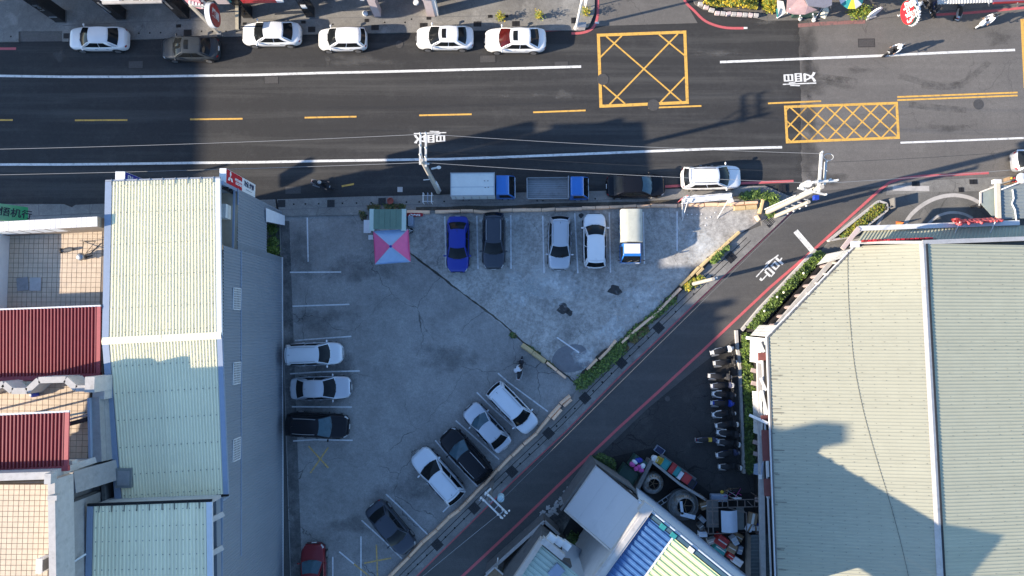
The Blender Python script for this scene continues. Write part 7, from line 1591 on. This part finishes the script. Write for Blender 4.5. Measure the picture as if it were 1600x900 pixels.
def vat(label, px, py, r, hh, inner, extra=False):
    p = P(px, py, hh); t = thing('steel_vat', label, 'vat', (p.x, p.y, .02)); M_vat = mat('dull_steel_vat', (.27, .28, .28), .4, .4, var=.3, scale=3, dirt=(.14, .105, .07), dscale=2.2, dlo=.45, dhi=.65)
    B().lathe([(r*.96, 0), (r, .1), (r, hh*.62), (r*.95, hh*.72), (r*.86, hh*.82), (inner*1.08, hh), (inner, hh+.02), (inner*.97, hh-.5), (.03, hh-.52)], n=28).build('drum', M_vat, t, smooth=False)
    B().lathe([(inner*.97, hh-.45), (.03, hh-.44)], n=20).build('opening', M_hole, t)
    for k in range(5): B().box((inner*.5*math.cos(k*1.25), inner*.5*math.sin(k*1.25), hh-.36), (inner*.9, .04, .04), k*1.25).build('stirrer_bar', M_wood, t)
    for k in range(4): B().box((r*.72*math.cos(1.0+k*.35), r*.72*math.sin(1.0+k*.35), hh*.93), (.22, .08, .05), 1.0+k*.35).build('clamp', M_wood, t)
    return t
vat('smaller round steel vat with a dark open top', 1022, 757, .82, 1.5, .42)
t = vat('larger round steel vat with a folded pale sheet across its opening', 1071, 792, 1.02, 1.5, .62)
B().box((-.3, -.05, 1.56), (.2, .95, .05), .1).build('pale_sheet', M_ltw, t); B().box((.15, -.62, 1.56), (1.1, .3, .05), -.25).build('pale_sheet', M_ltw, t); B().lathe([(1.12, .2), (1.14, .9), (1.1, .95)], n=28).build('hoop', M_conc_d, t)
t = thing('hand_trolley', 'dark metal trolley between the two vats', 'trolley', P(1040, 776, .02), R(35))
for sy in (.15, -.15): B().beam((-.9, sy, .5), (.5, sy, .6), .05, .05).build('rail', M_steel, t)
for k in range(4): B().beam((-.8+k*.4, -.15, .52+.03*k), (-.8+k*.4, .15, .52+.03*k), .05, .05).build('rung', M_steel, t)
for sy in (.2, -.2): B().lathe([(.14, -.03), (.14, .03)], (.45, sy, .16), 10, 'Y').build('wheel', M_rubber, t); B().beam((-.8, sy*.7, 0), (-.8, sy*.7, .5), .05, .05).build('leg', M_steel, t)
# rust cage with a curved pale cover
t = thing('steel_cage', 'rusty steel frame cage in the yard with a curved pale cover on top', 'cage', P(1148, 808, .02))
zt = 2.1; c = [P(1105, 782, zt), P(1189, 780, zt), P(1190, 832, zt), P(1107, 834, zt)]; M_rust = mat('rusty_tube', (.2, .16, .14), .7, .3, var=.3, scale=6)
def U(u, v, z=zt): a = lerp(lerp(c[0], c[1], u), lerp(c[3], c[2], u), v); return Vector((a.x, a.y, z))
for a, b_ in (((0, 0), (1, 0)), ((0, .22), (1, .22)), ((0, 1), (1, 1)), ((0, 0), (0, 1)), ((.09, 0), (.09, 1)), ((.28, 0), (.28, .22)), ((.38, 0), (.38, .22)), ((.56, 0), (.56, .22)), ((.7, 0), (.7, .22)), ((.88, 0), (.88, .22)), ((1, 0), (1, .3)), ((0, .33), (.2, .33)), ((0, .72), (.2, .72)), ((.36, .22), (.72, .4)), ((.6, .22), (.7, .38)), ((.72, .38), (.72, 1)), ((.55, 1), (.9, 1)), ((.75, .05), (.85, .22))): B().beam(U(*a), U(*b_), .055, .055).build('bar', M_rust, t, world=True)
for u, v in ((0, 0), (1, 0), (0, 1), (.9, 1), (.5, 0), (.5, 1)): B().beam(U(u, v, .02), U(u, v), .06, .06, Vector((0, 1, 0))).build('post', M_rust, t, world=True)
rows = [[U(lerp(.24, .54, i/8), v, zt+.12+.22*math.sin(math.pi*i/8)) for v in (.3, .5, .75, .95)] for i in range(9)]; B().grid(rows).build('curved_cover', M_ltw, t, world=True, smooth=True)
B().box(U(.63, .6, zt-.3), (.55, 1.6, .05)).build('grey_board', mat('grey_board', (.14, .15, .14), .8), t, world=True); B().box(U(.15, .5, 1.2), (.9, 2, .05)).build('shelf', M_conc_d, t, world=True)
GJ = 'boxes stacked by the cage'
for lab, x, y, z, s_, rot, m, h in (('brown and white carton on the cage end', 1177, 811, 1.7, (.62, .8), -.2, M_card, .35), ('white carton at the lower left of the cage end', 1172, 825, 1.7, (.45, .6), -.5, M_cl_white, .3), ('small white carton next to the blue drum', 1181, 826, 1.7, (.45, .35), 0, M_cl_white, .3)):
    p = P(x, y, z+h); t = thing('carton', lab, 'box', (p.x, p.y, z-1.68+1.66), rot, GJ); B().box((0, 0, h/2), (s_[0], s_[1], h)).build('box_body', m, t, bevel=.01); B().box((0, 0, h+.005), (s_[0]*.3, s_[1]*.98, .01)).build('tape', M_offwhite if m is M_card else M_card, t)
t = thing('drum', 'bright blue plastic drum beside the cartons', 'drum', P(1188, 822, .5)); B().lathe([(.3, 0), (.34, .1), (.34, 1.5), (.3, 1.6), (.03, 1.62)], n=16).build('drum_body', M_blue, t)
t = thing('steel_cabinet', 'grey cabinet between the blue drum and the hall wall', 'cabinet', P(1196, 820, .5)); B().box((0, 0, .9), (.5, 1.0, 1.8)).build('case', M_conc, t, bevel=.02); B().box((-.26, 0, .9), (.02, .46, 1.6)).build('door', M_steel, t)
t = thing('white_board', 'narrow white board leaning at the hall wall', 'board', P(1201, 806, .5)); B().box((0, 0, 1.0), (.12, 1.2, 2.0)).build('panel', M_cl_white, t)
GP = 'things piled in the lower yard'
for lab, x, y, z, s_, rot, m, h, nm, ct in (('large red lid or crate on the lower pile', 1129, 847, .5, (.85, .75), -.6, M_redp, .5, 'crate', 'crate'), ('dark teal crate on the lower pile', 1126, 858, .3, (.9, .6), -.6, M_teal, .4, 'crate', 'crate'), ('brown carton on the lower pile', 1144, 857, .3, (.7, .65), -.5, M_card, .45, 'carton', 'box'), ('brown flat carton beside the pale parcels', 1155, 840, .2, (.6, .5), -.5, M_card, .3, 'carton', 'box'), ('pale blue parcel on the lower pile', 1149, 846, .4, (.45, .6), .5, M_ltw, .35, 'parcel', 'parcel'), ('blue and white parcel at the right of the lower pile', 1157, 860, .3, (.35, .6), -.3, M_blue_trim, .3, 'parcel', 'parcel'), ('small red crate below the brown carton', 1142, 869, .2, (.5, .4), -.6, M_redp, .3, 'crate', 'crate'), ('pale grey box at the bottom end of the pile', 1153, 878, .1, (.75, .5), -.6, M_cl_white, .4, 'carton', 'box'), ('grey sack beside the red lid', 1113, 846, .1, (.6, .4), .3, M_conc, .5, 'sack', 'sack'), ('pale blue tray beside the cage corner', 1099, 835, .3, (.62, .4), 0, M_ltw, .25, 'tray', 'tray'), ('grey carton left of the cage', 1096, 823, .2, (.4, .45), .6, M_conc_d, .5, 'carton', 'box'), ('white crumpled sheet at the cage corner', 1098, 812, .3, (.5, .35), -.8, M_ltw, .2, 'sheet', 'sheet'), ('brown and grey machine cover right of the larger vat', 1100, 791, .4, (.5, .55), .3, M_wood, .8, 'machine_cover', 'cover')):
    p = P(x, y, z+h); t = thing(nm, lab, ct, (p.x, p.y, .02), rot, GP); B().box((0, 0, (z+h)/2), (s_[0], s_[1], z+h)).build('body', m, t, bevel=.02); B().box((0, 0, z+h+.005), (s_[0]*.86, s_[1]*.12, .012)).build('tape', M_offwhite, t)
t = thing('tool_pile', 'bundle of sticks and tools leaning on the back rail of the yard', 'tools', P(1140, 768, .02))
for k in range(9): B().tube((random.uniform(-.9, .9), random.uniform(-.3, .3), .05), (random.uniform(-.9, .9), random.uniform(-.4, .4), random.uniform(.5, 1.1)), .025, n=5).build('stick', [M_wood, M_steel, M_magenta][k % 3], t)
B().ball((-.75, .1, .6), (.14, .14, .12)).build('yellow_cap', M_yel, t); B().box((.25, -.3, .9), (.7, .12, .06)).build('pale_cloth', M_cl_white, t)
t = thing('hand_cart', 'grey covered cart behind the cage', 'cart', P(1120, 775, .02)); B().box((0, 0, .5), (1.3, .55, .5)).build('cover', M_blue_trim, t, bevel=.06)
for sx in (-.5, .5): B().lathe([(.14, -.03), (.14, .03)], (sx, -.25, .14), 10, 'Y').build('wheel', M_rubber, t); B().box((sx, 0, .2), (.06, .5, .1)).build('axle', M_blk, t)

# ================================================================ SHOP FRONTS TOP RIGHT
t = thing('pink_awning', 'faded pink and grey tarpaulin awning over a stall at the top edge', 'awning', P(1250, 15, 0)); M_fp = mat('faded_pink', (.45, .30, .29), .8, var=.25, scale=2.5, dirt=(.3, .27, .27), dscale=1.2)
pts = [(1231, -8), (1229, 18), (1240, 22), (1258, 22.5), (1277, 15), (1262, 9), (1252, -8)]; z_ = 2.5
v = [P(x, y, z_-(.25 if y > 14 else 0)) for x, y in pts]; B().add(v+[p-Vector((0, 0, .06)) for p in v], [tuple(range(7)), tuple(range(7, 14))]+[(i, (i+1) % 7, 7+(i+1) % 7, 7+i) for i in range(7)]).build('canopy', M_fp, t, world=True)
for x, y in ((1232, 20), (1250, 30), (1272, 28)): B().tube(P(x, y, .1), P(lerp(x, 1252, .1), y-6, 2.3), .05, n=6).build('post', M_white, t, world=True); B().lathe([(.15, 0), (.12, .2)], tuple(P(x, y, .1)), 8).build('foot', M_offwhite, t, world=True)
t = thing('grey_awning', 'flat grey awning sheet behind the pink one', 'awning', P(1280, 5, 0)); v = [P(1254, -10, 2.7), P(1263, 9, 2.6), P(1290, 12, 2.6), P(1300, 8, 2.6), P(1300, -10, 2.7)]; B().add(v+[p-Vector((0, 0, .06)) for p in v], [tuple(range(5)), tuple(range(5, 10))]+[(i, (i+1) % 5, 5+(i+1) % 5, 5+i) for i in range(5)]).build('canopy', mat('grey_tarp', (.20, .20, .24), .7, var=.1), t, world=True); B().tube(P(1298, 16, .1), P(1298, 8, 2.6), .04, n=6).build('post', M_steel, t, world=True)
t = thing('stall_screen', 'white and green printed screen at the left end of the pink awning', 'screen', P(1217, 20, 0)); B().add([P(1214, 0, 1.9), P(1224, 2, 1.9), P(1228, 20, .8), P(1215, 28, .15)], [(0, 1, 2, 3)]).build('panel', M_offwhite, t, world=True); B().beam(P(1214, 14, 1.3), P(1215, 27, .3), .05, .1).build('green_edge', M_teal, t, world=True)
B().beam(P(1214, 28, .2), P(1226, 20, .6), .12, .2).build('base', M_white, t, world=True)
t = thing('stall_counter', 'dark green stall counter under the pink awning', 'counter', P(1253, 28, .1)); B().box((0, .3, .5), (1.7, .6, 1.0)).build('body', M_dkgreen, t); B().box((0, .3, 1.02), (1.8, .7, .05)).build('top', M_conc_d, t)
t = thing('flag_sign', 'small cream pennant sign on a white stick', 'sign', P(1271, 32, .1)); B().tube((0, 0, 0), (.3, .6, 1.2), .025, n=6).build('stick', M_white, t); B().add([(.25, .1, .5), (.65, -.15, .6), (.85, .35, .9), (.55, .75, 1.25), (.35, .6, 1.2)], [(0, 1, 2, 3, 4)]).build('pennant', mat('cream_cloth', (.6, .57, .45), .8), t); B().lathe([(.15, 0), (.15, .08)], n=10).build('foot', M_offwhite, t)
t = thing('striped_parasol', 'teal, yellow and white striped parasol at the top edge', 'parasol', P(1332, -4, .1)); c = P(1333, -8, 2.3); rim = [c+Vector((1.0*math.cos(a), 1.0*math.sin(a), -.3)) for a in [2*math.pi*i/10 for i in range(10)]]
for k in range(10): B().add([c, rim[k], rim[(k+1) % 10]], [(0, 1, 2)]).build('panel', [M_teal, mat('lemon_cloth', (.62, .6, .06), .8), M_cl_white][k % 3], t, world=True)
B().tube(P(1332, -4, .1), Vector((c.x, c.y, 2.3)), .03, n=6).build('pole', M_steel, t, world=True)
t = thing('white_board_sign', 'rounded white board sign with a grey shaded face on the pavement', 'sign', P(1360, 27, .1), R(20)); pts = [(.0, .1), (-.35, .12), (-.42, .9), (-.25, 1.45), (.05, 1.55), (.3, 1.35), (.38, .8), (.35, .12)]; B().add([(x, .0, z) for x, z in pts]+[(x, .12, z) for x, z in pts], [tuple(range(8)), tuple(range(8, 16))]+[(i, (i+1) % 8, 8+(i+1) % 8, 8+i) for i in range(8)]).build('board', M_white, t); B().box((0, .06, .06), (.8, .4, .12)).build('foot', M_conc_l, t)
t = thing('round_sign', 'round red light-box sign with white lettering and a beaded white rim', 'sign', P(1416, 38, 0)); rc_ = P(1418, 20, 2.6)
nrm_ = Vector((.72, -.62, .3)).normalized(); fm = frame_matrix(rc_, Vector((0, 0, 1)).cross(nrm_), Vector((0, 0, 1)))
nrm_ = Vector((-.97, -.24, 0)); fm = frame_matrix(rc_, (.24, -.97, 0), (0, 0, 1)); r_ = .92
disc_ = [(r_*math.cos(a), r_*math.sin(a)) for a in [2*math.pi*i/28 for i in range(28)]]
B().add([fm @ Vector((x, y, .0)) for x, y in disc_]+[fm @ Vector((x, y, -.3)) for x, y in disc_], [tuple(range(28)), tuple(range(28, 56))]+[(i, (i+1) % 28, 28+(i+1) % 28, 28+i) for i in range(28)]).build('case', M_dkgreen, t, world=True)
B().add([fm @ Vector((x*.94, y*.94, .012)) for x, y in disc_], [tuple(range(28))]).build('red_face', M_red, t, world=True)
mb = B()
for k in range(28): mb.box(fm @ Vector((disc_[k][0]*1.03, disc_[k][1]*1.03, -.3)), (.16, .16, .1), 2*math.pi*k/28)
o = mb.build('beaded_rim', M_white, t, world=True); o['kind'] = 'stuff'
lettering('甘蔗\n牛奶', .78, M_white, t, Matrix.Translation(-t.location) @ fm @ Matrix.Translation((0, .42, .02)), bold=.03)
B().tube(P(1416, 38, 0), Vector((rc_.x, rc_.y, rc_.z-.9))-nrm_*.15, .06, n=8).build('post', M_steel, t, world=True)
t = thing('ribbed_awning', 'cream ribbed metal awning at the top edge', 'awning', P(1505, 5, 0)); corr(t, 'awning_sheet', lambda s_: lerp(P(1465, 7, 2.5), P(1551, 4, 2.5), s_), lambda s_: lerp(P(1465, -20, 2.9), P(1551, -22, 2.9), s_), .22, .05, mat('cream_awning', (.58, .55, .5), .6, var=.1), 4)
for x in (1470, 1545): B().tube(P(x, 10, .1), P(x, 5, 2.5), .05, n=6).build('post', M_steel, t, world=True)
t = thing('purple_awning', 'dark purple awning with a maroon edge at the top right', 'awning', P(1580, 4, 0)); v = [P(1552, 5, 2.5), P(1640, 1, 2.5), P(1640, -20, 2.8), P(1550, -18, 2.8)]; B().add(v+[p-Vector((0, 0, .05)) for p in v], [(0, 1, 2, 3), (4, 5, 6, 7), (0, 1, 5, 4), (1, 2, 6, 5), (2, 3, 7, 6), (3, 0, 4, 7)]).build('canopy', mat('purple_tarp', (.14, .1, .17), .7, var=.15), t, world=True); B().beam(v[0], v[1], .1, .16).build('edge', M_darkred, t, world=True); B().tube(P(1590, 10, .1), P(1590, 4, 2.5), .05, n=6).build('post', M_steel, t, world=True)
t = thing('wall_fan', 'round white dish lamp on the right edge of the grey canopy', 'lamp', P(1595, 292, 0)); B().lathe([(.1, 0), (.36, .1), (.4, .14), (.05, .2)], tuple(P(1594, 279, 3.4)), 16).build('dish', M_offwhite, t, world=True); B().tube(P(1600, 285, 0.06), P(1597, 280, 3.4), .06, n=6).build('post', M_steel, t, world=True)
t = thing('fruit_stand', 'low stand of red goods by the forecourt roof', 'stand', P(1580, 284, .06)); B().box((0, 0, .35), (1.2, .5, .7)).build('stand', M_wood, t)
for k in range(10): B().ball((-.5+.11*k, .12*(-1)**k, .75), .09, 7, 5).build('red_goods', M_redp if k % 4 else M_yel, t, smooth=True)
# top-right backdrop shops so that the pavement has something behind it
for px0, px1, h, lab in ((1090, 1230, 7, 'low shop behind the yellow flower bed'), (1235, 1460, 8, 'shop behind the pink and grey awnings'), (1465, 1640, 8, 'shop behind the ribbed awning')):
    a, b_ = P(px0, -14, 0), P(px1, -16, 0); t = thing('shop_house', lab, 'building', (a+b_)/2); B().box(((a.x+b_.x)/2, a.y+4+1.0, h/2), (b_.x-a.x-.1, 8, h)).build('walls', M_plaster, t, world=True); B().box(((a.x+b_.x)/2, a.y+5, h+.1), (b_.x-a.x, 8.2, .2)).build('roof', M_conc, t, world=True); B().box(((a.x+b_.x)/2, a.y+.98, 1.3), (b_.x-a.x-1, .06, 2.4)).build('shopfront', M_glass, t, world=True)

# labels that single out each barrier block: by the vehicle it stands next to
VEH = [(o.location, o['label']) for o in COL.objects if o.name.split('.')[0] in ('parked_car', 'light_truck') and not o.parent]
fam = {}
for o in COL.objects:
    if o.name.startswith('barrier_block') and o.get('label'): fam.setdefault(o['label'], []).append(o)
SHORT = {'bright blue saloon': 'bright blue saloon', 'dark grey hatch': 'dark grey hatch', 'silver crossover': 'silver crossover', 'white crossover': 'white nose-up crossover', 'beige canvas': 'canvas-topped truck', 'white people': 'white people carrier', 'small silver-blue': 'silver-blue saloon', 'dark blue-black': 'dark blue estate', 'large white sports': 'large white sports utility car', 'dark grey saloon standing': 'lone dark grey saloon', 'dark red car': 'dark red car'}
for lab, os_ in fam.items():
    if len(os_) < 2: continue
    by_ = {}
    for o in os_:
        c_ = [(v, next(s_ for k, s_ in SHORT.items() if k in l)) for v, l in VEH if any(k in l for k in SHORT)]
        by_.setdefault(min(c_, key=lambda q: (q[0]-o.location).length)[1], []).append(o)
    for nm_, l_ in by_.items():
        l_.sort(key=lambda o: o.location.x)
        W_ = {1: ['nearest'], 2: ['left of two nearest', 'right of two nearest'], 3: ['left of three nearest', 'middle of three nearest', 'right of three nearest']}.get(len(l_)) or [('leftmost', 'second', 'third', 'fourth', 'fifth', 'sixth', 'seventh', 'eighth', 'ninth', 'tenth')[i] + (' from the left of %d nearest' % len(l_)) for i in range(len(l_))]
        for o, w_ in zip(l_, W_): o['label'] = ' '.join((lab.split(' in the ')[0].split(' along ')[0].split(' at the ')[0].split(' under ')[0]+', '+w_+' the '+nm_).split()[:16])
